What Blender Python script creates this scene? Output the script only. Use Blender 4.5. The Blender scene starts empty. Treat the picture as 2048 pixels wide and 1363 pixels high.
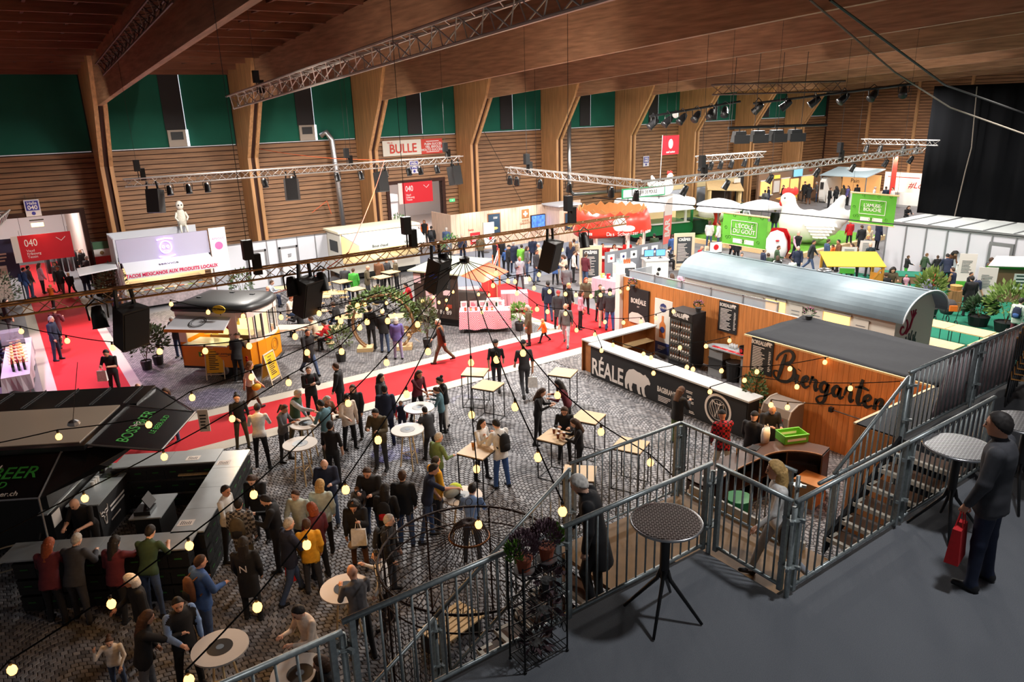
import bpy,bmesh,math,random
import numpy as np
from mathutils import Vector,Matrix,Euler
random.seed(7)
rnd=random.Random(11)
SC=bpy.context.scene
COL=SC.collection
PI=math.pi
# ------------------------------------------------------------------ camera
EYE=8.8
FPX=1457.17
YAW,PIT,ROLL=0.604703,0.309335,-0.0280984
_f=np.array([math.sin(YAW)*math.cos(PIT),math.cos(YAW)*math.cos(PIT),-math.sin(PIT)])
_r=np.array([math.cos(YAW),-math.sin(YAW),0.0])
_u=np.cross(_r,_f)
CR=_r*math.cos(ROLL)+_u*math.sin(ROLL)
CU=-_r*math.sin(ROLL)+_u*math.cos(ROLL)
CF=_f
cam=bpy.data.cameras.new('camera');cam.sensor_width=36.0;cam.lens=36.0*FPX/2048
cam.clip_end=300
cam_o=bpy.data.objects.new('camera',cam);COL.objects.link(cam_o)
cam_o.matrix_world=Matrix(((CR[0],CU[0],-CF[0],0),(CR[1],CU[1],-CF[1],0),(CR[2],CU[2],-CF[2],EYE),(0,0,0,1)))
SC.camera=cam_o
# ------------------------------------------------------------------ world, exposure, hall lighting
wd=bpy.data.worlds.new('world');SC.world=wd;wd.use_nodes=True
wd.node_tree.nodes['Background'].inputs[0].default_value=(0.9,0.93,1.0,1)
wd.node_tree.nodes['Background'].inputs[1].default_value=0.14
SC.view_settings.view_transform='Standard';SC.view_settings.look='None'
SC.view_settings.gamma=1.0;SC.view_settings.use_curve_mapping=False
SC.view_settings.exposure=0.42
SC.cycles.max_bounces=5;SC.cycles.diffuse_bounces=3;SC.cycles.glossy_bounces=2;SC.cycles.transmission_bounces=3;SC.cycles.caustics_reflective=False;SC.cycles.caustics_refractive=False;SC.cycles.adaptive_threshold=.05
def lamp(kind,loc,power,color=(1,.93,.83),target=None,size=.5,angle=110,blend=.6):
 L=bpy.data.lights.new('unseen_light',kind);L.energy=power;L.color=color
 if kind=='AREA':L.shape='DISK';L.size=size
 else:L.shadow_soft_size=size
 if kind=='SPOT':L.spot_size=math.radians(angle);L.spot_blend=blend
 o=bpy.data.objects.new('unseen_light',L);COL.objects.link(o);o.location=loc
 if target is not None:
  o.rotation_euler=(Vector(target)-Vector(loc)).to_track_quat('-Z','Y').to_euler()
 return o
for x,y,p in((9,33,1150),(17,33,1150),(26,33,1100),(35,33,950),(45,33,850),(56,33,1000),
    (12,22,1300),(21,22,1300),(30,22,1000),(40,22,780),(50,22,800),(62,24,900),
    (17,11,650),(25,11,900),(34,11,900)):
 lamp('AREA',(x,y,9.2),p,(1,.94,.87),(x,y,0),1.6)  # overhead area lights, added with no fixture modelled
for k in range(8):
 lamp('SPOT',(1.5+7.06*k,33.5,7.4),420,(1,.88,.72),(7.0+7.06*k,39.5,9.4),.15,60,.9)  # added upward spots that brighten the roof beams, no fixtures
for k in range(5):
 lamp('SPOT',(6+9*k,21,6.6),500,(1,.84,.7),(13+9*k,23,11.5),.2,75,.9)  # further added uplights towards the roof, also without fixtures
lamp('SPOT',(6.6,1.9,10.4),560,(.98,.98,1),(6.2,2.4,4.3),.22,130)
lamp('SPOT',(1.5,37,6.2),2200,(1,.62,.78),(2.0,33,0),.3,80)
lamp('SPOT',(-1.5,30,6.2),1500,(.95,.55,1),(-.5,29,0),.3,80)
# ------------------------------------------------------------------ helpers
def ray(x,y):
 return CF+CR*((x-1024)/FPX)-CU*((y-681.5)/FPX)
def G(x,y,z=0.0):
 d=ray(x,y);t=(z-EYE)/d[2];return Vector((d[0]*t,d[1]*t,z))
def onY(x,y,Y):
 d=ray(x,y);t=Y/d[1];return Vector((d[0]*t,Y,EYE+d[2]*t))
def onX(x,y,X):
 d=ray(x,y);t=X/d[0];return Vector((X,d[1]*t,EYE+d[2]*t))
MATS={}
def lin(c):
 return tuple(((v/255)/12.92 if v/255<=.04045 else((v/255+.055)/1.055)**2.4)for v in c)
def mat(key,rgb=(128,128,128),rough=.6,metal=0.0,emit=0.0,var=0.0,scale=8.0,stretch=(1,1,1),bump=0.0,alpha=1.0,trans=0.0,spec=.5,coord='Object',rgb2=None):
 if key in MATS:return MATS[key]
 m=bpy.data.materials.new(key);m.use_nodes=True;nt=m.node_tree;b=nt.nodes['Principled BSDF']
 c=lin(rgb);b.inputs['Base Color'].default_value=(*c,1);b.inputs['Roughness'].default_value=rough
 b.inputs['Metallic'].default_value=metal;b.inputs['Specular IOR Level'].default_value=spec
 if alpha<1:b.inputs['Alpha'].default_value=alpha
 if trans:b.inputs['Transmission Weight'].default_value=trans
 if emit:
  b.inputs['Emission Color'].default_value=(*c,1);b.inputs['Emission Strength'].default_value=emit
 if var or bump:
  tc=nt.nodes.new('ShaderNodeTexCoord');mp=nt.nodes.new('ShaderNodeMapping');mp.inputs['Scale'].default_value=stretch
  n=nt.nodes.new('ShaderNodeTexNoise');n.inputs['Scale'].default_value=scale;n.inputs['Detail'].default_value=5
  nt.links.new(tc.outputs[coord],mp.inputs[0]);nt.links.new(mp.outputs[0],n.inputs['Vector'])
  if var:
   r=nt.nodes.new('ShaderNodeValToRGB');r.color_ramp.elements[0].position=.3;r.color_ramp.elements[1].position=.7
   c2=lin(rgb2)if rgb2 else tuple(min(1,v*(1+var))for v in c)
   c1=c if rgb2 else tuple(v*(1-var)for v in c)
   r.color_ramp.elements[0].color=(*c1,1);r.color_ramp.elements[1].color=(*c2,1)
   nt.links.new(n.outputs['Fac'],r.inputs[0]);nt.links.new(r.outputs[0],b.inputs['Base Color'])
   if emit:nt.links.new(r.outputs[0],b.inputs['Emission Color'])
  if bump:
   bp=nt.nodes.new('ShaderNodeBump');bp.inputs['Strength'].default_value=bump;bp.inputs['Distance'].default_value=.02
   nt.links.new(n.outputs['Fac'],bp.inputs['Height']);nt.links.new(bp.outputs[0],b.inputs['Normal'])
 MATS[key]=m
 return m
def checker_mat(key,a,b_,scale,rough=.8):
 if key in MATS:return MATS[key]
 m=bpy.data.materials.new(key);m.use_nodes=True;nt=m.node_tree;b=nt.nodes['Principled BSDF']
 tc=nt.nodes.new('ShaderNodeTexCoord');ck=nt.nodes.new('ShaderNodeTexChecker')
 ck.inputs['Color1'].default_value=(*lin(a),1);ck.inputs['Color2'].default_value=(*lin(b_),1);ck.inputs['Scale'].default_value=scale
 nt.links.new(tc.outputs['Object'],ck.inputs['Vector']);nt.links.new(ck.outputs[0],b.inputs['Base Color']);b.inputs['Roughness'].default_value=rough
 MATS[key]=m
 return m
class MB:
 "collects shapes; build() links them as one mesh object"
 def __init__(s):s.v=[];s.f=[];s.m=[];s.cur=0;s.X=None
 def mi(s,i):s.cur=i;return s
 def add(s,vs,fs):
  o=len(s.v)
  s.v.extend([tuple(p)for p in vs]if s.X is None else[tuple(s.X@Vector(p))for p in vs])
  s.f.extend([tuple(o+i for i in f)for f in fs]);s.m.extend([s.cur]*len(fs));return s
 def box(s,c,d,rz=0.0,rx=0.0,ry=0.0):
  R=Euler((rx,ry,rz)).to_matrix();c=Vector(c)
  vs=[c+R@Vector((sx*d[0]/2,sy*d[1]/2,sz*d[2]/2))for sx in(-1,1)for sy in(-1,1)for sz in(-1,1)]
  return s.add(vs,[(0,1,3,2),(4,6,7,5),(0,4,5,1),(2,3,7,6),(0,2,6,4),(1,5,7,3)])
 def bb(s,a,b):
  return s.box([(a[i]+b[i])/2 for i in range(3)],[abs(b[i]-a[i])for i in range(3)])
 def bar(s,p,q,r,n=6,r2=None,cap=True):
  p=Vector(p);q=Vector(q);d=(q-p)
  if d.length<1e-6:return s
  d.normalize();a=d.orthogonal().normalized();b=d.cross(a);r2=r if r2 is None else r2
  vs=[c+(a*math.cos(2*PI*i/n)+b*math.sin(2*PI*i/n))*rr for c,rr in((p,r),(q,r2))for i in range(n)]
  fs=[(i,(i+1)%n,n+(i+1)%n,n+i)for i in range(n)]
  if cap:fs+=[tuple(range(n-1,-1,-1)),tuple(range(n,2*n))]
  return s.add(vs,fs)
 def tube(s,pts,r,n=6,closed=False):
  P=[Vector(p)for p in pts];N=len(P);vs=[];a=None
  rr=r if isinstance(r,(list,tuple))else[r]*N
  for i in range(N):
   t=(P[(i+1)%N]-P[i-1])if closed else(P[min(i+1,N-1)]-P[max(i-1,0)])
   t.normalize()
   if a is None:a=t.orthogonal().normalized()
   else:
    a=a-t*a.dot(t)
    a=a.normalized()if a.length>1e-5 else t.orthogonal().normalized()
   b=t.cross(a)
   vs+=[P[i]+(a*math.cos(2*PI*k/n)+b*math.sin(2*PI*k/n))*rr[i]for k in range(n)]
  fs=[]
  for i in range(N if closed else N-1):
   j=(i+1)%N
   fs+=[(i*n+k,i*n+(k+1)%n,j*n+(k+1)%n,j*n+k)for k in range(n)]
  if not closed:fs+=[tuple(range(n-1,-1,-1)),tuple((N-1)*n+k for k in range(n))]
  return s.add(vs,fs)
 def lathe(s,prof,c=(0,0,0),n=16,a0=0.0,a1=2*PI,sx=1.0,sy=1.0):
  full=abs(a1-a0-2*PI)<1e-6;k=n if full else n+1;vs=[]
  for r,z in prof:
   vs+=[(c[0]+sx*r*math.cos(a0+(a1-a0)*i/n),c[1]+sy*r*math.sin(a0+(a1-a0)*i/n),c[2]+z)for i in range(k)]
  fs=[]
  for j in range(len(prof)-1):
   for i in range(n):
    i2=(i+1)%k
    fs.append((j*k+i,j*k+i2,(j+1)*k+i2,(j+1)*k+i))
  if full and prof[0]!=prof[-1]:
   if prof[0][0]>1e-4:fs.append(tuple(range(k-1,-1,-1)))
   if prof[-1][0]>1e-4:fs.append(tuple((len(prof)-1)*k+i for i in range(k)))
  return s.add(vs,fs)
 def ball(s,c,r,n=8,m=6):
  r=r if isinstance(r,(tuple,list))else(r,r,r)
  vs=[(c[0],c[1],c[2]-r[2])]
  for j in range(1,m):
   a=-PI/2+PI*j/m
   vs+=[(c[0]+r[0]*math.cos(a)*math.cos(2*PI*i/n),c[1]+r[1]*math.cos(a)*math.sin(2*PI*i/n),c[2]+r[2]*math.sin(a))for i in range(n)]
  vs.append((c[0],c[1],c[2]+r[2]));fs=[(0,1+(i+1)%n,1+i)for i in range(n)]
  for j in range(m-2):
   fs+=[(1+j*n+i,1+j*n+(i+1)%n,1+(j+1)*n+(i+1)%n,1+(j+1)*n+i)for i in range(n)]
  L=len(vs)-1;o=1+(m-2)*n
  fs+=[(o+i,o+(i+1)%n,L)for i in range(n)]
  return s.add(vs,fs)
 def prism(s,poly,o,ux,uy,t):
  "polygon poly in the frame (o, ux, uy), extruded by vector t"
  o=Vector(o);ux=Vector(ux);uy=Vector(uy);t=Vector(t);n=len(poly)
  a=[o+ux*p[0]+uy*p[1]for p in poly];vs=a+[p+t for p in a]
  fs=[tuple(range(n)),tuple(range(2*n-1,n-1,-1))]+[(i,n+i,n+(i+1)%n,(i+1)%n)for i in range(n)]
  return s.add(vs,fs)
 def mesh(s,name,mats,smooth=False):
  me=bpy.data.meshes.new(name);me.from_pydata(s.v,[],s.f)
  mats=mats if isinstance(mats,(list,tuple))else[mats]
  for x in mats:me.materials.append(x)
  if len(mats)>1:me.polygons.foreach_set('material_index',s.m)
  if smooth:me.polygons.foreach_set('use_smooth',[True]*len(me.polygons))
  bm=bmesh.new();bm.from_mesh(me);bmesh.ops.recalc_face_normals(bm,faces=bm.faces);bm.to_mesh(me);bm.free()
  return me
 def build(s,name,mats,parent=None,smooth=False,loc=None):
  return place(name,s.mesh(name,mats,smooth),parent,loc)
def place(name,me,parent=None,loc=None,rz=0.0,mw=None):
 o=bpy.data.objects.new(name,me);COL.objects.link(o)
 if parent is not None:o.parent=parent
 if mw is not None:o.matrix_local=mw
 else:
  if loc is not None:o.location=loc
  if rz:o.rotation_euler=(0,0,rz)
 return o
def tag(o,label,cat,group=None,kind=None):
 if label:o['label']=label
 if cat:o['category']=cat
 if group:o['group']=group
 if kind:o['kind']=kind
 return o
def thing(name,label,cat,loc=(0,0,0),rz=0.0,group=None,kind=None):
 o=bpy.data.objects.new(name,None);COL.objects.link(o);o.empty_display_size=.2
 o.location=loc;o.rotation_euler=(0,0,rz)
 return tag(o,label,cat,group,kind)
def copy_tree(o,parent=None):
 c=o.copy();COL.objects.link(c)
 if parent is not None:c.parent=parent
 for ch in list(o.children):copy_tree(ch,c)
 return c
def B(name,m,parent,a,b):
 return MB().bb(a,b).build(name,m,parent)
_txt={}
def text(s_,size,m,parent,mw,name='lettering',ext=.004,align='CENTER',shear=0.0,bold=0.0,sx=1.0,sp=1.0):
 "flat lettering; mw maps text plane (x right, y up) into the parent's space"
 cu=bpy.data.curves.new('lettering','FONT');cu.body=s_;cu.size=size;cu.extrude=ext;cu.align_x=align;cu.align_y='CENTER'
 cu.shear=shear;cu.offset=bold;cu.resolution_u=3;cu.space_character=sp;cu.space_line=.9
 t=bpy.data.objects.new('tmp',cu);me=bpy.data.meshes.new_from_object(t)
 bpy.data.objects.remove(t);bpy.data.curves.remove(cu)
 me.materials.clear();me.materials.append(m)
 if sx!=1.0:me.transform(Matrix.Diagonal((sx,1,1,1)))
 o=place(name,me,parent);o.matrix_local=mw
 return o
def frame(o,ux,uy):
 ux=Vector(ux).normalized();uy=Vector(uy);uy=(uy-ux*uy.dot(ux)).normalized();n=ux.cross(uy)
 return Matrix(((ux[0],uy[0],n[0],o[0]),(ux[1],uy[1],n[1],o[1]),(ux[2],uy[2],n[2],o[2]),(0,0,0,1)))
ZU=(0,0,1)
def faceY(x,y,z):return frame((x,y,z),(1,0,0),ZU)
def faceX(x,y,z):return frame((x,y,z),(0,-1,0),ZU)
def up(x,y,z,a=0.0):return frame((x,y,z),(math.cos(a),math.sin(a),0),(-math.sin(a),math.cos(a),0))
WHITE=mat('white',(235,235,232),.5);BLACK=mat('black',(16,16,18),.5);STEEL=mat('steel',(176,178,180),.28,.9)
DARK=mat('dark_grey',(45,46,48),.6);PANEL=mat('stand_panel',(196,198,206),.55);ALU=mat('aluminium',(150,152,156),.4,.7)
RED=mat('red',(200,24,32),.6);PINE=mat('pine_board',(222,190,140),.55,var=.12,scale=3,stretch=(1,9,9))
GREEN=mat('green',(76,160,52),.6)
# ================================================================== the hall
GLU=mat('glulam',(160,122,94),.55,var=.3,scale=1.6,stretch=(6,.5,6),bump=.08,coord='Object')
GLUL=mat('glulam_column',(182,136,92),.5,var=.25,scale=1.6,stretch=(6,6,.4),bump=.08)
PLANK=mat('wall_plank',(142,104,72),.6,var=.35,scale=1.3,stretch=(.5,4,6),bump=.1)
ENDPLK=mat('end_wall_plank',(140,100,70),.6,var=.35,scale=1.3,stretch=(4,.5,6),bump=.1)
GROOVE=mat('groove_wood',(58,30,20),.8)
ROOFM=mat('roof_board',(92,56,40),.8,var=.2,scale=2)
BLIND=mat('green_blind',(10,92,74),.85,var=.12,scale=.6)
ORD=('leftmost','second','third','fourth','fifth','sixth','seventh','eighth','ninth','tenth','eleventh','twelfth')
WY,WX,SILL,DOORZ=43.0,67.5,7.27,4.35
FX=[4.75+7.06*k for k in range(-1,9)]
floor=B('floor',mat('hall_floor',(104,104,108),.55,var=.12,scale=.8),None,(-30,-12,-.2),(WX+.3,80,0));tag(floor,'dark grey hall floor',None,kind='structure')
def nb(x):
 for a,b in GATES:
  if a<x<b:return True
GATES=[(-4.6,3.35),(20.55,24.4)]
wall=thing('wall_back','horizontal plank wall under the green blinds',None,kind='structure')
m=MB();x0=-30
for a,b in GATES:
 m.bb((x0,WY+.05,0),(a,WY+.3,SILL));m.bb((a,WY+.05,DOORZ),(b,WY+.3,SILL));x0=b
m.bb((x0,WY+.05,0),(WX,WY+.3,SILL));m.build('backing',GROOVE,wall)
m=MB().bb((-30,WY+.06,SILL),(WX,WY+.3,12.2)).build('upper_backing',BLACK,wall)
NR=29;ph=(SILL-.04)/NR
edges=[-30]+FX+[WX]
for k in range(len(edges)-1):
 a,b=edges[k],edges[k+1]
 for r in range(NR):
  z0=r*ph;segs=[(a,b)]
  if z0+ph>.1 and z0<DOORZ-.02:
   for ga,gb in GATES:
    segs=[s for(p,q)in segs for s in([(p,q)]if q<=ga or p>=gb else[(p,min(q,ga))]*(p<ga)+[(max(p,gb),q)]*(q>gb))]
  for p,q in segs:
   if q-p<.15:continue
   bm_=MB().add([(p,WY-.03,z0+.02),(q,WY-.03,z0+.02),(q,WY+.01,z0+ph-.025),(p,WY+.01,z0+ph-.025),
       (p,WY+.06,z0+.02),(q,WY+.06,z0+.02),(q,WY+.06,z0+ph-.025),(p,WY+.06,z0+ph-.025)],
                           [(0,1,2,3),(4,7,6,5),(0,4,5,1),(3,2,6,7),(0,3,7,4),(1,5,6,2)])
   bm_.build('plank',PLANK,wall)
for i,(a,b)in enumerate(GATES):
 d=thing('door_%d'%(i+1),'wide open gate with dark wooden frame to the next hall',None,kind='structure')
 B('jamb',GROOVE,d,(a-.22,WY-.1,0),(a,WY+.35,DOORZ+.22));B('jamb',GROOVE,d,(b,WY-.1,0),(b+.22,WY+.35,DOORZ+.22));B('lintel',GROOVE,d,(a,WY-.1,DOORZ),(b,WY+.35,DOORZ+.22))
we=thing('wall_end','far plank end wall with vertical posts',None,kind='structure')
B('backing',GROOVE,we,(WX,-12,0),(WX+.3,WY+.3,13.5))
pst=[42.9,38.6,34.3,30.0,25.6,21.2,16.8]
for k in range(len(pst)-1):
 for r in range(44):
  z0=r*.25
  MB().bb((WX-.04,pst[k+1]+.12,z0+.02),(WX,pst[k]-.12,z0+.225)).build('plank',ENDPLK,we)
for y in pst[1:]:B('post',GLUL,we,(WX-.16,y-.12,0),(WX,y+.12,11))
def beam_z(y):return 9.40+.0665*(39.3-y)-.00026*(39.3-y)**2
for k,x in enumerate(FX):
 t=thing('timber_portal_frame','laminated timber portal frame, %s along the plank wall'%ORD[k],None,kind='structure')
 prof=[(WY-.05,0),(41.2,0),(41.2,6.6),(39.3,beam_z(39.3)),(38.5,11.2),(38.4,11.6),(WY-.05,11.4)]
 for s in(-1,1):
  MB().prism(prof,(x+s*.2-.09,0,0),(0,1,0),ZU,(.18,0,0)).build('column',GLUL,t)
 MB().prism([(WY-.1,0),(41.34,0),(41.34,6.6),(39.5,9.4),(WY-.1,11)],(x-.11,0,0),(0,1,0),ZU,(.22,0,0)).build('column_core',GROOVE,t)
 ys=[39.9,34,28,22,16,10,4,-4]
 lo=[(y,beam_z(y))for y in ys];hi=[(y,beam_z(y)+1.95+.012*(39.3-y))for y in ys]
 MB().prism(lo+hi[::-1],(x-.11,0,0),(0,1,0),ZU,(.22,0,0)).build('beam',GLU,t)
ceil_=thing('ceiling','timber roof with purlins',None,kind='structure')
def roof_z(y):return beam_z(min(y,39.3))+2.25+.012*(39.3-y)-(.10*(y-39.3)if y>39.3 else 0)
ysr=[WY+.3,39,28,16,4,-12]
MB().prism([(y,roof_z(y))for y in ysr]+[(y,roof_z(y)+.12)for y in ysr[::-1]],(-30,0,0),(0,1,0),ZU,(WX+30.3,0,0)).build('roof_deck',mat('roof_deck',(88,72,66),.8,var=.25,scale=2),ceil_)
for y in[WY-.25]+[41.2-1.75*i for i in range(22)]:
 z=roof_z(y)
 B('purlin',mat('purlin',(126,80,58),.7,var=.2,scale=2,stretch=(.5,5,5)),ceil_,(-30,y-.07,z-.36),(WX,y+.07,z))
for k in range(3):
 for j in range(9):
  for i in range(4):
   y=41.2-1.75*j;x=FX[k]+1.4+1.4*i
   B('cross_batten',ROOFM,ceil_,(x-.05,y-1.75,roof_z(y)-.12),(x+.05,y,roof_z(y-1.7)-.02))
for k in range(len(FX)):
 a=FX[k]+.35;b=(FX[k+1]if k+1<len(FX)else WX)-.35;c=(a+b)/2+.2
 w=thing('window_%d'%(k+1),'high window band above the plank wall, %s bay'%ORD[k],None,kind='structure')
 B('sill',mat('sill',(214,216,220),.5,emit=.15),w,(a,WY-.05,SILL-.01),(b,WY+.04,SILL+.03))  # faint emission puts the lit line of the sill into its material
 bl=tag(B('window_blind',BLIND,None,(a,WY-.12,SILL+.045),(b,WY-.07,11.32)),'dark green roller blind over the high window, %s bay from the left'%ORD[k],'blind')
 if k not in(0,):
  z0=SILL+.9 if k in(1,2)else SILL+.12
  ch=thing('ventilation_flap','black ventilation cloth strip hanging over the green blind in the %s bay from the left'%ORD[k],'vent',(c,WY-.16,z0))
  B('cloth',mat('vent_cloth',(40,38,40),.8),ch,(-.5,-.02,0),(.5,.02,11.25-z0));B('edge_gap',mat('daylight_gap',(235,240,250),.5,emit=.9),ch,(.5,.0,0),(.53,.02,11.25-z0))
  if k in(1,2):
   B('hatch',mat('hatch',(170,158,145),.6),ch,(-.45,-.1,-.85),(.45,.03,0));B('opening',BLACK,ch,(-.3,-.13,-.5),(.3,-.08,-.1))
   B('gap_strip',mat('daylight_gap',),ch,(.47,-.1,-.85),(.58,.03,0))
# ================================================================== people: one continuous body mesh per pose, hair as a child
def nets(F,org,h):
 "surface nets of a sampled distance field: vertices, quads"
 S=F<0;nx,ny,nz=F.shape
 cnt=np.zeros((nx-1,ny-1,nz-1));acc=np.zeros((nx-1,ny-1,nz-1,3))
 def sub(A,o):return A[o[0]:nx-1+o[0],o[1]:ny-1+o[1],o[2]:nz-1+o[2]]
 for ax in range(3):
  for p in(0,1):
   for q in(0,1):
    o=[0,0,0];o[(ax+1)%3]=p;o[(ax+2)%3]=q;o2=list(o);o2[ax]=1
    a=sub(F,o);b=sub(F,o2);c=(a<0)!=(b<0)
    t=np.where(c,a/np.where(c,a-b,1),0);pos=np.zeros(acc.shape)
    pos[...,ax]=t;pos[...,(ax+1)%3]=p;pos[...,(ax+2)%3]=q
    acc+=pos*c[...,None];cnt+=c
 act=cnt>0;idx=-np.ones(cnt.shape,int);idx[act]=np.arange(act.sum())
 base=np.argwhere(act);V=(acc[act]/cnt[act][:,None]+base)*h+org;Q=[]
 for ax in range(3):
  u,w=(ax+1)%3,(ax+2)%3
  sl=[slice(None)]*3;sl2=[slice(None)]*3;sl[ax]=slice(0,-1);sl2[ax]=slice(1,None)
  A=S[tuple(sl)];Bq=S[tuple(sl2)]
  for flip in(0,1):
   E_=np.argwhere((A&~Bq)if not flip else(~A&Bq))
   E_=E_[(E_[:,u]>0)&(E_[:,w]>0)&(E_[:,u]<F.shape[u]-1)&(E_[:,w]<F.shape[w]-1)]
   def at(du,dw):
    e=E_.copy();e[:,u]+=du;e[:,w]+=dw;return idx[e[:,0],e[:,1],e[:,2]]
   q=np.stack([at(-1,-1),at(0,-1),at(0,0),at(-1,0)],1)
   Q.append(q if not flip else q[:,::-1])
 return V,np.concatenate(Q)
def seg_d(P,a,b,ra,rb):
 a=np.array(a);b=np.array(b);ab=b-a;L=max(ab@ab,1e-9)
 t=np.clip(((P-a)@ab)/L,0,1)
 return np.linalg.norm(P-a-t[...,None]*ab,axis=-1)-(ra+(rb-ra)*t)
def ell_d(P,c,r,R=None):
 q=P-np.array(c)
 if R is not None:q=q@R
 r=np.array(r);return(np.linalg.norm(q/r,axis=-1)-1)*r.min()
def rx_(a):c,s=math.cos(a),math.sin(a);return np.array([[1,0,0],[0,c,-s],[0,s,c]])
def rz_(a):c,s=math.cos(a),math.sin(a);return np.array([[c,-s,0],[s,c,0],[0,0,1]])
POSES={
 'stand':((2,4,2),(-3,5,2),(8,9,14,10),(4,10,18,10),0,8,0),
 'relax':((6,5,8),(-4,6,2),(2,12,12,5),(18,14,62,30),2,10,14),
 'drink':((4,5,2),(-4,6,4),(5,10,20,8),(34,10,98,28),2,4,-12),
 'hold':((4,5,3),(-3,6,3),(28,10,82,32),(30,10,86,34),4,24,0),
 'crossed':((3,6,2),(-3,6,3),(30,8,86,62),(26,8,84,64),-2,2,8),
 'phone':((3,5,2),(-3,5,3),(36,8,98,26),(4,9,14,6),4,30,0),
 'walk':((24,3,8),(-20,3,22),(-18,8,12,6),(22,8,24,8),4,4,0),
 'walk2':((-18,3,26),(20,3,4),(20,9,26,8),(-14,9,14,6),4,6,6),
 'reach':((8,6,6),(-10,6,4),(10,10,30,10),(66,4,24,10),10,14,0),
 'lean':((10,7,8),(-4,6,2),(42,14,70,34),(44,14,72,34),20,16,6),
 'bend':((14,6,10),(-4,6,6),(48,6,22,8),(44,6,20,8),38,24,0),
 'back':((3,6,2),(-3,6,2),(-4,12,6,4),(-2,12,8,4),0,-2,10),
 'hip':((4,7,4),(-3,8,2),(-14,34,88,-20),(6,10,16,8),0,4,-10),
 'sit':((88,8,86),(84,9,84),(38,12,70,26),(34,12,76,28),10,16,0),
 'sit2':((86,10,92),(90,6,80),(20,10,40,20),(48,10,84,26),18,8,20),
 'child':((6,5,4),(-6,5,4),(12,14,30,10),(20,12,50,16),2,2,8),
 'cheek':((3,5,2),(-4,5,4),(12,14,40,18),(40,30,135,20),0,16,-10),
 'stairs':((16,4,30),(0,4,4),(6,9,14,6),(18,8,30,10),10,26,10),
 'carry':((20,4,8),(-14,4,16),(6,14,8,4),(32,8,84,34),3,8,0),
}
BODY={}
H0=1.75
def limb_dirs(spec,side,lean):
 fl,sp,kn=[math.radians(v)for v in spec[:3]]
 return fl,sp*side,kn
def body(pose,wear):
 key=(pose,wear)
 if key in BODY:return BODY[key]
 pl,pr,al,ar,lean,hp,ht=POSES[pose]
 sitting=pose.startswith('sit');prim=[]
 thick={'tee':0.0,'jacket':.016,'coat':.018,'skirt':.004,'gown':.006}[wear]
 hz=.93
 hips=[]
 for spec,s in((pl,-1),(pr,1)):
  fl,sp,kn=limb_dirs(spec,s,0)
  h=np.array([s*.085,0,hz]);d=np.array([math.sin(sp)*math.cos(fl),math.sin(fl),-math.cos(fl)*math.cos(sp)])
  k=h+d*.43;b=fl-kn;d2=np.array([math.sin(sp)*.6,math.sin(b),-math.cos(b)]);d2/=np.linalg.norm(d2);a=k+d2*.41
  hips.append((h,k,a,b))
 low=min(h[2][2]for h in hips)-.085
 drop=np.array([0,0,-low])
 J=[(h+drop,k+drop,a+drop,b)for h,k,a,b in hips];hc=np.array([0,0,hz])+drop
 L=rx_(-math.radians(lean))
 def up_(p):return hc+L@np.array(p)
 r_t=.088+thick*.6;r_k=.056+thick*.5;r_a=.040+thick*.6
 for h,k,a,b in J:
  prim.append((5,'seg',h,k,r_t,r_k));prim.append((6,'seg',k,a,r_k,r_a))
  fd=np.array([0,math.cos(max(b,-.5))*1.0,math.sin(max(b,-.5))*.4])if not sitting else np.array([0,1,0])
  heel=a+np.array([0,-.03,-.045]);toe=heel+fd*.165+np.array([0,0,-.005])
  prim.append((7,'seg',heel,toe,.040,.032))
  prim.append((7,'seg',a+np.array([0,0,.02]),heel,.04,.04))
 prim.append((5,'seg',hc+np.array([-.05,0,.03]),hc+np.array([.05,0,.03]),.115,.115))
 secs=[(-.02,.160,.118),(.10,.150,.112),(.22,.146,.108),(.36,.172,.118),(.46,.185,.112),(.52,.150,.085),(.56,.07,.06)]
 if wear in('jacket','coat'):secs=[(-.12 if wear=='jacket' else-.36,.188,.150),(.05,.176,.136)]+[(z,w+.02,d+.018)for z,w,d in secs[2:]]
 if wear=='skirt':secs=[(.06,.150,.112)]+secs[2:]
 if sitting and wear in('jacket','coat'):secs=secs[1:]
 prim.append((1,'torso',secs))
 if wear in('skirt','gown')and not sitting:
  prim.append((5,'cone',hc+np.array([0,0,.08]),hc+np.array([0,.0,-.42]),.135,.20))
 hands=[];sh_z=.49
 for spec,s in((al,-1),(ar,1)):
  fl,sp,el,inn=[math.radians(v)for v in spec]
  S=np.array([s*.185,0,sh_z]);d=np.array([s*math.sin(sp),math.sin(fl)*math.cos(sp),-math.cos(fl)*math.cos(sp)])
  E1=S+d*.285;b=fl+el
  d2=np.array([-s*math.sin(inn)*.9+s*math.sin(sp)*.4,math.sin(b),-math.cos(b)]);d2/=np.linalg.norm(d2);W=E1+d2*.245
  S,E1,W=up_(S),up_(E1),up_(W);dw=L@d2
  prim.append((2,'seg',S,E1,.056+thick,.044+thick));prim.append((3,'seg',E1,W,.042+thick,.030+thick*.8))
  prim.append((4,'seg',W+dw*.02,W+dw*.085,.030,.034));hands.append((W,dw,s,L@np.array([-s*1.0,.0,0])))
 nk=up_((0,.0,.53));hd=up_((0,.012,.545))
 HR=rz_(-math.radians(ht))@rx_(-math.radians(hp+lean*.55))
 def hp_(p):return hd+HR@np.array(p)
 hcen=hp_((0,.022,.155))
 prim.append((0,'seg',nk,hp_((0,.015,.08)),.055,.052))
 prim.append((0,'ell',hcen,(.076,.096,.112),HR));prim.append((0,'ell',hp_((0,.045,.085)),(.055,.062,.062),HR))
 prim.append((0,'seg',hp_((0,.118,.155)),hp_((0,.128,.128)),.009,.015))
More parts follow.
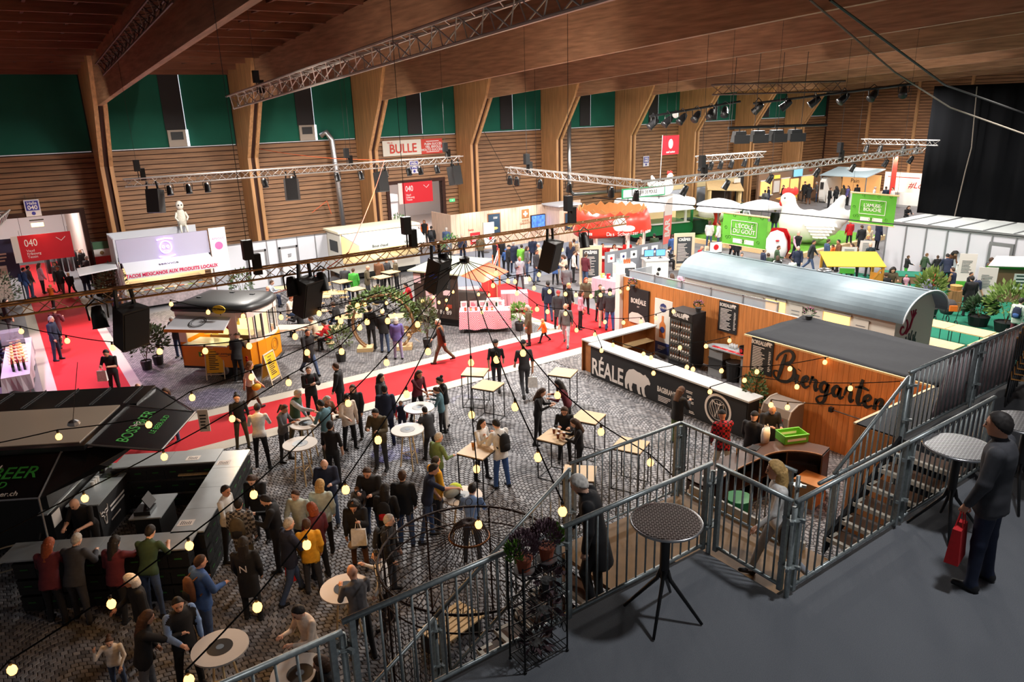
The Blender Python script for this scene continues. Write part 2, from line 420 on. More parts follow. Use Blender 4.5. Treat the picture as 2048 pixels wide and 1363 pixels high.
 for s in(-1,1):prim.append((0,'ell',hp_((s*.077,.012,.145)),(.013,.020,.030),HR))
 pts=np.array([p for q in prim for p in q[2:4]if isinstance(p,np.ndarray)]+[hcen]);lo=pts.min(0)-.24;hi=pts.max(0)+.24;lo[2]=-.04;hi[2]=hcen[2]+.15
 hstep=.0165
 n=np.ceil((hi-lo)/hstep).astype(int)+1;ax=[lo[i]+hstep*np.arange(n[i])for i in range(3)]
 Pg=np.stack(np.meshgrid(*ax,indexing='ij'),-1);F=np.full(n,9.0);D=np.full(n,9.0);ID=np.zeros(n,int)
 def ev(q,P):
  if q[1]=='seg':return seg_d(P,q[2],q[3],q[4],q[5])
  if q[1]=='ell':return ell_d(P,q[2],q[3],q[4])
  if q[1]=='cone':
   z0,z1=q[2][2],q[3][2];t=np.clip((z0-P[...,2])/(z0-z1),0,1);r=q[4]+(q[5]-q[4])*t
   d=np.sqrt(((P[...,0]-q[2][0])/1.0)**2+((P[...,1]-q[2][1])/.8)**2)-r
   return np.maximum(d*.85,np.maximum(P[...,2]-z0,z1-P[...,2]))
  q_=(P-hc)@L;zz=np.array([s[0]for s in q[2]]);w=np.interp(q_[...,2],zz,[s[1]for s in q[2]]);d=np.interp(q_[...,2],zz,[s[2]for s in q[2]])
  e=(np.sqrt((q_[...,0]/w)**2+((q_[...,1])/d)**2)-1)*np.minimum(w,d)
  return np.maximum(e,np.maximum(zz[0]-q_[...,2],q_[...,2]-zz[-1]))
 for q in prim:
  if q[1]in('seg',):
   a=np.minimum(q[2],q[3])-max(q[4],q[5])-.1;b=np.maximum(q[2],q[3])+max(q[4],q[5])+.1
  elif q[1]=='ell':a=q[2]-max(q[3])-.1;b=q[2]+max(q[3])+.1
  else:a,b=lo,hi
  i0=np.clip(((a-lo)/hstep).astype(int),0,n-1);i1=np.clip(((b-lo)/hstep).astype(int)+2,1,n)
  sl=tuple(slice(i0[i],i1[i])for i in range(3));d=ev(q,Pg[sl]);f=F[sl]
  kk=.028 if q[0]not in(0,4)else.014
  hh=np.maximum(kk-np.abs(f-d),0)/kk;F[sl]=np.minimum(f,d)-hh*hh*kk*.25
  dd=D[sl];bias=(.035 if wear in("jacket","coat")else.03)if q[0]==1 else 0.0;d=d-bias;better=d<dd-.002;D[sl]=np.where(better,d,dd);ids=ID[sl];ids[better]=q[0];ID[sl]=ids
 V,Q=nets(F,lo,hstep)
 fc=V[Q].mean(1);gi=np.clip(np.round((fc-lo)/hstep).astype(int),0,n-1);fm=ID[gi[:,0],gi[:,1],gi[:,2]]
 mb=MB();mb.v=[tuple(p)for p in V.tolist()];mb.f=[tuple(q)for q in Q.tolist()];mb.m=fm.tolist()
 mb.mi(4)
 for W,d,s,side in hands:
  side=side-d*(side@d);side/=np.linalg.norm(side)+1e-6
  nrm=np.cross(d,side);nrm=nrm if(L.T@nrm)[1]>-2 else-nrm
  curl=side if abs(d[2])>.75 else np.array([0,0,-1.0]);across=np.cross(curl,d);across/=np.linalg.norm(across)+1e-6
  for i,fl_ in enumerate((.062,.072,.068,.054)):
   b0=W+d*.10+across*(i-1.5)*.0165;p1=b0+d*fl_*.5+curl*.008;p2=p1+d*fl_*.36+curl*.026
   mb.tube([b0-d*.03,b0,p1,p2],[.0085,.0085,.008,.006],5)
  t0=W+d*.045+across*(-.026);mb.tube([t0,t0+d*.03-across*.022+curl*.008,t0+d*.058-across*.018+curl*.02],[.0095,.009,.007],5)
 for s in(-1,1):
  mb.mi(8);mb.ball(tuple(hp_((s*.031,.106,.158))),.0105,6,4);mb.bar(hp_((s*.014,.117,.180)),hp_((s*.048,.102,.179)),.0045,4)
 mb.mi(9);mb.bar(hp_((-.022,.101,.088)),hp_((.022,.101,.088)),.0055,4)
 me=mb.mesh('body',[BLACK]*10,True)
 HM=Matrix([list(HR[i])+[hd[i]]for i in range(3)]+[[0,0,0,1]])
 BODY[key]=(me,HM,hands,hc,L)
 return BODY[key]
HAIR={}
def hair_mesh(kind):
 if kind in HAIR:return HAIR[kind]
 h=.014;lo=np.array([-.17,-.22,-.30]);n=np.ceil((np.array([.17,.19,.32])-lo)/h).astype(int)
 P=np.stack(np.meshgrid(*[lo[i]+h*np.arange(n[i])for i in range(3)],indexing='ij'),-1)
 x,y,z=P[...,0],P[...,1],P[...,2]
 g={'short':.011,'long':.024,'bun':.018,'tail':.018,'curly':.05,'cap':.018,'beanie':.022,'ring':.010,'hood':.034,'bob':.028}[kind]
 d=ell_d(P,(0,.016,.158),(.078+g,.098+g,.113+g))
 cut=lambda c:np.maximum(d,c)
 if kind=='short':F=np.maximum(np.maximum(d,(y-.078)+(.23-z)*.85),.06-z+np.maximum(0,y+.045)*1.15)
 elif kind=='ring':F=np.maximum(np.maximum(d,.095-z+np.maximum(0,y)*1.5),z-.195+np.maximum(0,-y)*-.3)
 elif kind in('bun','tail'):
  F=np.maximum(np.maximum(d,(y-.05)+(.21-z)*.8),.07-z+np.maximum(0,y)*1.2)
  F=np.minimum(F,ell_d(P,(0,-.10,.24),(.05,.05,.05))if kind=='bun' else seg_d(P,(0,-.11,.20),(0,-.13,-.06),.034,.02))
 elif kind in('long','bob','curly'):
  zb={'long':-.17,'bob':.02,'curly':-.02}[kind]
  F=np.maximum(np.maximum(d,(y-.055)+(.20-z)*.7),.04-z)
  w=.10 if kind!='curly' else.135
  back=np.maximum(np.sqrt((x/w)**2+((y+.045)/(.085 if kind!='curly' else.12))**2)*.085-.085,np.maximum(zb-z,z-.16))
  F=np.minimum(F,np.maximum(back,(y-.035)))
  if kind=='curly':F=F+.010*np.sin(x*90)*np.sin(y*90)*np.sin(z*90)
 elif kind in('cap','beanie'):
  F=np.maximum(d,(.185 if kind=='cap' else.165)-z-.1*np.maximum(0,-y))
  if kind=='cap':F=np.minimum(F,np.maximum(ell_d(P,(0,.125,.195),(.075,.085,.012)),-1))
 else:F=np.minimum(np.maximum(np.maximum(d,(y-.06)+(.16-z)*.3),.03-z),ell_d(P,(0,-.06,.03),(.12,.09,.07)))
 if kind in('short','ring','bob','long','bun','tail'):F=F+.0065*np.sin(x*130+2*np.sin(y*60))*np.sin(y*110+z*50)*np.sin(z*70)
 V,Q=nets(F,lo,h)
 mb=MB();mb.v=[tuple(p)for p in V.tolist()];mb.f=[tuple(q)for q in Q.tolist()];mb.m=[0]*len(mb.f)
 HAIR[kind]=mb.mesh('hair',[BLACK],True)
 return HAIR[kind]
CL={'k':(24,24,27),'n':(30,38,62),'g':(98,98,102),'d':(56,57,62),'w':(228,226,222),'b':(58,92,150),'j':(62,80,112),'r':(196,30,36),'m':(96,34,46),
      'o':(226,110,30),'y':(222,164,40),'G':(70,170,60),'f':(52,74,50),'l':(106,128,78),'t':(90,128,140),'p':(214,158,178),'u':(92,84,148),'v':(150,140,176),'c':(206,190,164),
      'B':(112,72,46),'h':(146,112,72),'e':(86,76,56),'s':(172,178,188),'z':(120,150,196),'x':(232,214,196),'L':(120,196,70),'R':(150,48,52),'S':(196,208,196)}
HC={'k':(26,20,18),'b':(66,42,26),'l':(112,76,44),'y':(196,158,98),'g':(168,164,158),'w':(214,208,200),'r':(140,66,30),'R':(180,40,40),'d':(40,42,48),'G':(40,70,60),'c':(140,120,96)}
SKIN=[mat('skin_%d'%i,c,.55)for i,c in enumerate(((214,160,132),(200,142,112),(224,176,150),(150,100,72)))]
LIPS=mat('lips',(150,74,66),.5);EYE_M=mat('eye_dark',(34,26,22),.3)
def cloth(c):return mat('cloth_'+c,CL[c],.85,var=.14,scale=14)
def person(px,py,label,pose='stand',yaw=0,wear='jacket',top='k',legs='j',hair='short',hc='b',h=1.72,z=0.0,sleeve=None,shin=None,shoe='k',skin=None,loc=None,group=None,mir=False):
 "feet at floor pixel (px, py); yaw 0 faces away along +Y, 90 faces -X, 180 faces the gallery"
 L=G(px,py,z)if loc is None else Vector(loc)
 me,HM,hands,hcn,Lr=body(pose,wear)
 o=bpy.data.objects.new('person',me);COL.objects.link(o)
 k=h/H0;o.location=L;o.scale=(-k if mir else k,k,k)
 if h<1.35:o.scale=(o.scale[0]*1.08,k*1.08,k)
 o.rotation_euler=(0,0,math.radians(yaw))
 sk=SKIN[skin if skin is not None else rnd.choice((0,1,2,0,2))]
 tc=cloth(top);lc=cloth(legs)
 slots=[sk,tc,tc if sleeve!='none' else sk,tc if sleeve is None else sk,sk,lc,cloth(shin)if shin and shin!='skin' else(sk if shin=='skin' else lc),mat('shoe_'+shoe,CL[shoe],.6),EYE_M,LIPS]
 if sleeve and len(sleeve)==1:slots[2]=slots[3]=cloth(sleeve)
 for i,mm in enumerate(slots):o.material_slots[i].link='OBJECT';o.material_slots[i].material=mm
 tag(o,label,'person',group)
 if hair!='none':
  hm=hair_mesh(hair);hn='cap' if hair in('cap','beanie')else('hood' if hair=='hood' else 'hair')
  ho=bpy.data.objects.new(hn,hm);COL.objects.link(ho);ho.parent=o;ho.matrix_local=HM
  ho.material_slots[0].link='OBJECT';ho.material_slots[0].material=mat('hair_'+hc,HC.get(hc,CL.get(hc,(60,60,60))),.7,var=.25,scale=30)if hn=='hair' else cloth(hc if hc in CL else 'k')
 return o
def hand_pos(o,i=1):
 "world position of a hand"
 for kx,v in BODY.items():
  if v[0]is o.data:
   W,d,s,side=v[2][i];p=W+d*.1
   return Matrix.LocRotScale(o.location,o.rotation_euler,o.scale)@Vector(p.tolist())
BAGM={}
def bag(o,label,c='w',i=1,sz=(.30,.10,.34)):
 "a carrier bag hanging from a person's hand"
 p=hand_pos(o,i);t=thing('carrier_bag',label,'bag',p-Vector((0,0,sz[2]+.16)),o.rotation_euler.z)
 w,d,hh=sz
 MB().add([(-w/2,-d*.5,0),(w/2,-d*.5,0),(w/2,d*.5,0),(-w/2,d*.5,0),(-w*.46,-d*.3,hh),(w*.46,-d*.3,hh),(w*.46,d*.3,hh),(-w*.46,d*.3,hh)],
             [(0,3,2,1),(0,1,5,4),(1,2,6,5),(2,3,7,6),(3,0,4,7),(4,5,6,7)]).build('sack',cloth(c),t)
 for s in(-1,1):MB().tube([(-w*.2,s*d*.25,hh),(-w*.1,s*.012,hh+.14),(0,0,hh+.17),(w*.1,s*.012,hh+.14),(w*.2,s*d*.25,hh)],.006,4).build('strap',cloth(c),t)
 return t
def backpack(o,label,c='k',c2='d'):
 for kx,v in BODY.items():
  if v[0]is o.data:hcn,Lr=v[3],v[4];break
 M_=Matrix.LocRotScale(o.location,o.rotation_euler,o.scale)@Matrix([list(Lr[i])+[hcn[i]]for i in range(3)]+[[0,0,0,1]])
 t=thing('backpack',label,'backpack',(0,0,0));t.matrix_world=M_
 m=MB();m.lathe([(0.02,0),(.14,.02),(.15,.2),(.13,.36),(.07,.43),(.0,.44)],(0,-.20,.08),12,sx=1,sy=.52);m.build('sack',cloth(c),t,True)
 MB().lathe([(0.02,0),(.10,.02),(.10,.14),(.02,.18)],(0,-.26,.12),10,sx=1,sy=.4).build('front_pocket',cloth(c2),t,True)
 for s in(-1,1):MB().tube([(s*.09,-.16,.46),(s*.11,-.02,.53),(s*.12,.125,.44),(s*.12,.11,.3),(s*.14,-.10,.16)],.016,5).build('strap',cloth(c),t)
 return t
# ================================================================== gallery: carpeted deck, railings, landing and stairs
DZ,LZ=4.3,3.35
GALV=mat('galvanised_tube',(148,156,156),.4,.55,var=.18,scale=30)
CARP=mat('deck_carpet',(100,104,110),.95,var=.2,scale=160,bump=.25)
WOODF=mat('landing_plywood',(146,108,66),.6,var=.2,scale=5)
STRIP=mat('stair_nosing',(206,196,178),.6);TREAD=mat('stair_tread',(92,62,42),.6,var=.2,scale=5)
BLKC=mat('black_skirting_cloth',(20,20,22),.9)
fg=thing('floor_gallery','grey carpeted gallery deck in front',None,kind='structure')
B('carpet',CARP,fg,(-8,-8,DZ-.12),(5.38,4.38,DZ));B('carpet',CARP,fg,(5.38,-8,DZ-.12),(9.6,3.42,DZ));B('carpet',mat('dark_carpet',(58,59,62),.95,var=.2,scale=90),fg,(9.6,-8,DZ-.12),(18,4.5,DZ))
B('edge_board',BLKC,fg,(-8,4.38,DZ-.4),(5.0,4.42,DZ));B('edge_board',BLKC,fg,(5.38,3.42,3.3),(9.6,3.45,DZ));B('edge_board',BLKC,fg,(9.6,4.5,0),(18,4.54,DZ));B('skirting',BLKC,fg,(-8,3.9,0),(5.0,3.94,DZ-.12))
ln=thing('floor_landing','plywood stair landing below the gallery gate',None,kind='structure')
B('plywood',WOODF,ln,(5.05,3.45,LZ-.06),(7.6,6.45,LZ));B('joist',BLACK,ln,(5.05,6.4,LZ-.3),(7.6,6.45,LZ-.06));B('joist',BLACK,ln,(7.55,3.45,LZ-.3),(7.6,6.45,LZ-.06));B('kick_board',STRIP,ln,(7.52,4.5,LZ),(7.56,6.4,LZ+.1))
def stair(name,label,x0,z0,dx,dz,n,ya,yb):
 t=thing(name,label,'stairs')
 for i in range(n):
  x=x0+dx*i;z=z0+dz*i;s=1 if dx>0 else-1
  lo,hi=(x,x+abs(dx)+.03)if dz>0 else(x-abs(dx)-.03,x)
  st=B('tread',TREAD,t,(lo,ya,z-.05),(hi,yb,z))
  xe=lo if dz>0 else lo
  B('nosing',STRIP,st,(xe-.01,ya,z-.05),(xe+.045,yb,z+.004));B('side_strip',STRIP,st,(xe,yb-.05,z-.05),(xe+.2,yb,z+.004))
 xa,za,xb,zb=x0,z0,x0+dx*n,z0+dz*n
 for y in(ya-.03,yb+.03):
  MB().prism([(xa,za-.25),(xb,zb-.25),(xb,zb-.02),(xa,za-.02)],(0,y-.02,0),(1,0,0),ZU,(0,.04,0)).build('stringer',BLACK,t)
stair('stairs','short stairs with white nosings rising from the plywood landing to the gallery',7.78,LZ+.16,.265,.158,6,3.5,4.36)
stair('stairs','long stairs going down from the plywood landing to the cobbled square',5.05,LZ-.16,-.262,-.158,20,4.5,6.3)
def railing(p,q,z,label,h=1.0,n=14,slope=None,flat=False,name='railing',pole=True):
 "tubular panel from p to q (x, y) standing at height z; slope = end height"
 p=Vector((p[0],p[1],z));q=Vector((q[0],q[1],z if slope is None else slope))
 t=thing(name,label,'railing',p,group='galvanised railings of the gallery');d=q-p;u=Vector((0,0,1));b0=.1
 MB().bar(u*(h+.0)-d.normalized()*.03,d+u*h+d.normalized()*.03,.025,8).build('top_rail',GALV,t,True)
 MB().bar(u*b0,d+u*b0,.02,8).build('bottom_rail',GALV,t,True)
 for k in(.02,.98):
  e=d*k;MB().box((e.x,e.y,e.z+(h+b0)/2-.03),(.045,.045,h-.06)).build('end_post',GALV,t)
 bal=MB().bar((0,0,b0),(0,0,h),.0105,6).mesh('baluster',GALV,True)
 for i in range(1,n+1):place('baluster',bal,t,d*(i/(n+1)))
 return t
WEDGE=MB().box((.075,0,0),(.05,.03,.035)).mesh('wedge_clamp',GALV)
def standard(x,y,z0,z1,label):
 t=thing('scaffold_post',label,'post',(x,y,z0),group='round scaffold posts of the gallery')
 MB().bar((0,0,0),(0,0,z1-z0),.026,10).build('tube',GALV,t,True)
 for z in[z1-z0-.12-.5*i for i in range(int((z1-z0)/.5)+1)if z1-z0-.12-.5*i>.05]:
  m=MB().lathe([(.03,-.006),(.062,-.006),(.066,0),(.062,.006),(.03,.006)],(0,0,z),12)
  m.build('rosette',GALV,t)
  for k in range(4):place('wedge_clamp',WEDGE,t,(0,0,z),k*PI/2+.4)
railing((-1.2,4.33),(1.40,4.33),DZ-.06,'leftmost railing panel at the lower edge of the picture',1.0,16)
railing((1.47,4.33),(3.44,4.33),DZ,'railing panel behind the black plant rack, above the iron pavilion',1.02)
railing((3.50,4.33),(5.38,4.33),DZ,'railing panel behind the dark round bar table on the gallery',1.02)
railing((5.42,4.24),(5.40,3.42),DZ,'short gate panel across the landing in front of the blond woman',1.02,7,name='gate')
railing((5.45,3.36),(7.38,3.37),DZ,'railing panel in front of the short stairs, right of the corner post',1.02)
railing((7.42,3.37),(9.37,3.38),DZ,'railing panel left of the man in the grey pullover, behind the round metal table',1.02)
railing((9.5,4.44),(11.42,4.44),DZ,'railing panel in front of the black roof of the wooden hut',1.02)
railing((11.5,4.44),(13.4,4.44),DZ,'railing panel with a translucent sheet, beside the stacked wooden chairs',1.02,12)
railing((5.3,6.42),(7.25,6.42),LZ,'far railing panel of the plywood landing, over the pavement',1.16)
railing((7.3,6.38),(7.3,4.6),LZ,'side railing panel of the plywood landing, above the curved bar counter',1.16)
railing((7.93,4.44),(9.42,4.44),LZ,'sloping railing panel beside the short stairs, in front of the wooden hut',1.0,10,slope=DZ-.06)
railing((5.22,6.4),(3.25,6.4),LZ+.02,'sloping railing panel of the long stairs next to the white-haired man',1.06,13,slope=LZ-1.2)
railing((3.2,6.4),(1.2,6.4),LZ-1.24,'lower sloping railing panel of the long stairs beside the iron pavilion',1.06,13,slope=LZ-2.46)
for x,y,z0,z1,l in((1.44,4.36,3.2,DZ+.9,'scaffold post at the left end of the plant rack railing, lower middle'),(3.47,4.38,3.0,DZ+.97,'scaffold post beside the top of the black plant rack'),(5.4,4.3,2.9,DZ+.95,'scaffold post between the dark bar table and the gate panel'),
      (5.42,3.37,3.2,DZ+.96,'corner scaffold post in front of the blond woman'),(7.4,3.4,3.2,DZ+.96,'scaffold post in the middle of the stair railing, right'),(9.45,4.42,2.6,DZ+.98,'tall scaffold post at the top of the sloping stair rail'),
      (5.26,6.42,0,LZ+1.1,'scaffold post at the far left corner of the landing'),(7.3,6.42,0,LZ+1.1,'scaffold post at the far corner of the landing'),(7.32,4.55,0,LZ+1.1,'scaffold post right of the blond woman beside the curved bar'),(3.22,6.4,0,3.15,'scaffold post on the long stairs beside the iron pavilion'),(11.46,4.44,3,DZ+1,'scaffold post behind the translucent sheet')):
 standard(x,y,z0,z1,l)
tag(MB().bar((7.6,4.44,DZ),(9.5,4.44,DZ),.026,8).build('ledger_tube',GALV,None,True),'horizontal scaffold tube beside the short stairs','tube')
m=MB();n=16
for i in range(n+1):
 x=10.75+2.4*i/n;w=.03*math.sin(i*1.7)
 m.v+=[(x-(.35 if i==0 else 0),4.50+w,DZ+.05),(x,4.50+w,DZ+1.0),(x-(.35 if i==0 else 0),4.505+w,DZ+.05),(x,4.505+w,DZ+1.0)]
for i in range(n):
 a=i*4;m.f+=[(a,a+4,a+5,a+1),(a+2,a+3,a+7,a+6),(a+1,a+5,a+7,a+3),(a,a+2,a+6,a+4)];m.m+=[0]*4
tag(m.build('plastic_sheet',mat('sheet',(232,208,208),.6,alpha=.93),None,True),'pinkish translucent plastic sheet tied behind the gallery railing','sheet')
def emboss(key,rgb,lo=(70,60,56)):
 if key in MATS:return MATS[key]
 m_=mat(key,rgb,.32,.75);nt=m_.node_tree;b=nt.nodes['Principled BSDF']
 tc=nt.nodes.new('ShaderNodeTexCoord');br=nt.nodes.new('ShaderNodeTexBrick');mp=nt.nodes.new('ShaderNodeMapping');mp.inputs['Rotation'].default_value=(0,0,.7)
 br.inputs['Scale'].default_value=11;br.inputs['Mortar Size'].default_value=.035;br.inputs['Brick Width'].default_value=.45;br.inputs['Row Height'].default_value=.3
 br.inputs['Color1'].default_value=(*lin(lo),1);br.inputs['Color2'].default_value=(*lin(lo),1);br.inputs['Mortar'].default_value=(*lin(rgb),1)
 nt.links.new(tc.outputs['Object'],mp.inputs[0]);nt.links.new(mp.outputs[0],br.inputs[0]);nt.links.new(br.outputs['Color'],b.inputs['Base Color'])
 bp=nt.nodes.new('ShaderNodeBump');bp.inputs['Strength'].default_value=1;bp.inputs['Distance'].default_value=.02
 nt.links.new(br.outputs['Fac'],bp.inputs['Height']);nt.links.new(bp.outputs[0],b.inputs['Normal'])
 return m_
def bistro(x,y,z,r,label,m_):
 t=thing('bar_table',label,'table',(x,y,z),group='round metal bar tables on the gallery')
 MB().lathe([(0,1.005),(r-.015,1.005),(r,1.0),(r,.975),(r-.02,.972),(0,.972)],(0,0,0),40).build('tabletop',m_,t)
 MB().tube([(r*math.cos(a),r*math.sin(a),.99)for a in[2*PI*i/40 for i in range(40)]],.013,6,True).build('rim',STEEL,t,True)
 MB().lathe([(.042,.42),(.045,.5),(.045,.975)],(0,0,0),12).build('column',BLACK,t,True)
 for k in range(4):
  a=k*PI/2+.55;c,s=math.cos(a),math.sin(a)
  MB().tube([(c*.03,s*.03,.5),(c*.06,s*.06,.40),(c*.36,s*.36,.012)],[.022,.02,.014],6).build('leg',BLACK,t,True)
bistro(4.28,3.88,DZ,.31,'round dark bar table with embossed metal top standing alone on the grey carpet',emboss('embossed_dark',(176,164,158),(66,52,48)))
bistro(7.75,3.03,DZ,.33,'round shiny metal bar table in front of the man in the grey pullover',emboss('embossed_bright',(240,242,246),(128,130,134)))
bistro(8.95,2.85,DZ,.34,'round shiny metal bar table behind the man in the grey pullover, at the right edge',emboss('embossed_bright',()))
CHW=mat('chair_plywood',(176,122,66),.45,var=.2,scale=4)
for i in range(9):
 t=thing('stacking_chair','plywood stacking chair, %s of the stack at the right edge'%('lowest','second from below','third from below','fourth from below','middle one','fourth from above','third from above','second from above','topmost')[i],'chair',(12.12+.015*i,4.0-.02*i,DZ+.085*i),PI*.62,'stacked wooden chairs')
 m=MB();m.bb((-.19,-.2,.44),(.19,.2,.455));m.build('seat',CHW,t)
 m=MB();n=6
 for j in range(n+1):
  x=-.2+.4*j/n;c=.03*math.cos(x*6);m.v+=[(x,-.24-c,.62),(x,-.27-c,.98),(x,-.228-c,.62),(x,-.258-c,.98)]
 for j in range(n):a=j*4;m.f+=[(a,a+4,a+5,a+1),(a+2,a+3,a+7,a+6),(a+1,a+5,a+7,a+3),(a,a+2,a+6,a+4)];m.m+=[0]*4
 m.f+=[(0,1,3,2),(n*4,n*4+2,n*4+3,n*4+1)];m.m+=[0]*2
 m.build('backrest',CHW,t,True)
 for s in(-1,1):
  MB().tube([(s*.2,.22,0),(s*.19,.17,.44),(s*.19,-.17,.44),(s*.2,-.26,0)],.011,6).build('leg_frame',DARK,t,True);MB().bar((s*.19,-.17,.44),(s*.19,-.27,.95),.011,6).build('back_tube',DARK,t)
t=thing('plant_rack','black wrought iron plant rack against the gallery railing','rack',(2.84,4.05,DZ));IRON=mat('black_iron',(18,15,15),.45,.5)
W_,D_=.45,.22
for x in(0,W_):
 for y in(0,D_):m=MB().bar((x,y,0),(x,y,1.02),.008,6).ball((x,y,.012),.016,6,4);m.build('upright',IRON,t)
for k,z in enumerate((.05,.33,.61,.9)):
 m=MB()
 for y in(0,D_):m.bar((0,y,z),(W_,y,z),.006,5)
 for i in range(13):m.bar((W_*i/12,0,z),(W_*i/12,D_,z),.004,4)
 m.build('shelf',IRON,t)
 if k:
  for x in(0,W_):
   m=MB()
   for j in range(3):
    for i in range(1):m.tube([(x,.04+.07*j+.03*math.cos(a),z-.1+.05*math.sin(a))for a in[2*PI*q/10 for q in range(10)]],.004,4,True)
   m.build('scroll',IRON,t)
 for y in(0,):MB().bar((0,y,z+.1),(W_,y,z+.1),.005,5).build('guard_rail',IRON,t)
TERRA=mat('terracotta',(150,72,44),.8)
def leafball(m,c,r,n,s,seed=0,up_=0.5):
 R=random.Random(seed)
 for i in range(n):
  a=R.random()*2*PI;e=math.asin(R.uniform(-.6,1));q=R.uniform(.6,1)
  d=Vector((math.cos(a)*math.cos(e),math.sin(a)*math.cos(e),math.sin(e)))
  p=Vector(c)+Vector((d.x*r[0],d.y*r[1],d.z*r[2]))*q;ln_=(d+Vector((0,0,up_))).normalized();sd=ln_.orthogonal().normalized()
  sd.rotate(Matrix.Rotation(R.random()*6.28,3,ln_));k=s*R.uniform(.7,1.3)
  m.add([p,p+ln_*k*.5+sd*k*.22,p+ln_*k,p+ln_*k*.5-sd*k*.22],[(0,1,2,3)])
for i,(x,y,l)in enumerate(((2.93,4.16,'potted heather in a terracotta pot, left one on the plant rack'),(3.17,4.17,'potted heather in a terracotta pot, right one on the plant rack'))):
 p=thing('potted_heather',l,'plant',(x,y,DZ+.905))
 MB().lathe([(.0,.002),(.085,.002),(.09,.015),(.0,.015)],(0,0,0),14).build('saucer',STEEL,p);MB().lathe([(0,.015),(.05,.015),(.07,.12),(.076,.12),(.076,.14),(0,.14)],(0,0,0),14).build('pot',TERRA,p)
 m=MB();leafball(m,(0,0,.23),(.125,.125,.13),1100,.034,i,1.6);m.build('heather',mat('heather',(112,88,96),.9,var=.3,scale=20),p)
 m=MB();leafball(m,(-.09 if i==0 else.09,0,.2),(.05,.08,.12),260,.04,i+9,1.4);m.build('green_shoots',mat('heather_green',(104,150,48),.9),p)
for i,(z,x)in enumerate(((.34,.3),(.06,.2),(.62,.33))):
 p=thing('foliage_pot',('dark red leafy plant on the %s shelf of the plant rack'%('second lowest','lowest','upper')[i]),'plant',(2.84+x,4.16,DZ+z+.002))
 MB().lathe([(0,0),(.05,0),(.065,.09),(0,.09)],(0,0,0),12).build('pot',DARK,p)
 m=MB();leafball(m,(0,0,.12),(.11,.09,.07),60,.09,i+20,.2);m.build('leaves',mat('dark_leaves',(58,34,40),.7),p)
t=thing('iron_pavilion','round wrought iron garden pavilion with open wire dome','pavilion',(4.85,8.3,0));R_=1.4;ZT=2.35
RUST=mat('rusty_iron',(44,27,22),.6,.4)
ring=lambda r,z,n=40:[(r*math.cos(2*PI*i/n),r*math.sin(2*PI*i/n),z)for i in range(n)]
for z,w in((ZT,.02),(ZT-.3,.014),(.08,.014),(.9,.012)):MB().tube(ring(R_,z),w,6,True).build('hoop',RUST,t,True)
m=MB().tube(ring(.3,ZT+.32,24),.018,6,True).build('crown_ring',mat('brass_ring',(120,74,40),.4,.8),t,True)
for k in range(8):
 a=2*PI*k/8;MB().bar((R_*math.cos(a),R_*math.sin(a),0),(R_*math.cos(a),R_*math.sin(a),ZT),.018,6).build('post',RUST,t)
rib=MB().tube([(R_,0,ZT),(R_*.8,0,ZT+.10),(R_*.55,0,ZT+.16),(R_*.35,0,ZT+.22),(.3,0,ZT+.32),(.24,0,ZT+.46),(.1,0,ZT+.58),(.02,0,ZT+.56)],.007,5).mesh('dome_rib',RUST,True)
for k in range(40):place('dome_rib',rib,t,None,2*PI*k/40)
wire=MB().bar((R_,0,.08),(R_,0,ZT),.005,4)
for z in(1.7,1.2,.5):wire.tube([(R_,.035+.05*math.cos(a),z+.09*math.sin(a))for a in[2*PI*q/9 for q in range(9)]],.005,4,True)
wire=wire.mesh('lattice_wire',RUST)
for k in range(56):
 if not 12<k<20:place('lattice_wire',wire,t,None,2*PI*k/56)
scr=MB().tube([(R_+.05*math.sin(a*.5),.04+.06*math.cos(a),ZT+.07+.07*math.sin(a))for a in[2*PI*q/10 for q in range(10)]],.006,4,True).mesh('top_scroll',RUST)
for k in range(44):place('top_scroll',scr,t,None,2*PI*k/44)
t=thing('slatted_bench','wooden slatted bench on the pavement under the long stairs','bench',tuple(G(905,1285,0)),.25)
for i in range(6):B('slat',PINE,t,(-.5,-.32+.11*i,.4),(.5,-.24+.11*i,.43))
for x in(-.42,.42):B('leg',DARK,t,(x-.03,-.28,0),(x+.03,.3,.4))
# ================================================================== paving and carpets
def cobble_mat():
 m_=bpy.data.materials.new('cobble_stone');m_.use_nodes=True;nt=m_.node_tree;b=nt.nodes['Principled BSDF']
 at=nt.nodes.new('ShaderNodeAttribute');at.attribute_name='tone'
 r=nt.nodes.new('ShaderNodeValToRGB');r.color_ramp.elements[0].color=(*lin((88,89,95)),1);r.color_ramp.elements[1].color=(*lin((146,146,150)),1)
 nt.links.new(at.outputs['Fac'],r.inputs[0]);nt.links.new(r.outputs[0],b.inputs['Base Color']);b.inputs['Roughness'].default_value=.6
 return m_
COB=cobble_mat()
pv=thing('floor_paving','grey cobblestone paving laid in fan arcs',None,kind='structure')
SX,SY,WC=.118,.108,1.25
def arc(x):
 t=(x/WC)%1.0
 return.30*(1-(2*t-1)**2)
xs0,xs1,ys0,ys1=-7.0,15.45,4.2,19.72
near=[];V=[];Fc=[];tone=[]
R=np.random.RandomState(3)
nrow=int((ys1-ys0)/SY)+6
def stone(x0,x1,y,j):
 g=.011
 xa,xb=x0+g,x1-g
 ya,yb=y+arc(xa+1e-6),y+arc(xb-1e-6);k=.018;h=.012+.005*R.rand()
 lo=[(xa-.006,ya+.004,.001),(xb+.006,yb+.004,.001),(xb+.006,yb+SY-.004,.001),(xa-.006,ya+SY-.004,.001)]
 hi=[(xa+.004,ya+g+.002,h),(xb-.004,yb+g+.002,h),(xb-.004,yb+SY-g,h),(xa+.004,ya+SY-g,h)]
 return lo+hi
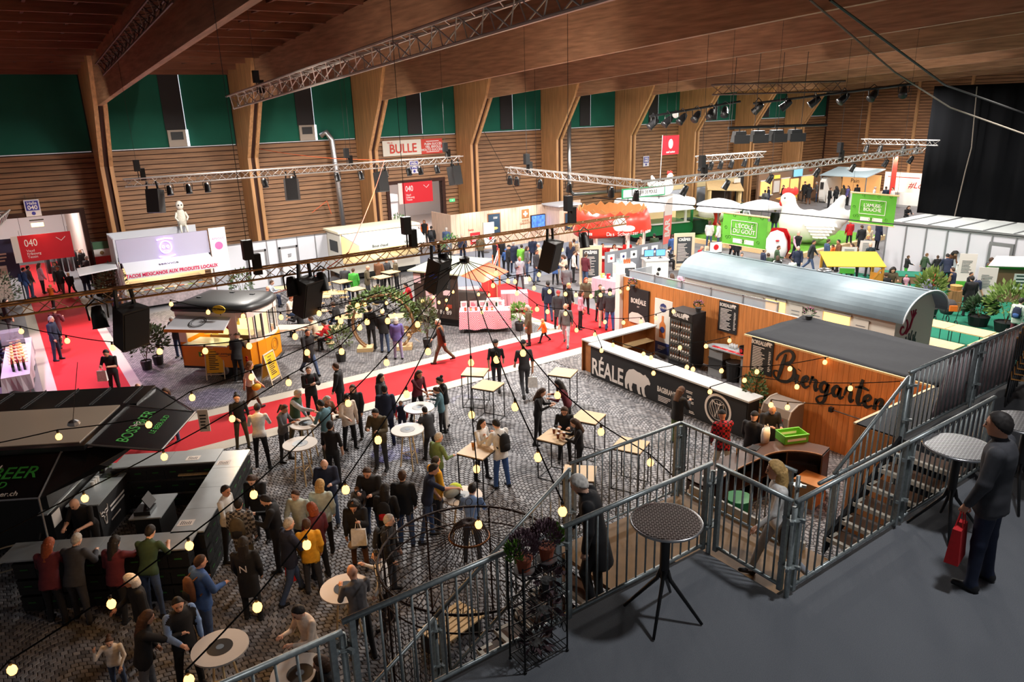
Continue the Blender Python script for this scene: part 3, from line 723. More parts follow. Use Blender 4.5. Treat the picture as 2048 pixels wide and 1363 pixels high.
QF=[(4,5,6,7),(0,1,5,4),(1,2,6,5),(2,3,7,6),(3,0,4,7)]
for r in range(nrow):
 y=ys0-.3+r*SY;off=.5*SX*(r%2)
 ncol=int((xs1-xs0)/SX)
 for c in range(ncol):
  x0=xs0+c*SX+off;x1=x0+SX
  yc=y+arc(x0+SX/2)
  if yc>ys1-SY or yc<ys0 or x1>xs1:continue
  q=np.array([x0,yc,-EYE]);dz=q@CF
  u_=1024+FPX*(q@CR)/dz;v_=681.5-FPX*(q@CU)/dz
  if not(-900<u_<2300 and 480<v_<1700):continue
  seen=0<u_<2040 and v_<1355 and(u_<867 or v_<1340-.515*(u_-867))
  near.append((not seen,dz,x0,x1,y))
near.sort()
nxt=iter(range(10**9))
for i,(ns_,dz,x0,x1,y)in enumerate(near):
 s=stone(x0,x1,y,i)
 if i<300:
  me=bpy.data.meshes.new('cobble');o0=Vector(s[0]);me.from_pydata([Vector(p)-o0 for p in s],[],QF);me.materials.append(COB)
  a=me.attributes.new('tone','FLOAT','FACE');a.data.foreach_set('value',[float(R.rand())]*5);place('cobble',me,pv,o0)
 else:
  o=len(V);V+=s;Fc+=[tuple(o+k for k in f)for f in QF];tone+=[float(R.rand())]*5
me=bpy.data.meshes.new('cobbles');me.from_pydata(V,[],Fc);me.materials.append(COB)
a=me.attributes.new('tone','FLOAT','FACE');a.data.foreach_set('value',tone)
co=place('cobbles',me,pv);co['kind']='stuff'
B('joint_bed',mat('joint_sand',(52,50,52),.9),pv,(-8,3.9,0),(16.6,19.75,.003))
def fan_mat():
 m_=bpy.data.materials.new('far_cobbles');m_.use_nodes=True;nt=m_.node_tree;b=nt.nodes['Principled BSDF'];N=nt.nodes.new;L=nt.links.new
 tc=N('ShaderNodeTexCoord');sp=N('ShaderNodeSeparateXYZ');L(tc.outputs['Object'],sp.inputs[0])
 def M2(op,a,b_):n=N('ShaderNodeMath');n.operation=op;[L(v,n.inputs[i])if not isinstance(v,(int,float))else setattr(n.inputs[i],'default_value',v)for i,v in((0,a),(1,b_))];return n.outputs[0]
 t=M2('FRACT',M2('DIVIDE',sp.outputs[0],WC),0);t=M2('SUBTRACT',M2('MULTIPLY',t,2.0),1.0)
 y=M2('SUBTRACT',sp.outputs[1],M2('MULTIPLY',M2('SUBTRACT',1.0,M2('MULTIPLY',t,t)),.3))
 cb=N('ShaderNodeCombineXYZ');L(sp.outputs[0],cb.inputs[0]);L(y,cb.inputs[1])
 br=N('ShaderNodeTexBrick');br.inputs['Scale'].default_value=1.0;br.inputs['Brick Width'].default_value=SX;br.inputs['Row Height'].default_value=SY;br.inputs['Mortar Size'].default_value=.012
 br.inputs['Color1'].default_value=(*lin((86,84,88)),1);br.inputs['Color2'].default_value=(*lin((138,134,134)),1);br.inputs['Mortar'].default_value=(*lin((50,48,50)),1)
 L(cb.outputs[0],br.inputs['Vector']);L(br.outputs['Color'],b.inputs['Base Color']);b.inputs['Roughness'].default_value=.6
 return m_
FAN=fan_mat()
B('far_paving',FAN,pv,(2.9,22.95,0),(18.0,37.2,.004));B('far_paving',FAN,pv,(15.45,4.2,0),(19.4,19.75,.004));B('far_paving',FAN,pv,(-8,13,0),(-4,19.7,.0045))
def carpet(name,label,m_,x0,y0,x1,y1,z=.006):return tag(B(name,m_,None,(x0,y0,.0005),(x1,y1,z)),label,'carpet')
CR_=mat('red_carpet',(184,22,32),.95,var=.1,scale=40);CW=mat('white_carpet',(184,176,163),.9,var=.06,scale=30)
carpet('red_carpet','long red carpet crossing the middle of the fair',CR_,-1.5,20.3,18.3,22.4);carpet('white_carpet_border','white border along the near edge of the long red carpet',CW,-1.5,19.75,18.3,20.3);carpet('white_carpet_border','white border along the far edge of the long red carpet',CW,2.7,22.4,18.3,22.95)
carpet('red_carpet','red carpet of the cross aisle at the right end by the bar',CR_,18.3,19.3,21.2,31.0);carpet('white_carpet_border','white border of the red cross aisle, on its left',CW,17.8,22.95,18.3,31.0)
carpet('red_carpet','red carpet leading through the left gate',CR_,.45,22.4,2.55,56,.007);carpet('white_carpet_border','white border on the right of the left gate carpet',CW,2.55,22.95,2.9,43,.0065);carpet('white_carpet_border','white border on the left of the left gate carpet',CW,0.05,24,.45,43,.0065);carpet('red_carpet','red carpet behind the counter at the left edge',CR_,-6,22.4,-1.2,42,.005)
carpet('green_carpet','green carpet of the tasting area beyond the grey wagon',mat('green_carpet',(16,112,88),.95,var=.1,scale=30),25.2,4.0,36.6,21.2);carpet('grey_carpet','blue grey carpet in front of the wood panelled cheese stand',mat('grey_carpet',(112,118,132),.95,var=.08,scale=30),18.6,31.2,33,41)
# ================================================================== polar bear bar, beer garden hut, wagon
ORW=mat('orange_boards',(192,122,64),.55,var=.22,scale=1.6,stretch=(8,8,.6),bump=.06)
BROWN=mat('brown_board',(150,92,46),.6,var=.2,scale=4);CHAR=mat('banner_black',(26,26,29),.75);PALE=mat('print_pale',(222,214,208),.7)
TOPW=mat('counter_top',(182,184,184),.45)
def planked(parent,x,ya,yb,z0,z1,w=.145,d=.02):
 "vertical boards on a plane of constant x, each a part"
 n=max(1,round(abs(yb-ya)/w));st=(yb-ya)/n
 for i in range(n):B('board',ORW,parent,(x-d,ya+st*i+.003,z0),(x,ya+st*(i+1)-.003,z1))
BEAR=[(0,.30),(.06,.52),(.16,.64),(.34,.70),(.50,.66),(.60,.66),(.72,.62),(.80,.66),(.84,.62),(.92,.58),(1.0,.46),(.98,.40),(.90,.40),(.82,.34),(.78,.26),(.80,.10),(.86,.02),(.76,.0),(.70,.08),(.66,.26),(.60,.24),(.62,.10),(.66,.03),(.56,.02),(.50,.14),(.48,.28),(.32,.28),(.28,.14),(.32,.03),(.22,.02),(.18,.12),(.16,.24),(.10,.16),(.12,.04),(.03,.04),(.01,.16)]
def decal(poly,mw,s,m_,parent,name,t=.004):
 v=[mw@Vector((p[0]*s,p[1]*s,0))for p in poly];n=(mw.to_3x3()@Vector((0,0,1)))*t;k=len(v)
 MB().add(v+[p+n for p in v],[tuple(range(k)),tuple(range(2*k-1,k-1,-1))]+[(i,k+i,k+(i+1)%k,(i+1)%k)for i in range(k)]).build(name,m_,parent)
def lines(parent,mw,w,h,n,m_,t=.004,seed=0,name='text_line',k=.45):
 "a block of small unreadable print as thin raised bars"
 r=random.Random(seed);m=MB();m.X=mw
 for i in range(n):y=h/2-h*(i+.5)/n;L=w*r.uniform(.55,1);m.box((-w/2+L/2,y,t/2),(L,h/n*k,t))
 m.X=None;return m.build(name,m_,parent)
def ring_poly(r,n=28,c=(0,0)):return[(c[0]+r*math.cos(2*PI*i/n),c[1]+r*math.sin(2*PI*i/n))for i in range(n)]
def annulus(mw,r0,r1,m_,parent,name,n=36,t=.004):
 m=MB();m.X=mw;m.lathe([(r0,0),(r1,0),(r1,t),(r0,t),(r0,0)],(0,0,0),n);m.X=None;return m.build(name,m_,parent)
ct=thing('bar_counter','long black bar counter with white bear banner and white top','counter',(0,0,0))
B('body',CHAR,ct,(15.5,11.3,.02),(15.95,17.75,1.1));B('banner',CHAR,ct,(15.48,11.35,.02),(15.5,17.7,1.1));B('worktop',TOPW,ct,(15.42,11.25,1.1),(16.05,17.8,1.15))
text('RÉALE',.78,PALE,ct,faceX(15.478,16.9,.36),bold=.016,sx=.72)
decal(BEAR,faceX(15.478,16.05,.03),1.13,PALE,ct,'bear_print');text('BAGBRANDS',.24,PALE,ct,faceX(15.478,14.2,.48),bold=.006,sx=.62);lines(ct,faceX(15.478,14.3,.2),.55,.2,4,PALE)
for i,(y,z)in enumerate(((13.35,.75),(13.3,.6),(13.3,.45),(13.2,.15))):lines(ct,faceX(15.478,y,z),.26,.09,2,PALE,seed=i)
for r0,r1 in((.40,.47),(.30,.31),(.0,.005)):annulus(faceX(15.478,12.3,.55),max(r0,.001),r1,PALE,ct,'round_emblem')
m=MB();m.X=faceX(15.478,12.3,.55)
for k in range(-3,4):m.tube([(k*.05-.05+.06*math.sin(a*1.3+k),.25-.5*a/3.2,.004)for a in[i*.4 for i in range(9)]],.007,4)
m.tube([(-.2,.1,.004),(-.18,.22,.004),(-.1,.17,.004),(.1,.17,.004),(.18,.22,.004),(.2,.1,.004)],.012,4);m.X=None;m.build('bear_face_drawing',PALE,ct)
sc_=thing('side_counter','brown open shelf counter with pale top at the left end of the bear bar','counter',(0,0,0))
B('worktop',TOPW,sc_,(15.6,17.85,1.1),(18.75,18.35,1.15));B('front_panel',BROWN,sc_,(15.6,18.3,0),(18.75,18.34,1.1));B('shelf',PINE,sc_,(15.8,17.9,.55),(18.7,18.3,.58))
for x in(15.7,17.1,18.7):B('upright',BROWN,sc_,(x-.02,17.88,0),(x+.02,18.3,1.1))
bw=thing('bar_back_wall','orange board partition behind the bear bar','wall');planked(bw,19.4,12.5,20.3,0,2.45,.3);B('back',PANEL,bw,(19.4,12.5,0),(19.46,20.3,2.45));B('end_post',WHITE,bw,(19.2,20.3,0),(19.5,20.55,2.55))
tr=thing('glass_screen','grey frosted glass balustrade panels on top of the orange bar wall','screen');GL=mat('frosted',(176,186,196),.3,alpha=.55)
for i in range(5):B('pane',GL,tr,(19.75,13.6+1.35*i+.02,2.1),(19.77,14.95+1.35*i-.02,2.62));B('post',ALU,tr,(19.73,13.6+1.35*i-.02,0),(19.79,13.6+1.35*i+.02,2.68))
B('top_rail',ALU,tr,(19.73,13.6,2.62),(19.79,20.4,2.66));B('end_pane',GL,tr,(19.8,20.36,2.1),(21.0,20.4,2.62))
po=thing('bar_poster','black poster with bear lettering left of the roll-up banner','poster');B('sheet',CHAR,po,(19.3,18.85,.75),(19.36,19.9,2.12));text('BORÉALE',.26,PALE,po,faceX(19.295,19.37,1.62),sx=.75,bold=.006);text('EST',.08,PALE,po,faceX(19.295,19.37,1.42));decal([(0,0),(0,.3),(.15,.42),(.5,.44),(.8,.36),(.95,.1),(.95,0)],faceX(19.295,19.85,.76),.95,PALE,po,'bear_print')
ru=thing('rollup_banner','white roll-up banner with a bottle print and navy foot','banner',(18.9,17.7,0));B('cloth',mat('banner_white',(226,222,214),.7),ru,(-.01,-.42,.5),(.01,.42,2.1));B('navy_foot',mat('navy_print',(40,52,110),.7),ru,(-.012,-.42,.08),(.012,.42,.5));B('base',ALU,ru,(-.12,-.45,0),(.12,.45,.08))
decal(ring_poly(.17,8),faceX(-.013,0,1.8),1,mat('navy_print',()),ru,'logo_plate');text('NUBLER',.1,PALE,ru,faceX(-.02,0,1.8));decal([(-.05,.45),(.05,.45),(.05,.25),(.15,.12),(.15,-.38),(-.15,-.38),(-.15,.12),(-.05,.25)],faceX(-.013,0,1.05),1,mat('bottle_print',(206,120,60),.6),ru,'bottle_print');lines(ru,faceX(-.016,0,.3),.4,.16,3,PALE)
decal(ring_poly(.12,8),faceX(-.018,0,.98),1,mat('navy_print',()),ru,'bottle_label')
fr=thing('drinks_fridge','black double door drinks fridge with white bear lettering','fridge',(18.75,16.45,0));B('body',BLACK,fr,(-.28,-.52,.1),(.36,.52,2.0));B('header',BLACK,fr,(-.34,-.52,1.72),(-.28,.52,2.0));B('base',DARK,fr,(-.3,-.5,0),(.34,.5,.1))
text('RÉALE',.2,PALE,fr,faceX(-.345,.12,1.86),sx=.8,bold=.004);decal(BEAR,faceX(-.345,-.1,1.77),.3,PALE,fr,'bear_print')
for s in(-1,1):
 dd=B('door',mat('fridge_glass',(120,120,118),.1,alpha=.22),fr,(-.31,s*.25-.22,.2),(-.29,s*.25+.22,1.68));B('handle',ALU,dd,(-.34,s*.04-.01,.7),(-.32,s*.04+.01,1.3))
 for k in range(5):B('shelf',mat('fridge_lit',(190,180,160),.6,emit=.25),fr,(-.284,s*.25-.21,.25+.28*k),(-.281,s*.25+.21,.28+.28*k))
for k in range(5):
 for i in range(8):
  b_=thing('bottle','dark bottle in the black drinks fridge','bottle',(18.44,16.06+.11*i,.28+.28*k),0,'bottles in the drinks fridge');MB().lathe([(0,0),(.028,0),(.028,.12),(.012,.17),(.012,.21),(0,.21)],(0,0,0),8).build('glass',mat('brown_glass',(92,50,24),.2),b_,True);MB().lathe([(.0285,.03),(.0285,.1)],(0,0,0),8).build('label',PALE,b_)
def menu(label,x,y,z,w=.72,h=1.0):
 t=thing('menu_board',label,'menu');B('board',CHAR,t,(x-.03,y-w/2,z-h/2),(x,y+w/2,z+h/2));text('BOREALE',.16,PALE,t,faceX(x-.034,y+.12,z+h*.38),sx=.72,bold=.004);decal(BEAR,faceX(x-.034,y-.12,z+h*.33),.2,PALE,t,'bear_print')
 lines(t,faceX(x-.034,y+.08,z-.08),w*.6,h*.72,15,PALE,seed=int(y*10));lines(t,faceX(x-.034,y-w*.38,z-.08),w*.12,h*.6,12,PALE,seed=3)
menu('black menu board hanging on the orange wall beside the fridge',19.37,15.2,1.9,.78,1.05);menu('black menu board on the hut facade left of the script lettering',16.68,11.85,1.99)
sh=thing('side_shelf','grey rounded worktop on plastic boxes behind the bear bar','shelf');MB().prism([(0,0),(.35,-.05),(.6,-.4),(.62,-1.9),(.1,-1.9),(-.05,-.4)],(18.6,15.5,.98),(1,0,0),(0,1,0),(0,0,.04)).build('worktop',mat('grey_top',(150,156,160),.5),sh)
for k,(y,n)in enumerate(((15.05,3),(13.75,3))):
 for i in range(n):
  c_=thing('plastic_box','%s grey plastic box of the %s stack under the grey shelf'%(('lowest','middle','topmost')[i],('left','right')[k]),'box',(18.85,y,.32*i));B('shell',DARK if i==1 else mat('box_grey',(128,130,132),.6),c_,(-.2,-.28,0),(.2,.28,.3));B('rim',DARK,c_,(-.22,-.3,.28),(.22,.3,.318))
t=thing('trash_bin','black bin between the grey boxes behind the bear bar','bin',(18.8,14.4,0));MB().lathe([(0,0),(.2,0),(.25,.62),(.26,.62),(.26,.66),(0,.66)],(0,0,0),14).build('bucket',BLACK,t);MB().tube([(.26*math.cos(a),.26*math.sin(a),.66)for a in[i*.5 for i in range(13)]],.014,5,True).build('rim',DARK,t)
t=thing('ice_bucket','black ice bucket with red print on the grey shelf','bucket',(18.9,14.1,1.02));MB().lathe([(0,0),(.15,0),(.19,.22),(.17,.22),(.14,.03),(0,.03)],(0,0,0),14).build('bucket',BLACK,t);decal(ring_poly(.06,10),faceX(-.185,0,.12),1,RED,t,'print')
for i in range(4):t=thing('bar_mat','red bar mat on the grey shelf, %s from the fridge'%('first','second','third','fourth')[i],'mat',(18.72,15.1-.32*i,1.02));B('pad',RED,t,(-.07,-.14,0),(.07,.14,.008));lines(t,up(0,0,.008),.1,.16,3,BLACK,.002)
for i in range(6):t=thing('drinking_glass','clear glass standing on the grey shelf','glass',(18.98+.1*(i%2),14.55+.1*(i//2),1.02),0,'glasses on the grey shelf');MB().lathe([(0,0),(.03,0),(.036,.14),(.033,.14),(.028,.01),(0,.01)],(0,0,0),10).build('glass',mat('clear_glass',(220,226,228),.1,alpha=.4),t,True)
def flowers(x,y,z,label,c=(196,120,160)):
 t=thing('flower_pot',label,'plant',(x,y,z));MB().lathe([(0,0),(.08,0),(.11,.14),(0,.14)],(0,0,0),10).build('pot',DARK,t);m=MB();leafball(m,(0,0,.24),(.16,.16,.1),90,.08,int(x*7+y));m.build('leaves',mat('leaf_dark',(52,82,40),.8),t)
 m=MB();leafball(m,(0,0,.28),(.16,.16,.1),60,.06,int(x*9+y));m.build('blossoms',mat('blossom_%d'%c[0],c,.8),t)
flowers(18.9,16.1,2.0,'pink flowers in a pot on top of the drinks fridge');flowers(19.2,19.6,2.12,'pink flowers above the bear poster');flowers(19.3,12.2,2.48,'pink flowers on the corner of the hut roof')
ht=thing('beer_hut','orange wooden hut with black script lettering and black cloth roof','hut')
planked(ht,16.7,7.26,12.48,0,2.47);B('wall',BROWN,ht,(16.7,7.28,0),(16.76,12.48,2.45));B('side_wall',BROWN,ht,(16.7,12.42,0),(19.4,12.48,2.45));B('wall',BROWN,ht,(19.34,7.3,0),(19.4,12.4,2.4));B('edge_board',PINE,ht,(16.67,7.26,2.45),(16.72,12.5,2.50))
m=MB();nx_,ny_=10,16
for i in range(nx_+1):
 for j in range(ny_+1):
  x=16.73+2.75*i/nx_;y=7.2+5.3*j/ny_;s=math.sin(PI*i/nx_)*math.sin(PI*j/ny_)
  m.v.append((x,y,2.49-.05*s+.012*math.sin(i*1.3+j*.8)+(.03 if i==nx_ else 0)))
for i in range(nx_):
 for j in range(ny_):a=i*(ny_+1)+j;m.f.append((a,a+1,a+ny_+2,a+ny_+1));m.m.append(0)
o_=m.build('roof_cloth',mat('black_cloth',(28,30,36),.9,var=.15,scale=6),ht,True);md=o_.modifiers.new('thick','SOLIDIFY');md.thickness=.02
def script(parent,mw,s,m_):
 "brush script: strokes with swelling width"
 S=[[(-.35,1.75,.5),(-.1,2.3,.8),(.5,2.85,.9),(1.1,3.0,1),(1.45,2.6,1.3),(1.2,2.0,1.2),(.6,1.65,.7),(1.2,1.6,.9),(1.65,1.2,1.4),(1.55,.5,1.5),(.9,-.05,1.1),(.1,-.1,.8),(-.45,.2,.7),(-.5,.65,.6),(-.1,.75,.5)],[(.62,2.6,.7),(.4,1.7,1.5),(.15,.6,1.5),(.0,.0,.8)]]
 i_=[[(0,1.0,1.2),(-.1,.35,1.3),(.05,.02,1),(.35,.3,.5)],[(.08,1.45,1.4),(.1,1.5,1.4)]]
 e_=[[(-.05,.4,.6),(.3,.6,.8),(.5,.9,.9),(.3,1.08,.9),(.02,.75,1.3),(.02,.25,1.4),(.3,0,1),(.7,.3,.5)]]
 r_=[[(-.1,.4,.5),(.1,1.2,1),(.2,.95,.8),(.5,.95,1),(.45,.4,1.4),(.55,.02,1),(.8,.3,.5)]]
 g_=[[(.55,.85,.8),(.25,1.05,1),(-.05,.6,1.4),(.1,.1,1.1),(.45,.3,.8),(.65,1.0,1)],[(.65,1.0,1.1),(.55,.1,1.4),(.4,-.7,1.2),(.0,-1.05,.9),(-.35,-.75,.7),(-.1,-.4,.6),(.5,-.15,.5),(1.0,.25,.5)]]
 a_=[[(.55,.85,.8),(.25,1.05,1),(-.05,.6,1.4),(.1,.1,1.1),(.4,.25,.8),(.62,1.0,1)],[(.62,1.0,1.1),(.55,.4,1.4),(.68,.02,1),(1.0,.3,.5)]]
 t_=[[(.3,2.3,.9),(.12,1.2,1.5),(.05,.4,1.5),(.2,.02,1),(.5,.3,.5)],[(-.3,1.45,.5),(.3,1.6,1),(.9,1.5,.6)]]
 n_=[[(0,1.0,1.1),(-.08,.0,1.3)],[(-.02,.5,.6),(.25,1.0,.9),(.5,.95,1.2),(.45,.4,1.4),(.55,-.1,1),(.75,-.3,.6)]]
 for L,x in((S,0),(i_,2.05),(e_,2.6),(r_,3.4),(g_,4.45),(a_,5.65),(r_,6.75),(t_,7.85),(e_,8.5),(n_,9.5)):
  m=MB();m.X=mw
  for st in L:
   P=[Vector((p[0]+x,p[1]))for p in st];Wd=[p[2]*.128 for p in st];Q=[];Wq=[]
   for i in range(len(P)-1):
    p0,p1,p2,p3=P[max(i-1,0)],P[i],P[i+1],P[min(i+2,len(P)-1)]
    for k in range(5):
     u=k/5;Q.append(.5*((2*p1)+(-p0+p2)*u+(2*p0-5*p1+4*p2-p3)*u*u+(-p0+3*p1-3*p2+p3)*u**3));Wq.append(Wd[i]*(1-u)+Wd[i+1]*u)
   Q.append(P[-1]);Wq.append(Wd[-1]);vs=[];N_=len(Q)
   for i in range(N_):
    d=Q[min(i+1,N_-1)]-Q[max(i-1,0)];nn=Vector((-d.y,d.x));nn=nn.normalized()if nn.length>1e-6 else Vector((1,0))
    for sg in(1,-1):q=(Q[i]+nn*Wq[i]*sg)*s;vs+=[(q.x,q.y,0),(q.x,q.y,.02)]
   fs=[]
   for i in range(N_-1):a=4*i;b=a+4;fs+=[(a+1,b+1,b+3,a+3),(a,a+2,b+2,b),(a,b,b+1,a+1),(a+2,a+3,b+3,b+2)]
   fs+=[(0,1,3,2),(4*N_-4,4*N_-2,4*N_-1,4*N_-3)];m.add(vs,fs)
  m.X=None;m.build('script_letter',m_,parent)
script(ht,faceX(16.672,11.28,1.5),.292,BLACK)
h2=thing('beer_hut_annex','lower corner of a second orange hut with black roof, right of the lettering','hut');planked(h2,13.5,5.0,7.26,0,2.45);B('wall',BROWN,h2,(13.5,5.0,0),(13.56,7.26,2.43));B('wall',ORW,h2,(13.5,7.2,0),(16.68,7.26,2.45));B('edge_board',PINE,h2,(13.47,7.22,2.45),(16.68,7.28,2.49));B('roof_cloth',mat('black_cloth',()),h2,(13.5,4.95,2.46),(19.4,7.24,2.48))
t=thing('door_bracket','small black bracket lamp on the hut facade under the lettering','lamp',(16.6,9.6,1.1));B('box',BLACK,t,(-.05,-.05,0),(.05,.05,.12));MB().bar((0,0,.06),(0,-1.3,.06),.012,5).build('arm',BLACK,t)
kc=thing('keg_cooler','grey rounded roll-top container in front of the hut','container',(16.25,10.75,0));MB().prism([(-.35,0),(-.35,.8),(-.28,1.0),(.0,1.12),(.3,1.12),(.3,0)],(0,-.42,0),(1,0,0),ZU,(0,.84,0)).build('body',mat('warm_grey',(128,116,106),.45),kc)
B('label',PALE,kc,(-.362,-.1,.82),(-.34,.15,.9));B('button',RED,kc,(-.36,-.25,.7),(-.34,-.2,.75))
for y in(-.43,.43):MB().tube([(-.36,y,0),(-.36,y,.8),(-.28,y,1.01),(0,y,1.13),(.3,y,1.13)],.02,5).build('edge_trim',mat('trim_light',(190,180,168),.5),kc)
def bush(x,y,label,h=1.5,r=.4,n=420,s=.13,c=(66,96,52),pot=(.2,.35),name='potted_shrub',col=DARK,seed=None):
 t=thing(name,label,'plant',(x,y,0));seed=int(x*37+y*11)if seed is None else seed;pr,ph_=pot
 MB().lathe([(0,0),(pr*.8,0),(pr,ph_),(pr*.9,ph_),(pr*.88,ph_-.04),(0,ph_-.04)],(0,0,0),12).build('pot',col,t);m=MB();RR=random.Random(seed)
 for k in range(5):a=RR.random()*6.28;m.tube([(0,0,ph_-.05),(.3*r*math.cos(a),.3*r*math.sin(a),ph_+.4*(h-ph_)),(.7*r*math.cos(a),.7*r*math.sin(a),h*.9)],[.014,.01,.006],4)
 m.build('stem',mat('stem',(84,62,40),.8),t)
 m=MB();leafball(m,(0,0,(h+ph_)/2),(r,r,(h-ph_)/2),n,s,seed,.3);m.build('foliage',mat('leaf_%d_%d'%c[:2],c,.75,var=.3,scale=5),t);return t
bush(16.3,11.75,'slim green shrub at the corner between bear bar and hut',1.7,.3,420,.12)
cb_=thing('curved_bar','dark brown curved bar counter below the landing with open shelves','counter');arcp=lambda rr,n=12:[(12.75+1.15*math.cos(a)*rr+.7,7.85+1.15*math.sin(a)*rr)for a in[PI*.62-PI*.62*i/n for i in range(n+1)]]
outer=[(11.0,9.45)]+[(12.4,9.6)]+[(13.2+1.5*math.cos(a),8.2+1.4*math.sin(a))for a in[PI*.55-PI*.5*i/10 for i in range(11)]];inner=[(11.0,8.95)]+[(12.4,9.05)]+[(13.2+1.0*math.cos(a),8.15+.92*math.sin(a))for a in[PI*.55-PI*.5*i/10 for i in range(11)]]
DKW=mat('dark_stain',(66,40,26),.4,var=.2,scale=3)
for nm,z,th in(('worktop',1.08,.04),('shelf',.55,.025),('plinth',.05,.03)):
 m=MB();n=len(outer)
 for i in range(n-1):m.add([(*outer[i],z),(*outer[i+1],z),(*inner[i+1],z),(*inner[i],z),(*outer[i],z+th),(*outer[i+1],z+th),(*inner[i+1],z+th),(*inner[i],z+th)],[(0,3,2,1),(4,5,6,7),(0,1,5,4),(2,3,7,6)])
 m.build(nm,DKW,cb_)
m=MB()
for i in range(len(outer)-1):a,b=outer[i],outer[i+1];m.add([(*a,0),(*b,0),(*b,1.08),(*a,1.08),(a[0]*.998,a[1]-.03,0),(b[0]*.998,b[1]-.03,0),(b[0]*.998,b[1]-.03,1.08),(a[0]*.998,a[1]-.03,1.08)],[(0,1,2,3),(4,7,6,5),(3,2,6,7),(0,4,5,1)])
m.build('front_panel',DKW,cb_)
m=MB().tube([(*p,1.12)for p in inner],.012,5);m.build('edge_strip',mat('edge_light',(170,130,96),.5),cb_)
for i in(0,3,7,12):a,b=outer[i],inner[i];MB().box(((a[0]+b[0])/2,(a[1]+b[1])/2,.54),(.03,.45,1.08),rz=math.atan2(b[0]-a[0],-(b[1]-a[1]))).build('divider',DKW,cb_)
def crate(x,y,z,label,c=(96,176,50),sz=(.6,.4,.2),rz=0):
 t=thing('plastic_crate',label,'crate',(x,y,z),rz);m_=mat('crate_%d'%c[0],c,.5);w,d,h=sz
 B('bottom',m_,t,(-w/2,-d/2,0),(w/2,d/2,.015))
 for s in(-1,1):B('side',m_,t,(-w/2,s*d/2-.01,0),(w/2,s*d/2+.01,h));B('end',m_,t,(s*w/2-.01,-d/2,0),(s*w/2+.01,d/2,h));B('rim',m_,t,(-w/2-.015,s*d/2-.02,h-.02),(w/2+.015,s*d/2+.02,h+.005));B('window',PALE,t,(-w*.4,s*d/2-.012,h*.3),(w*.4,s*d/2+.012,h*.6))
 return t
crate(14.35,9.2,1.12,'green plastic crate of glasses on the curved bar',rz=-.4)
t=thing('carrier_bag','white carrier bag standing on the curved bar beside the green crate','bag',(13.75,9.5,1.12));MB().lathe([(.0,0),(.13,0),(.15,.2),(.12,.36),(0,.36)],(0,0,0),10,sx=1,sy=.5).build('sack',WHITE,t,True)
for s in(-1,1):MB().tube([(s*.05+.03*math.cos(a),0,.36+.09*math.sin(a))for a in[PI*i/6 for i in range(7)]],.008,4).build('handle',WHITE,t)
t=thing('tray','black slate tray on the curved bar','tray',(13.3,9.45,1.12),.3);B('plate',DARK,t,(-.14,-.1,0),(.14,.1,.02));B('card',mat('slate',(40,42,46),.4),t,(-.12,-.08,.02),(.12,.08,.026))
t=thing('beer_glass','glass of beer next to the checked sleeve on the curved bar','glass',(12.75,9.5,1.12));MB().lathe([(0,0),(.03,0),(.038,.15),(0,.15)],(0,0,0),10).build('beer',mat('beer',(208,140,40),.2),t,True);MB().lathe([(0,.15),(.038,.15),(.036,.17),(0,.17)],(0,0,0),10).build('foam',PALE,t)
t=thing('cardboard_box','open cardboard box inside the curved bar','box',(13.9,8.35,0),.1);KRAFT=mat('cardboard',(176,122,72),.8);B('body',KRAFT,t,(-.3,-.25,0),(.3,.25,.62));B('flap',KRAFT,t,(-.3,-.45,.6),(.3,-.25,.62))
t=thing('green_bin','green bin standing inside the curved bar below the landing','bin',(11.7,8.6,0));MB().lathe([(0,0),(.22,0),(.28,.75),(0,.75)],(0,0,0),12).build('body',mat('bin_green',(20,120,60),.5),t);MB().lathe([(0,.75),(.29,.75),(.29,.79),(0,.79)],(0,0,0),12).build('lid',mat('bin_green',()),t)
for i,(x,y)in enumerate(((11.3,9.2),(11.75,9.2))):tag(B('paper_sheet',WHITE,None,(x,y-.1,1.121),(x+.25,y+.1,1.124)),'white sheet of paper on the curved bar, %s one'%('left','right')[i],'paper')
wg=thing('grey_wagon','long cream wagon with rounded grey metal roof behind the bar','wagon');CREAM=mat('wagon_cream',(206,198,184),.55);ZR=mat('zinc_roof',(122,138,147),.55,.2,var=.12,scale=1.2)
x0,x1,y0,y1=21.3,23.6,10.6,18.9;zc=2.5;cx=(x0+x1)/2
prof=[(x0,.6),(x1,.6),(x1,zc),(cx+.8,2.95),(cx,3.1),(cx-.8,2.95),(x0,zc)]
MB().prism(prof,(0,y0,0),(1,0,0),ZU,(0,y1-y0,0)).build('body',CREAM,wg)
arcr=[(cx+1.32*math.cos(a),2.42+.78*math.sin(a))for a in[PI-PI*i/20 for i in range(21)]];arci=[(cx+1.26*math.cos(a),2.40+.72*math.sin(a))for a in[PI*i/20 for i in range(21)]]
m=MB();n=len(arcr)
for i in range(n-1):
 p,q=arcr[i],arcr[i+1];p2,q2=arci[n-1-i],arci[n-2-i]
 m.add([(p[0],y0-.3,p[1]),(q[0],y0-.3,q[1]),(q[0],y1+.2,q[1]),(p[0],y1+.2,p[1]),(p2[0],y0-.3,p2[1]),(q2[0],y0-.3,q2[1]),(q2[0],y1+.2,q2[1]),(p2[0],y1+.2,p2[1])],[(0,1,2,3),(4,7,6,5),(0,4,5,1),(3,2,6,7)])
m.build('roof',ZR,wg,True);MB().tube([(p[0],y0-.31,p[1])for p in arcr],.03,6).build('roof_edge',mat('zinc_light',(190,198,202),.4),wg,True)
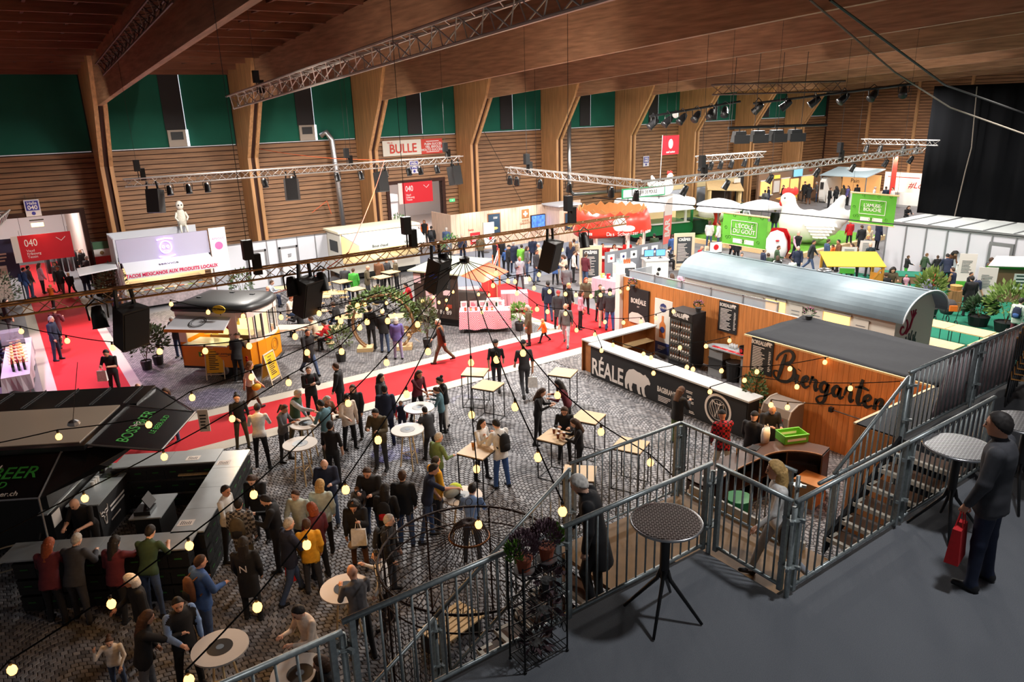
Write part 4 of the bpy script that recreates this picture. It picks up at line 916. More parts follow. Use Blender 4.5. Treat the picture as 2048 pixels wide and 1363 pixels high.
MB().bar((cx+.05,y0-.3,3.205),(cx+.05,y1+.2,3.205),.012,4).build('roof_seam',DARK,wg);MB().lathe([(0,.0),(.2,.0),(.26,.06),(.2,.12),(0,.14)],(cx+.35,14.0,3.14),16).build('roof_vent',STEEL,wg,True)
for a,b,lit in((14.75,15.15,1),(14.38,14.7,1),(12.04,12.93,1)):
 w_=B('window',mat('lit_room',(255,196,110),.5,emit=1.6),wg,(x0-.03,a,1.5),(x0+.02,b,2.25));B('frame',CREAM,w_,(x0-.06,a-.05,2.25),(x0+.02,b+.05,2.31));B('ledge',CREAM,w_,(x0-.08,a-.05,1.42),(x0+.02,b+.05,1.5))
for y in(15.5,13.95,13.2,11.65):s_=B('shutter',CREAM,wg,(x0-.05,y-.25,1.5),(x0-.01,y+.25,2.25));[B('slot',ALU,s_,(x0-.06,y-.15,1.8+.12*k),(x0-.05,y+.15,1.82+.12*k))for k in range(3)]
VIO=mat('snail_print',(150,34,66),.7);m=MB();m.tube([(21.75+.04*a*math.cos(a),y0-.01,2.1+.04*a*math.sin(a))for a in[.6+i*.32 for i in range(22)]],.03,5);m.build('spiral_drawing',VIO,wg);MB().tube([(21.95,y0-.01,1.9),(22.15,y0-.01,2.05),(22.25,y0-.01,2.35),(22.4,y0-.01,2.5)],.035,5).build('neck_drawing',VIO,wg)
for d in(-.15,0,.15):MB().tube([(22.25,y0-.01,2.33),(22.25+d,y0-.01,2.6)],.022,5).build('antler_drawing',VIO,wg)
m=MB()
for i in range(7):m.box((22.1+.09*i,y0-.005,1.45+.1*(i%3)),(.07,.01,.7-.06*i),ry=.25*(i%3-1))
m.build('machine_drawing',DARK,wg)
for y in(12,17.4):MB().lathe([(0,-.1),(.42,-.1),(.45,0),(.42,.1),(0,.1)],(0,0,0),18).build('wheel',BLACK,wg,loc=(x0+.3,y,.45)).rotation_euler=(0,PI/2,0)
# ================================================================== black beer stand on the left (turned 60 degrees)
GRN=mat('neon_green_print',(60,170,60),.7);TARP=mat('black_tarpaulin',(22,23,26),.22,spec=.7);STL=mat('brushed_top',(186,194,198),.34,.45,var=.06,scale=3)
BO,BA=(2.0,13.6,0),math.radians(60)
bs=thing('beer_stand_counter','u-shaped black crate counter with steel tops at the lower left','counter',BO,BA)
def steel_top(a,b,z=1.1):
 return B('steel_top',STL,bs,(a[0]+.005,a[1]+.005,z),(b[0]-.005,b[1]-.005,z+.03))
for i in range(4):steel_top((.1+.9*i,0),(1.0+.9*i,.65))
for i in range(4):steel_top((-.48,.12+.85*i),(.16,.97+.85*i))
steel_top((3.15,.66),(3.85,1.8));steel_top((3.15,1.8),(3.85,3.0))
CRT=mat('crate_black',(26,27,28),.5)
crm=MB().bb((0,0,0),(.38,.28,.30)).bb((-.008,-.008,.255),(.388,.288,.305)).bb((-.004,-.004,.1),(.384,.284,.13)).mesh('beer_crate',CRT)
crp=MB().bb((.12,-.012,.17),(.26,-.008,.2)).mesh('crate_print',mat('dim_green',(40,100,46),.7))
def crates(n,f,rows=3):
 for i in range(n):
  for k in range(rows):
   x,y,r=f(i);c_=place('beer_crate',crm,bs,(x,y,.02+.355*k),r);place('crate_print',crp,c_)
crates(9,lambda i:(.12+.395*i,.02,0));crates(8,lambda i:(-.46,.52+.395*i,-PI/2));crates(6,lambda i:(3.2,.7+.395*i+.38,-PI/2))
B('wood_shelf',PINE,bs,(3.12,.75,.82),(3.5,1.55,.85))
pt=thing('till_table','steel topped table with the till inside the beer stand','table',BO,BA);B('top',STL,pt,(1.05,1.18,.93),(2.05,1.82,.96));B('body',CRT,pt,(1.12,1.25,0),(1.98,1.75,.93));lines(pt,frame((1.1,1.5,.5),(0,-1,0),ZU),.2,.1,2,GRN)
tl=thing('cash_register','black till with tilted screen on the steel table','till',BO,BA);B('base',BLACK,tl,(1.15,1.42,.962),(1.5,1.75,1.05));MB().box((1.42,1.52,1.18),(.36,.02,.26),rx=-.5).build('screen',BLACK,tl);MB().bar((1.4,1.6,1.05),(1.4,1.55,1.15),.03,6).build('stand',DARK,tl)
for i,(x,y,l)in enumerate(((.35,.3,'price list lying on the near end of the beer counter'),(3.3,1.1,'white price list on the far steel counter of the beer stand'),(2.95,.3,'glossy leaflet on the long beer counter'))):
 t=thing('price_sheet',l,'paper',BO,BA);B('sheet',PALE,t,(x,y,1.131),(x+.22,y+.3,1.134));lines(t,up(BO[0]*0+x+.11,y+.15,1.134,0),.16,.22,6,DARK,.001)
sk=thing('sink_counter','black sink counter with steel top and white bull emblem','counter',BO,BA);B('top',STL,sk,(1.75,2.72,.94),(3.75,3.4,.97));B('body',CHAR,sk,(1.8,2.78,0),(3.7,3.36,.94));B('basin',mat('steel_dark',(90,94,98),.35,.8),sk,(3.0,2.85,.971),(3.5,3.25,.975))
BULL=[(0,.5),(-.12,.62),(-.3,.6),(-.42,.8),(-.36,.48),(-.16,.42),(-.14,.2),(-.06,-.1),(.06,-.1),(.14,.2),(.16,.42),(.36,.48),(.42,.8),(.3,.6),(.12,.62)]
def bull(parent,mw,s,m_=PALE):
 m=MB();m.X=mw;m.tube([(p[0]*s,p[1]*s,.004)for p in BULL],.022*s+.004,4,True)
 for sg in(-1,1):m.tube([(sg*.06*s,.34*s,.004),(sg*.12*s,.3*s,.004)],.012,4)
 m.tube([(-.05*s,.0,.004),(0,-.05*s,.004),(.05*s,0,.004)],.01,4);m.X=None;m.build('bull_emblem',m_,parent)
bull(sk,frame((2.02,2.775,.4),(1,0,0),ZU),.42);lines(sk,frame((2.7,2.775,.55),(1,0,0),ZU),.8,.2,2,PALE);lines(sk,frame((2.5,2.775,.3),(1,0,0),ZU),.5,.08,1,PALE)
t=thing('cup_tower','stack of white cups on the sink counter','cups',BO,BA);[MB().lathe([(0,0),(.035,0),(.045,.12),(0,.12)],(2.6+.12*i,3.2,.972),10).build('cup',WHITE,t)for i in range(3)]
bush_=thing('herb_pot','small green herb pot at the far end of the sink counter','plant',BO,BA);m=MB();leafball(m,(3.3,3.3,1.16),(.14,.14,.12),70,.12,5);m.build('leaves',mat('herb',(130,180,60),.7),bush_);MB().lathe([(0,0),(.06,0),(.08,.1),(0,.1)],(3.3,3.3,.975),10).build('pot',DARK,bush_)
tr_=thing('beer_trailer','black beer trailer with raised black tarpaulin flaps and green lettering','trailer',BO,BA)
B('body',BLACK,tr_,(1.3,3.45,.3),(3.6,6.2,2.5));B('roof_frame',TARP,tr_,(1.2,2.45,2.5),(3.45,6.3,2.6));B('roof_panel',mat('roof_beige',(176,158,140),.35),tr_,(1.36,2.6,2.6),(3.3,6.2,2.62));B('far_roof',TARP,tr_,(3.45,2.3,2.42),(4.6,6.2,2.58))
for i in range(5):MB().bar((3.45,2.6+.75*i,2.6),(4.6,2.6+.75*i,2.6),.015,4).build('roof_batten',BLACK,tr_)
def slab(pts,t_,name,m_,parent):
 p=[Vector(q)for q in pts];n=(p[1]-p[0]).cross(p[2]-p[0]).normalized()*t_;k=len(p)
 return MB().add(p+[q-n for q in p],[tuple(range(k)),tuple(range(2*k-1,k-1,-1))]+[(i,k+i,k+(i+1)%k,(i+1)%k)for i in range(k)]).build(name,m_,parent)
fl1=slab([(1.35,2.45,2.55),(1.25,1.0,2.38),(3.2,.95,2.38),(3.4,2.45,2.55)],.04,'awning_flap',TARP,tr_)
mwf=frame((2.3,1.75,2.475),(1,0,0),(0,1,.117));text('BOSS BEER',.34,GRN,tr_,mwf@Matrix.Translation((0,.12,0)),shear=.15);text('LE BEER-SUD',.17,GRN,tr_,mwf@Matrix.Translation((.15,-.3,0)),shear=.15);bull(tr_,mwf@Matrix.Translation((.1,0,.004)),.3)
for a,b in(((1.25,1.0,2.38),(3.2,.95,2.38)),((3.4,2.45,2.55),(3.2,.95,2.38)),((1.35,2.45,2.55),(1.25,1.0,2.38)),((3.2,.95,2.38),(4.7,2.35,2.5))):MB().bar(a,b,.018,5).build('flap_frame',ALU,tr_)
slab([(3.42,2.4,2.56),(3.2,1.0,2.37),(4.7,2.35,2.5)],.02,'corner_tarp',TARP,tr_)
fl2=slab([(1.2,2.9,2.5),(1.2,6.2,2.5),(.15,6.2,2.05),(.15,2.9,2.05)],.04,'awning_flap',TARP,tr_)
mw2=frame((.62,4.15,2.262),(0,-1,0),(1,0,.43));text('BOSS BEER',.42,GRN,tr_,mw2@Matrix.Translation((0,.12,0)),shear=.15);text('LE BEER-SUD',.22,GRN,tr_,mw2@Matrix.Translation((-.1,-.16,0)),shear=.15);text('www.bossbeer.ch',.16,PALE,tr_,mw2@Matrix.Translation((.25,-.38,0)));bull(tr_,mw2@Matrix.Translation((.1,.05,.004)),.36)
for a,b in(((.15,2.9,2.05),(.15,6.2,2.05)),((1.2,2.9,2.5),(.15,2.9,2.05))):MB().bar(a,b,.018,5).build('flap_frame',ALU,tr_)
slab([(1.25,2.9,2.48),(.15,2.9,2.03),(1.4,2.2,2.0),(2.6,1.9,2.2),(1.9,1.6,2.35)],.015,'corner_tarp',TARP,tr_);MB().bar((.1,2.9,0),(.15,2.9,2.05),.02,5).build('support_pole',ALU,tr_)
B('service_shelf',STL,tr_,(1.1,3.4,1.15),(2.9,3.6,1.18));B('notice',PALE,tr_,(1.28,3.43,.75),(1.6,3.44,1.05))
t=thing('price_sign','white hanging price sign at the edge of the raised flap','sign',BO,BA);B('sheet',PALE,t,(3.5,.78,1.75),(3.52,1.02,2.3));lines(t,frame((3.495,.9,2.0),(0,-1,0),ZU),.16,.4,5,DARK,.002)
t=thing('hose','coil of pale water hose on the paving beside the beer counter','hose',tuple(G(40,1140,.02)));MB().tube([(.5*math.cos(a)*(1+.04*a),.35*math.sin(a),.03+.05*a)for a in[i*.35 for i in range(30)]],.018,6).build('tube',mat('hose_pale',(190,176,150),.5),t,True);MB().bar((.45,.1,.5),(.6,.3,.9),.022,6).build('connector',DARK,t)
t=thing('round_top_table','pale round table partly hidden behind the beer trailer at the left edge','table',(-.8,24.2,0));MB().lathe([(0,1.06),(.42,1.06),(.42,1.1),(0,1.1)],(0,0,0),24).build('tabletop',mat('pinkish_top',(226,190,170),.5),t);MB().bar((0,0,0),(0,0,1.06),.03,8).build('column',DARK,t)
# ================================================================== yellow tram food truck
TO,TA=(4.3,27.4,0),math.radians(-46)
YEL=mat('tram_yellow',(240,146,16),.35);TWH=mat('tram_white',(228,214,206),.4);TBL=mat('tram_roof',(38,40,42),.4)
tm=thing('tram_food_truck','yellow and white tram shaped food truck with black roof','food truck',TO,TA)
def tram_outline(g=0.0):
 P=[(.5-g,-.45-g),(2.75+g,-.45-g)]
 P+=[(3.0+(.42+g)*math.sin(a)*.95-.02,.62-(1.07+g)*math.cos(a))for a in[PI*i/8 for i in range(1,8)]]
 return P+[(2.75+g,1.7+g),(.5-g,1.7+g)]
def ringwall(pts,z0,z1,name,m_,par,skip=()):
 m=MB();n=len(pts)
 for i in range(n):
  if i in skip:continue
  a,b=pts[i],pts[(i+1)%n];m.add([(*a,z0),(*b,z0),(*b,z1),(*a,z1)],[(0,1,2,3)])
 o=m.build(name,m_,par);md=o.modifiers.new('t','SOLIDIFY');md.thickness=.04;return o
O_=tram_outline();ringwall(O_,.42,1.3,'lower_body',YEL,tm);ringwall(O_,1.3,1.42,'white_band',TWH,tm,(0,));ringwall(O_,2.22,2.42,'upper_band',TWH,tm)
ringwall(O_,1.42,2.22,'side_wall',TWH,tm,(0,1,2,3,4,5,6,7,8));B('rear_panel',TWH,tm,(.5,-.46,1.3),(.78,-.42,2.3));B('front_panel',TWH,tm,(2.45,-.47,1.3),(2.78,-.43,2.3));B('flap_valance',TWH,tm,(.5,-.46,2.2),(2.8,-.42,2.42))
m=MB();zs=[(2.42,.05),(2.5,.1),(2.6,.06),(2.68,-.08),(2.72,-.35)];rings=[[(*p,z)for p in tram_outline(g)]for z,g in zs];n=len(O_)
for r in rings:m.v+=r
for k in range(len(rings)-1):
 for i in range(n):m.f.append((k*n+i,k*n+(i+1)%n,(k+1)*n+(i+1)%n,(k+1)*n+i));m.m.append(0)
m.f+=[tuple((len(rings)-1)*n+i for i in range(n)),tuple(range(n-1,-1,-1))];m.m+=[0,0];m.build('roof',TBL,tm,True)
for x,y in((1.0,.3),(1.8,1.1),(2.7,.9)):B('roof_hatch',DARK,tm,(x-.08,y-.05,2.71),(x+.08,y+.05,2.75))
GLS=mat('tram_glass',(214,206,190),.08,alpha=.3)
for i in range(2,8):
 a,b=Vector((*O_[i],0)),Vector((*O_[i+1],0))if i+1<n else Vector((*O_[0],0))
 d=b-a;p0=a+d*.1;p1=a+d*.9
 w_=MB().add([(p0.x,p0.y,1.42),(p1.x,p1.y,1.42),(p1.x,p1.y,2.22),(p0.x,p0.y,2.22)],[(0,1,2,3)]).build('window',GLS,tm)
 for s in((p0,p0),(p1,p1)):MB().bar((s[0].x,s[0].y,1.42),(s[1].x,s[1].y,2.24),.03,4).build('frame_post',DARK if i%2 else TWH,w_)
B('interior_floor',STEEL,tm,(.55,-.4,.45),(2.9,1.6,.5));B('lit_back_wall',mat('lit_cream',(255,236,170),.6,emit=.8),tm,(.6,1.55,1.0),(2.8,1.6,2.3));B('kitchen_block',STEEL,tm,(.9,.7,.5),(2.6,1.4,1.25));B('counter_shelf',STL,tm,(.78,-.75,1.26),(2.45,-.42,1.3));B('serving_top',STL,tm,(.78,-.42,1.22),(2.45,.3,1.26))
for i in range(5):
 B('menu_card',mat('menu_yellow',(250,214,90),.6,emit=.35),tm,(.95+.3*i,.32,1.75),(1.2+.3*i,.34,2.1))
 MB().lathe([(0,0),(.1,0),(.1,.012),(0,.012)],(0,0,0),12).build('dish_photo',WHITE,tm,loc=(1.075+.3*i,.31,1.95)).rotation_euler=(PI/2,0,0)
for i in range(2):B('menu_card',mat('menu_yellow',()),tm,(.95+.3*i,.32,1.35),(1.2+.3*i,.34,1.7))
slab([(.55,-.46,2.26),(2.6,-.46,2.26),(2.75,-1.2,2.02),(.6,-1.3,2.02)],-.05,'service_flap',mat('flap_white',(204,206,212),.3),tm);slab([(.6,-1.3,2.02),(2.75,-1.2,2.02),(2.75,-1.22,1.92),(.6,-1.32,1.92)],.02,'flap_edge',YEL,tm)
mwt=frame((1.6,-.86,2.165),(1,0,0),(0,.95,.31));annulus(mwt,.27,.30,DARK,tm,'round_logo');annulus(mwt,.2,.215,DARK,tm,'round_logo')
mws=frame((3.42,.75,.95),(.0,1,0),ZU);annulus(mws,.20,.25,mat('gold_print',(170,120,30),.5),tm,'round_logo');annulus(mws,.12,.14,mat('gold_print',()),tm,'round_logo')
def pflag(par,x,y,z,s,fx=True):
 B('flag_green',GREEN,par,(x,y-.006,z),(x+s*.4,y,z+s*.65));B('flag_red',RED,par,(x+s*.4,y-.006,z),(x+s,y,z+s*.65));B('flag_emblem',mat('menu_yellow',()),par,(x+s*.33,y-.008,z+s*.22),(x+s*.48,y,z+s*.42))
pflag(tm,1.15,-.452,.78,.26);text('Spécialités portugaises',.13,DARK,tm,faceY(2.0,-.455,.92),shear=.3);lines(tm,faceY(2.0,-.455,.82),.6,.03,1,DARK);text('Nº 171',.12,DARK,tm,faceY(2.6,-.472,1.62))
sp_=thing('oval_roof_sign','yellow oval sign on the roof edge of the tram truck','sign',TO,TA);MB().lathe([(0,-.02),(.24,-.02),(.24,.02),(0,.02)],(0,0,0),24,sx=1,sy=.62).build('plate',mat('sign_yellow',(236,200,20),.5),sp_,loc=(2.3,-.62,2.56)).rotation_euler=(PI/2-.2,0,0);text('ELÉCTRICO',.1,BLACK,sp_,frame((2.3,-.655,2.57),(1,0,0),(0,.2,1)))
MB().bar((2.3,-.55,2.35),(2.3,-.6,2.45),.015,5).build('bracket',DARK,sp_)
for y in(-.35,1.45):
 w_=MB().lathe([(0,-.09),(.2,-.09),(.31,-.07),(.31,.07),(.2,.09),(0,.09)],(0,0,0),18).build('wheel',mat('tyre',(24,24,24),.8),tm,True,(2.05,y,.31));w_.rotation_euler=(PI/2,0,0);MB().lathe([(0,.095),(.17,.095),(.18,.085)],(0,0,0),14).build('rim',STEEL,w_)
B('bumper',BLACK,tm,(.45,-.4,.32),(2.9,1.65,.44));B('step',PANEL,tm,(.95,-.6,.12),(1.45,-.42,.26));MB().tube([(2.9,-.5,.45),(3.4,-.1,.45),(3.55,.6,.45),(3.4,1.3,.45)],.06,6).build('front_bumper',TBL,tm,True)
for z in(.62,.72,.82):MB().lathe([(0,0),(.045,0),(.045,.02),(0,.02)],(0,0,0),10).build('tail_light',RED,tm,loc=(2.98,-.46,z)).rotation_euler=(PI/2,0,0)
lamp('POINT',(TO[0]+1.2,TO[1]-.2,2.1),60,(1,.85,.5),size=.15)
for i,(y0_)in enumerate((.2,)):
 t=thing('cured_ham','red cured ham hanging under the tram flap','ham',TO,TA);MB().lathe([(0,-.2),(.07,-.12),(.09,0),(.05,.14),(.02,.22),(0,.22)],(2.35,-.3,1.95),10).build('meat',mat('ham',(190,40,40),.4),t,True);MB().bar((2.35,-.3,2.15),(2.35,-.3,2.25),.006,4).build('string',DARK,t)
def aboard(x,y,rz,label,face=(244,190,40),h=1.15,w=.62):
 t=thing('a_board_sign',label,'sign',(x,y,0),rz)
 for s in(-1,1):
  m=MB();m.X=Matrix.Translation((0,s*.22,0))@Matrix.Rotation(s*.19,4,'X')
  for sx in(-1,1):m.box((sx*w/2,0,h/2),(.035,.025,h))
  m.box((0,0,h-.02),(w,.025,.035));m.box((0,0,.2),(w,.025,.03));m.X=None;m.build('frame',mat('pale_wood',(226,206,176),.5),t)
  m=MB();m.X=Matrix.Translation((0,s*.22,0))@Matrix.Rotation(s*.19,4,'X');m.box((0,0,h*.58),(w-.05,.012,h*.72));m.X=None;p=m.build('panel',mat('abpanel_%d'%face[1],face,.6),t)
  mw=Matrix.Translation((0,s*.22,0))@Matrix.Rotation(s*.19,4,'X')@frame((0,s*.009,h*.56),(-s,0,0),ZU);lines(p,mw,w*.6,h*.5,9,DARK,.003,int(x*5));lines(p,mw@Matrix.Translation((0,h*.31,0)),w*.4,.05,1,BLACK,.003)
aboard(TO[0]+.9,TO[1]-1.55,-.55,'yellow menu a-board on the paving left of the tram truck');aboard(*(Vector((*TO[:2],))+Vector((3.95*math.cos(TA)+.7*math.sin(TA),3.95*math.sin(TA)-.7*math.cos(TA)))),.75,'narrow yellow a-board at the front of the tram truck')
# ================================================================== taco stand, panels, hot dish trailer along the wall
tc_=thing('taco_truck','white taco trailer with raised flap and neon skull sign','food truck');PK=mat('pink_letter',(200,20,80),.6)
B('tall_back_screen',PANEL,tc_,(4.1,40.4,0),(8.2,40.5,3.5));B('screen_side',PANEL,tc_,(4.1,38.5,0),(4.16,40.4,3.45));B('body',mat('truck_white',(200,200,208),.4),tc_,(4.2,38.6,.3),(8.3,40.2,.72));B('upper_sign',mat('sign_white',(166,162,184),.5),tc_,(4.2,38.45,2.05),(8.3,38.6,3.4));B('roof',PANEL,tc_,(4.2,38.6,2.3),(8.3,40.2,2.4))
B('back_wall_lit',mat('lit_kitchen',(250,214,160),.6,emit=.5),tc_,(4.25,40.1,.72),(8.25,40.15,2.3));B('counter',STEEL,tc_,(4.2,38.2,.72),(8.3,38.8,.77));B('kitchen',STEEL,tc_,(4.6,39.3,.72),(7.9,39.9,1.1));B('skirt',mat('flower_skirt',(214,200,206),.6,var=.25,scale=9),tc_,(4.2,38.28,.1),(8.3,38.36,.72));B('chassis',BLACK,tc_,(4.3,38.7,.12),(8.2,40.1,.3))
slab([(4.3,38.45,2.3),(8.2,38.45,2.3),(8.25,37.2,2.0),(4.25,37.2,2.0)],-.05,'service_flap',mat('flap_white',()),tc_);B('flap_fascia',mat('flap_white',()),tc_,(4.25,37.18,1.72),(8.25,37.22,2.0));text('TACOS MEXICANOS AUX PRODUITS LOCAUX',.22,PK,tc_,faceY(6.25,37.175,1.86),bold=.008,sx=.85,sp=1.05);text('SERVICE',.25,DARK,tc_,frame((6.2,37.75,2.145),(1,0,0),(0,1,.24)))
for x in(4.22,8.28):B('corner_post',WHITE,tc_,(x-.05,38.45,.3),(x+.05,38.6,2.3))
NEO=mat('neon_white',(214,170,255),.5,emit=5.0);m=MB();m.X=faceY(6.3,38.43,2.75)
m.tube([(.26*math.cos(a),.3*math.sin(a)+.08,.02)for a in[2*PI*i/18 for i in range(18)]],.02,5,True)
for s in(-1,1):m.tube([(s*.1+.05*math.cos(a),.1+.06*math.sin(a),.02)for a in[2*PI*i/8 for i in range(8)]],.015,4,True)
m.tube([(-.12,-.1,.02),(0,-.13,.02),(.12,-.1,.02)],.015,4);m.tube([(-.35,.45,.02),(0,.5,.02),(.35,.45,.02)],.03,5);m.tube([(-.35,-.36,.02),(0,-.42,.02),(.38,-.34,.02)],.03,5);m.X=None;m.build('neon_skull',NEO,tc_)
for x in(5.3,7.4):
 w_=MB().lathe([(0,-.09),(.3,-.09),(.34,0),(.3,.09),(0,.09)],(0,0,0),16).build('wheel',mat('tyre',()),tc_,True,(x,38.75,.34));w_.rotation_euler=(PI/2,0,0);MB().lathe([(0,.095),(.18,.095)],(0,0,0),12).build('rim',ALU,w_)
for i in range(7):t=thing('food_tray','steel food tray on the lit taco counter','tray',(4.7+.5*i,38.5,.77),0,'trays on the taco counter');B('pan',STL,t,(-.18,-.12,0),(.18,.12,.09));B('filling',mat('food_%d'%(i%3),((196,130,60),(150,60,30),(110,140,50))[i%3],.7),t,(-.16,-.1,.09),(.16,.1,.1))
lamp('POINT',(6.2,39.2,2.1),120,(1,.8,.55),size=.3)
fg_=thing('mexican_flag','green white red flag hanging left of the taco stand','flag');
for i,(m_,z)in enumerate(((mat('flag_dull_green',(80,120,90),.8),2.54),(WHITE,2.17),(mat('flag_dull_red',(214,70,70),.8),1.8))):B('stripe',m_,fg_,(3.55,42.1,z),(4.25,42.12,z+.37))
MB().bar((3.5,42.12,0),(3.5,42.12,3.0),.025,5).build('pole',DARK,fg_);MB().bar((3.5,42.12,2.93),(4.28,42.12,2.93),.015,5).build('cross_bar',DARK,fg_);decal(ring_poly(.1,10),faceY(3.9,42.09,2.35),1,mat('emblem_brown',(120,90,50),.7),fg_,'emblem')
gd=thing('cloth_skeleton','white cloth figure sitting on top of the taco stand screen','figure',(7.55,40.3,3.5));MB().lathe([(0,-.45),(.2,-.45),(.24,-.1),(.2,.25),(.12,.4),(0,.42)],(0,-.08,.45),12,sy=.7).build('body',mat('cloth_floral',(216,210,196),.8,var=.12,scale=20),gd,True);MB().ball((0,-.1,1.05),(.19,.19,.24),12,8).build('head',mat('bone',(226,220,208),.7),gd,True)
for s in(-1,1):MB().ball((s*.07,-.27,1.08),.04,6,5).build('eye_socket',BLACK,gd);MB().tube([(s*.2,-.1,.7),(s*.3,-.2,.45),(s*.2,-.32,.3)],[.06,.05,.04],6).build('arm',mat('bone',()),gd,True);MB().tube([(s*.1,-.15,.05),(s*.14,-.35,0),(s*.14,-.38,-.4)],[.08,.06,.04],6).build('leg',mat('bone',()),gd,True)
t=thing('side_awning','narrow white awning in front of the left gate','awning');slab([(2.4,37.4,2.2),(4.0,37.8,2.25),(4.1,39.3,2.3),(2.45,38.9,2.25)],.06,'canopy',mat('flap_white',()),t);[MB().bar((x,y,0),(x,y,2.2),.02,5).build('leg',ALU,t)for x,y in((4.0,37.9),(4.05,39.1))]
bn=thing('skull_banner','white banner with pink skull print right of the taco stand','banner',(8.75,38.4,0));B('cloth',WHITE,bn,(-.4,-.01,1.2),(.4,.01,3.5));decal(ring_poly(.2,12),faceY(0,-.012,2.6),1,mat('pink_print',(214,110,170),.7),bn,'print');text('AMIGOS',.16,mat('pink_print',()),bn,faceY(0,-.012,2.95));MB().bar((-.42,0,0),(-.42,0,3.5),.02,5).build('pole',mat('pole_brown',(96,60,40),.6),bn)
pw=thing('panel_wall','row of white exhibition panels with two grey framed doors','wall')
for i,x in enumerate([8.45,9.15,10.1,11.25,11.8,12.9,13.9]):
 xe=[9.15,10.1,11.25,11.8,12.9,13.9,14.6][i]
 pn=B('panel',PANEL,pw,(x+.02,38.85,0),(xe-.02,38.88,2.46));B('profile',ALU,pw,(x-.02,38.82,0),(x+.02,38.9,2.5))
B('top_profile',ALU,pw,(8.45,38.82,2.46),(14.6,38.9,2.5))
for x in(10.12,11.82):d_=B('door',mat('door_panel',(206,206,210),.5),pw,(x+.12,38.80,.03),(x+.95,38.84,1.95));B('door_frame',ALU,d_,(x+.02,38.78,0),(x+.12,38.85,2.05));B('door_frame',ALU,d_,(x+.95,38.78,0),(x+1.05,38.85,2.05));B('door_frame',ALU,d_,(x+.02,38.78,1.95),(x+1.05,38.85,2.05))
lines(pw,faceY(12.4,38.795,1.55),.22,.2,3,DARK)
ft=thing('hot_dish_trailer','white food trailer with pale roof and slanting flap at the wall','food truck');TRW=mat('trailer_white',(206,202,190),.45)
B('body',TRW,ft,(14.6,37.0,.4),(19.3,39.0,1.0));B('back',TRW,ft,(14.6,38.95,.4),(19.3,39.0,2.65));B('end_wall',TRW,ft,(14.6,37.0,1.0),(14.66,39.0,2.65));B('end_wall',TRW,ft,(19.24,37.0,1.0),(19.3,39.0,2.65));B('roof',mat('trailer_roof',(222,214,186),.5),ft,(14.5,36.95,2.65),(19.4,39.1,2.75));B('lit_interior',mat('lit_kitchen',()),ft,(14.7,38.9,1.0),(19.2,38.94,2.6));B('window_poster',BLACK,ft,(14.58,37.4,1.6),(14.6,38.5,2.2));B('counter',STEEL,ft,(14.7,36.8,1.0),(19.2,37.2,1.04));B('rails',ALU,ft,(14.7,37.0,2.5),(19.2,37.06,2.62))
slab([(14.7,37.0,2.6),(19.2,37.0,2.6),(18.9,35.5,2.2),(15.0,35.5,2.2)],-.05,'service_flap',mat('flap_white',()),ft);B('flap_fascia',mat('fascia_print',(206,214,206),.6),ft,(15.0,35.47,1.9),(18.9,35.51,2.2));text('Bout chaud',.2,DARK,ft,faceY(16.2,35.465,2.05));text('Wraps',.2,DARK,ft,faceY(17.9,35.465,2.05));B('chassis',BLACK,ft,(14.8,37.2,.12),(19.1,38.8,.4))
for x in(16.3,17.3):MB().lathe([(0,-.08),(.28,-.08),(.32,0),(.28,.08),(0,.08)],(0,0,0),14).build('wheel',mat('tyre',()),ft,True,(x,37.1,.32)).rotation_euler=(PI/2,0,0)
lamp('POINT',(17,37.8,2.3),90,(1,.85,.6),size=.3)
KO,KA=(15.0,25.55,0),math.radians(118)
kk=thing('snack_kiosk','dark timber snack trailer with menu posters and pale green roof','kiosk',KO,KA);DKT=mat('dark_boards',(62,46,40),.6,var=.2,scale=3)
n=15
for i in range(n):B('board',DKT,kk,(2.2*i/n+.004,-.02,.35),(2.2*(i+1)/n-.004,.02,2.3))
B('shell',DKT,kk,(0,-2.4,.35),(2.2,-.02,1.0));B('back_shell',DKT,kk,(2.1,-2.4,.35),(2.2,-.02,2.3));slab([(-.25,.15,2.35),(2.4,.15,2.35),(2.3,-2.6,2.5),(-.25,-2.6,2.5)],-.06,'roof',mat('roof_pale_green',(190,194,168),.7),kk);slab([(-.2,-2.4,2.36),(-.2,0.1,2.3),(-1.1,-.2,2.0),(-1.1,-2.5,2.0)],.02,'orange_awning',mat('awning_orange',(226,90,50),.6),kk)
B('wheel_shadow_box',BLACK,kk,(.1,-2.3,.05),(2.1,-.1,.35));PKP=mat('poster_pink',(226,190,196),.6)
def kplate(x,z,w,h,m_,nm='poster'):return B(nm,m_,kk,(x-w/2,.02,z-h/2),(x+w/2,.035,z+h/2))
kplate(1.35,1.45,.5,1.5,PKP)
for z in(1.95,1.5,1.05):MB().lathe([(0,0),(.13,0),(.13,.01),(0,.01)],(0,0,0),12).build('dish_photo',mat('dish_brown',(150,90,60),.6),kk,loc=(1.35,.036,z)).rotation_euler=(-PI/2,0,0)
kplate(.55,1.9,.4,.55,DARK);lines(kk,frame((.55,.038,1.9),(-1,0,0),ZU),.3,.4,6,PALE,.003);kplate(.55,1.48,.34,.22,PKP);kplate(2.0,2.0,.35,.4,PKP);kplate(.5,.9,.35,.16,mat('sign_redbrown',(160,60,40),.6));text('079 807 81 89',.26,PALE,kk,frame((1.1,.04,.62),(-1,0,0),ZU));text('RACLETTE',.14,RED,kk,frame((1.25,.04,2.22),(-1,0,0),ZU),bold=.004);kplate(1.6,.45,.4,.1,PALE)
lamp('POINT',tuple(Vector((KO[0],KO[1],2.1))+Vector((1.5,-.2,0))),70,(1,.8,.55),size=.2)
GING=checker_mat('gingham',(214,40,92),(240,214,222),26)
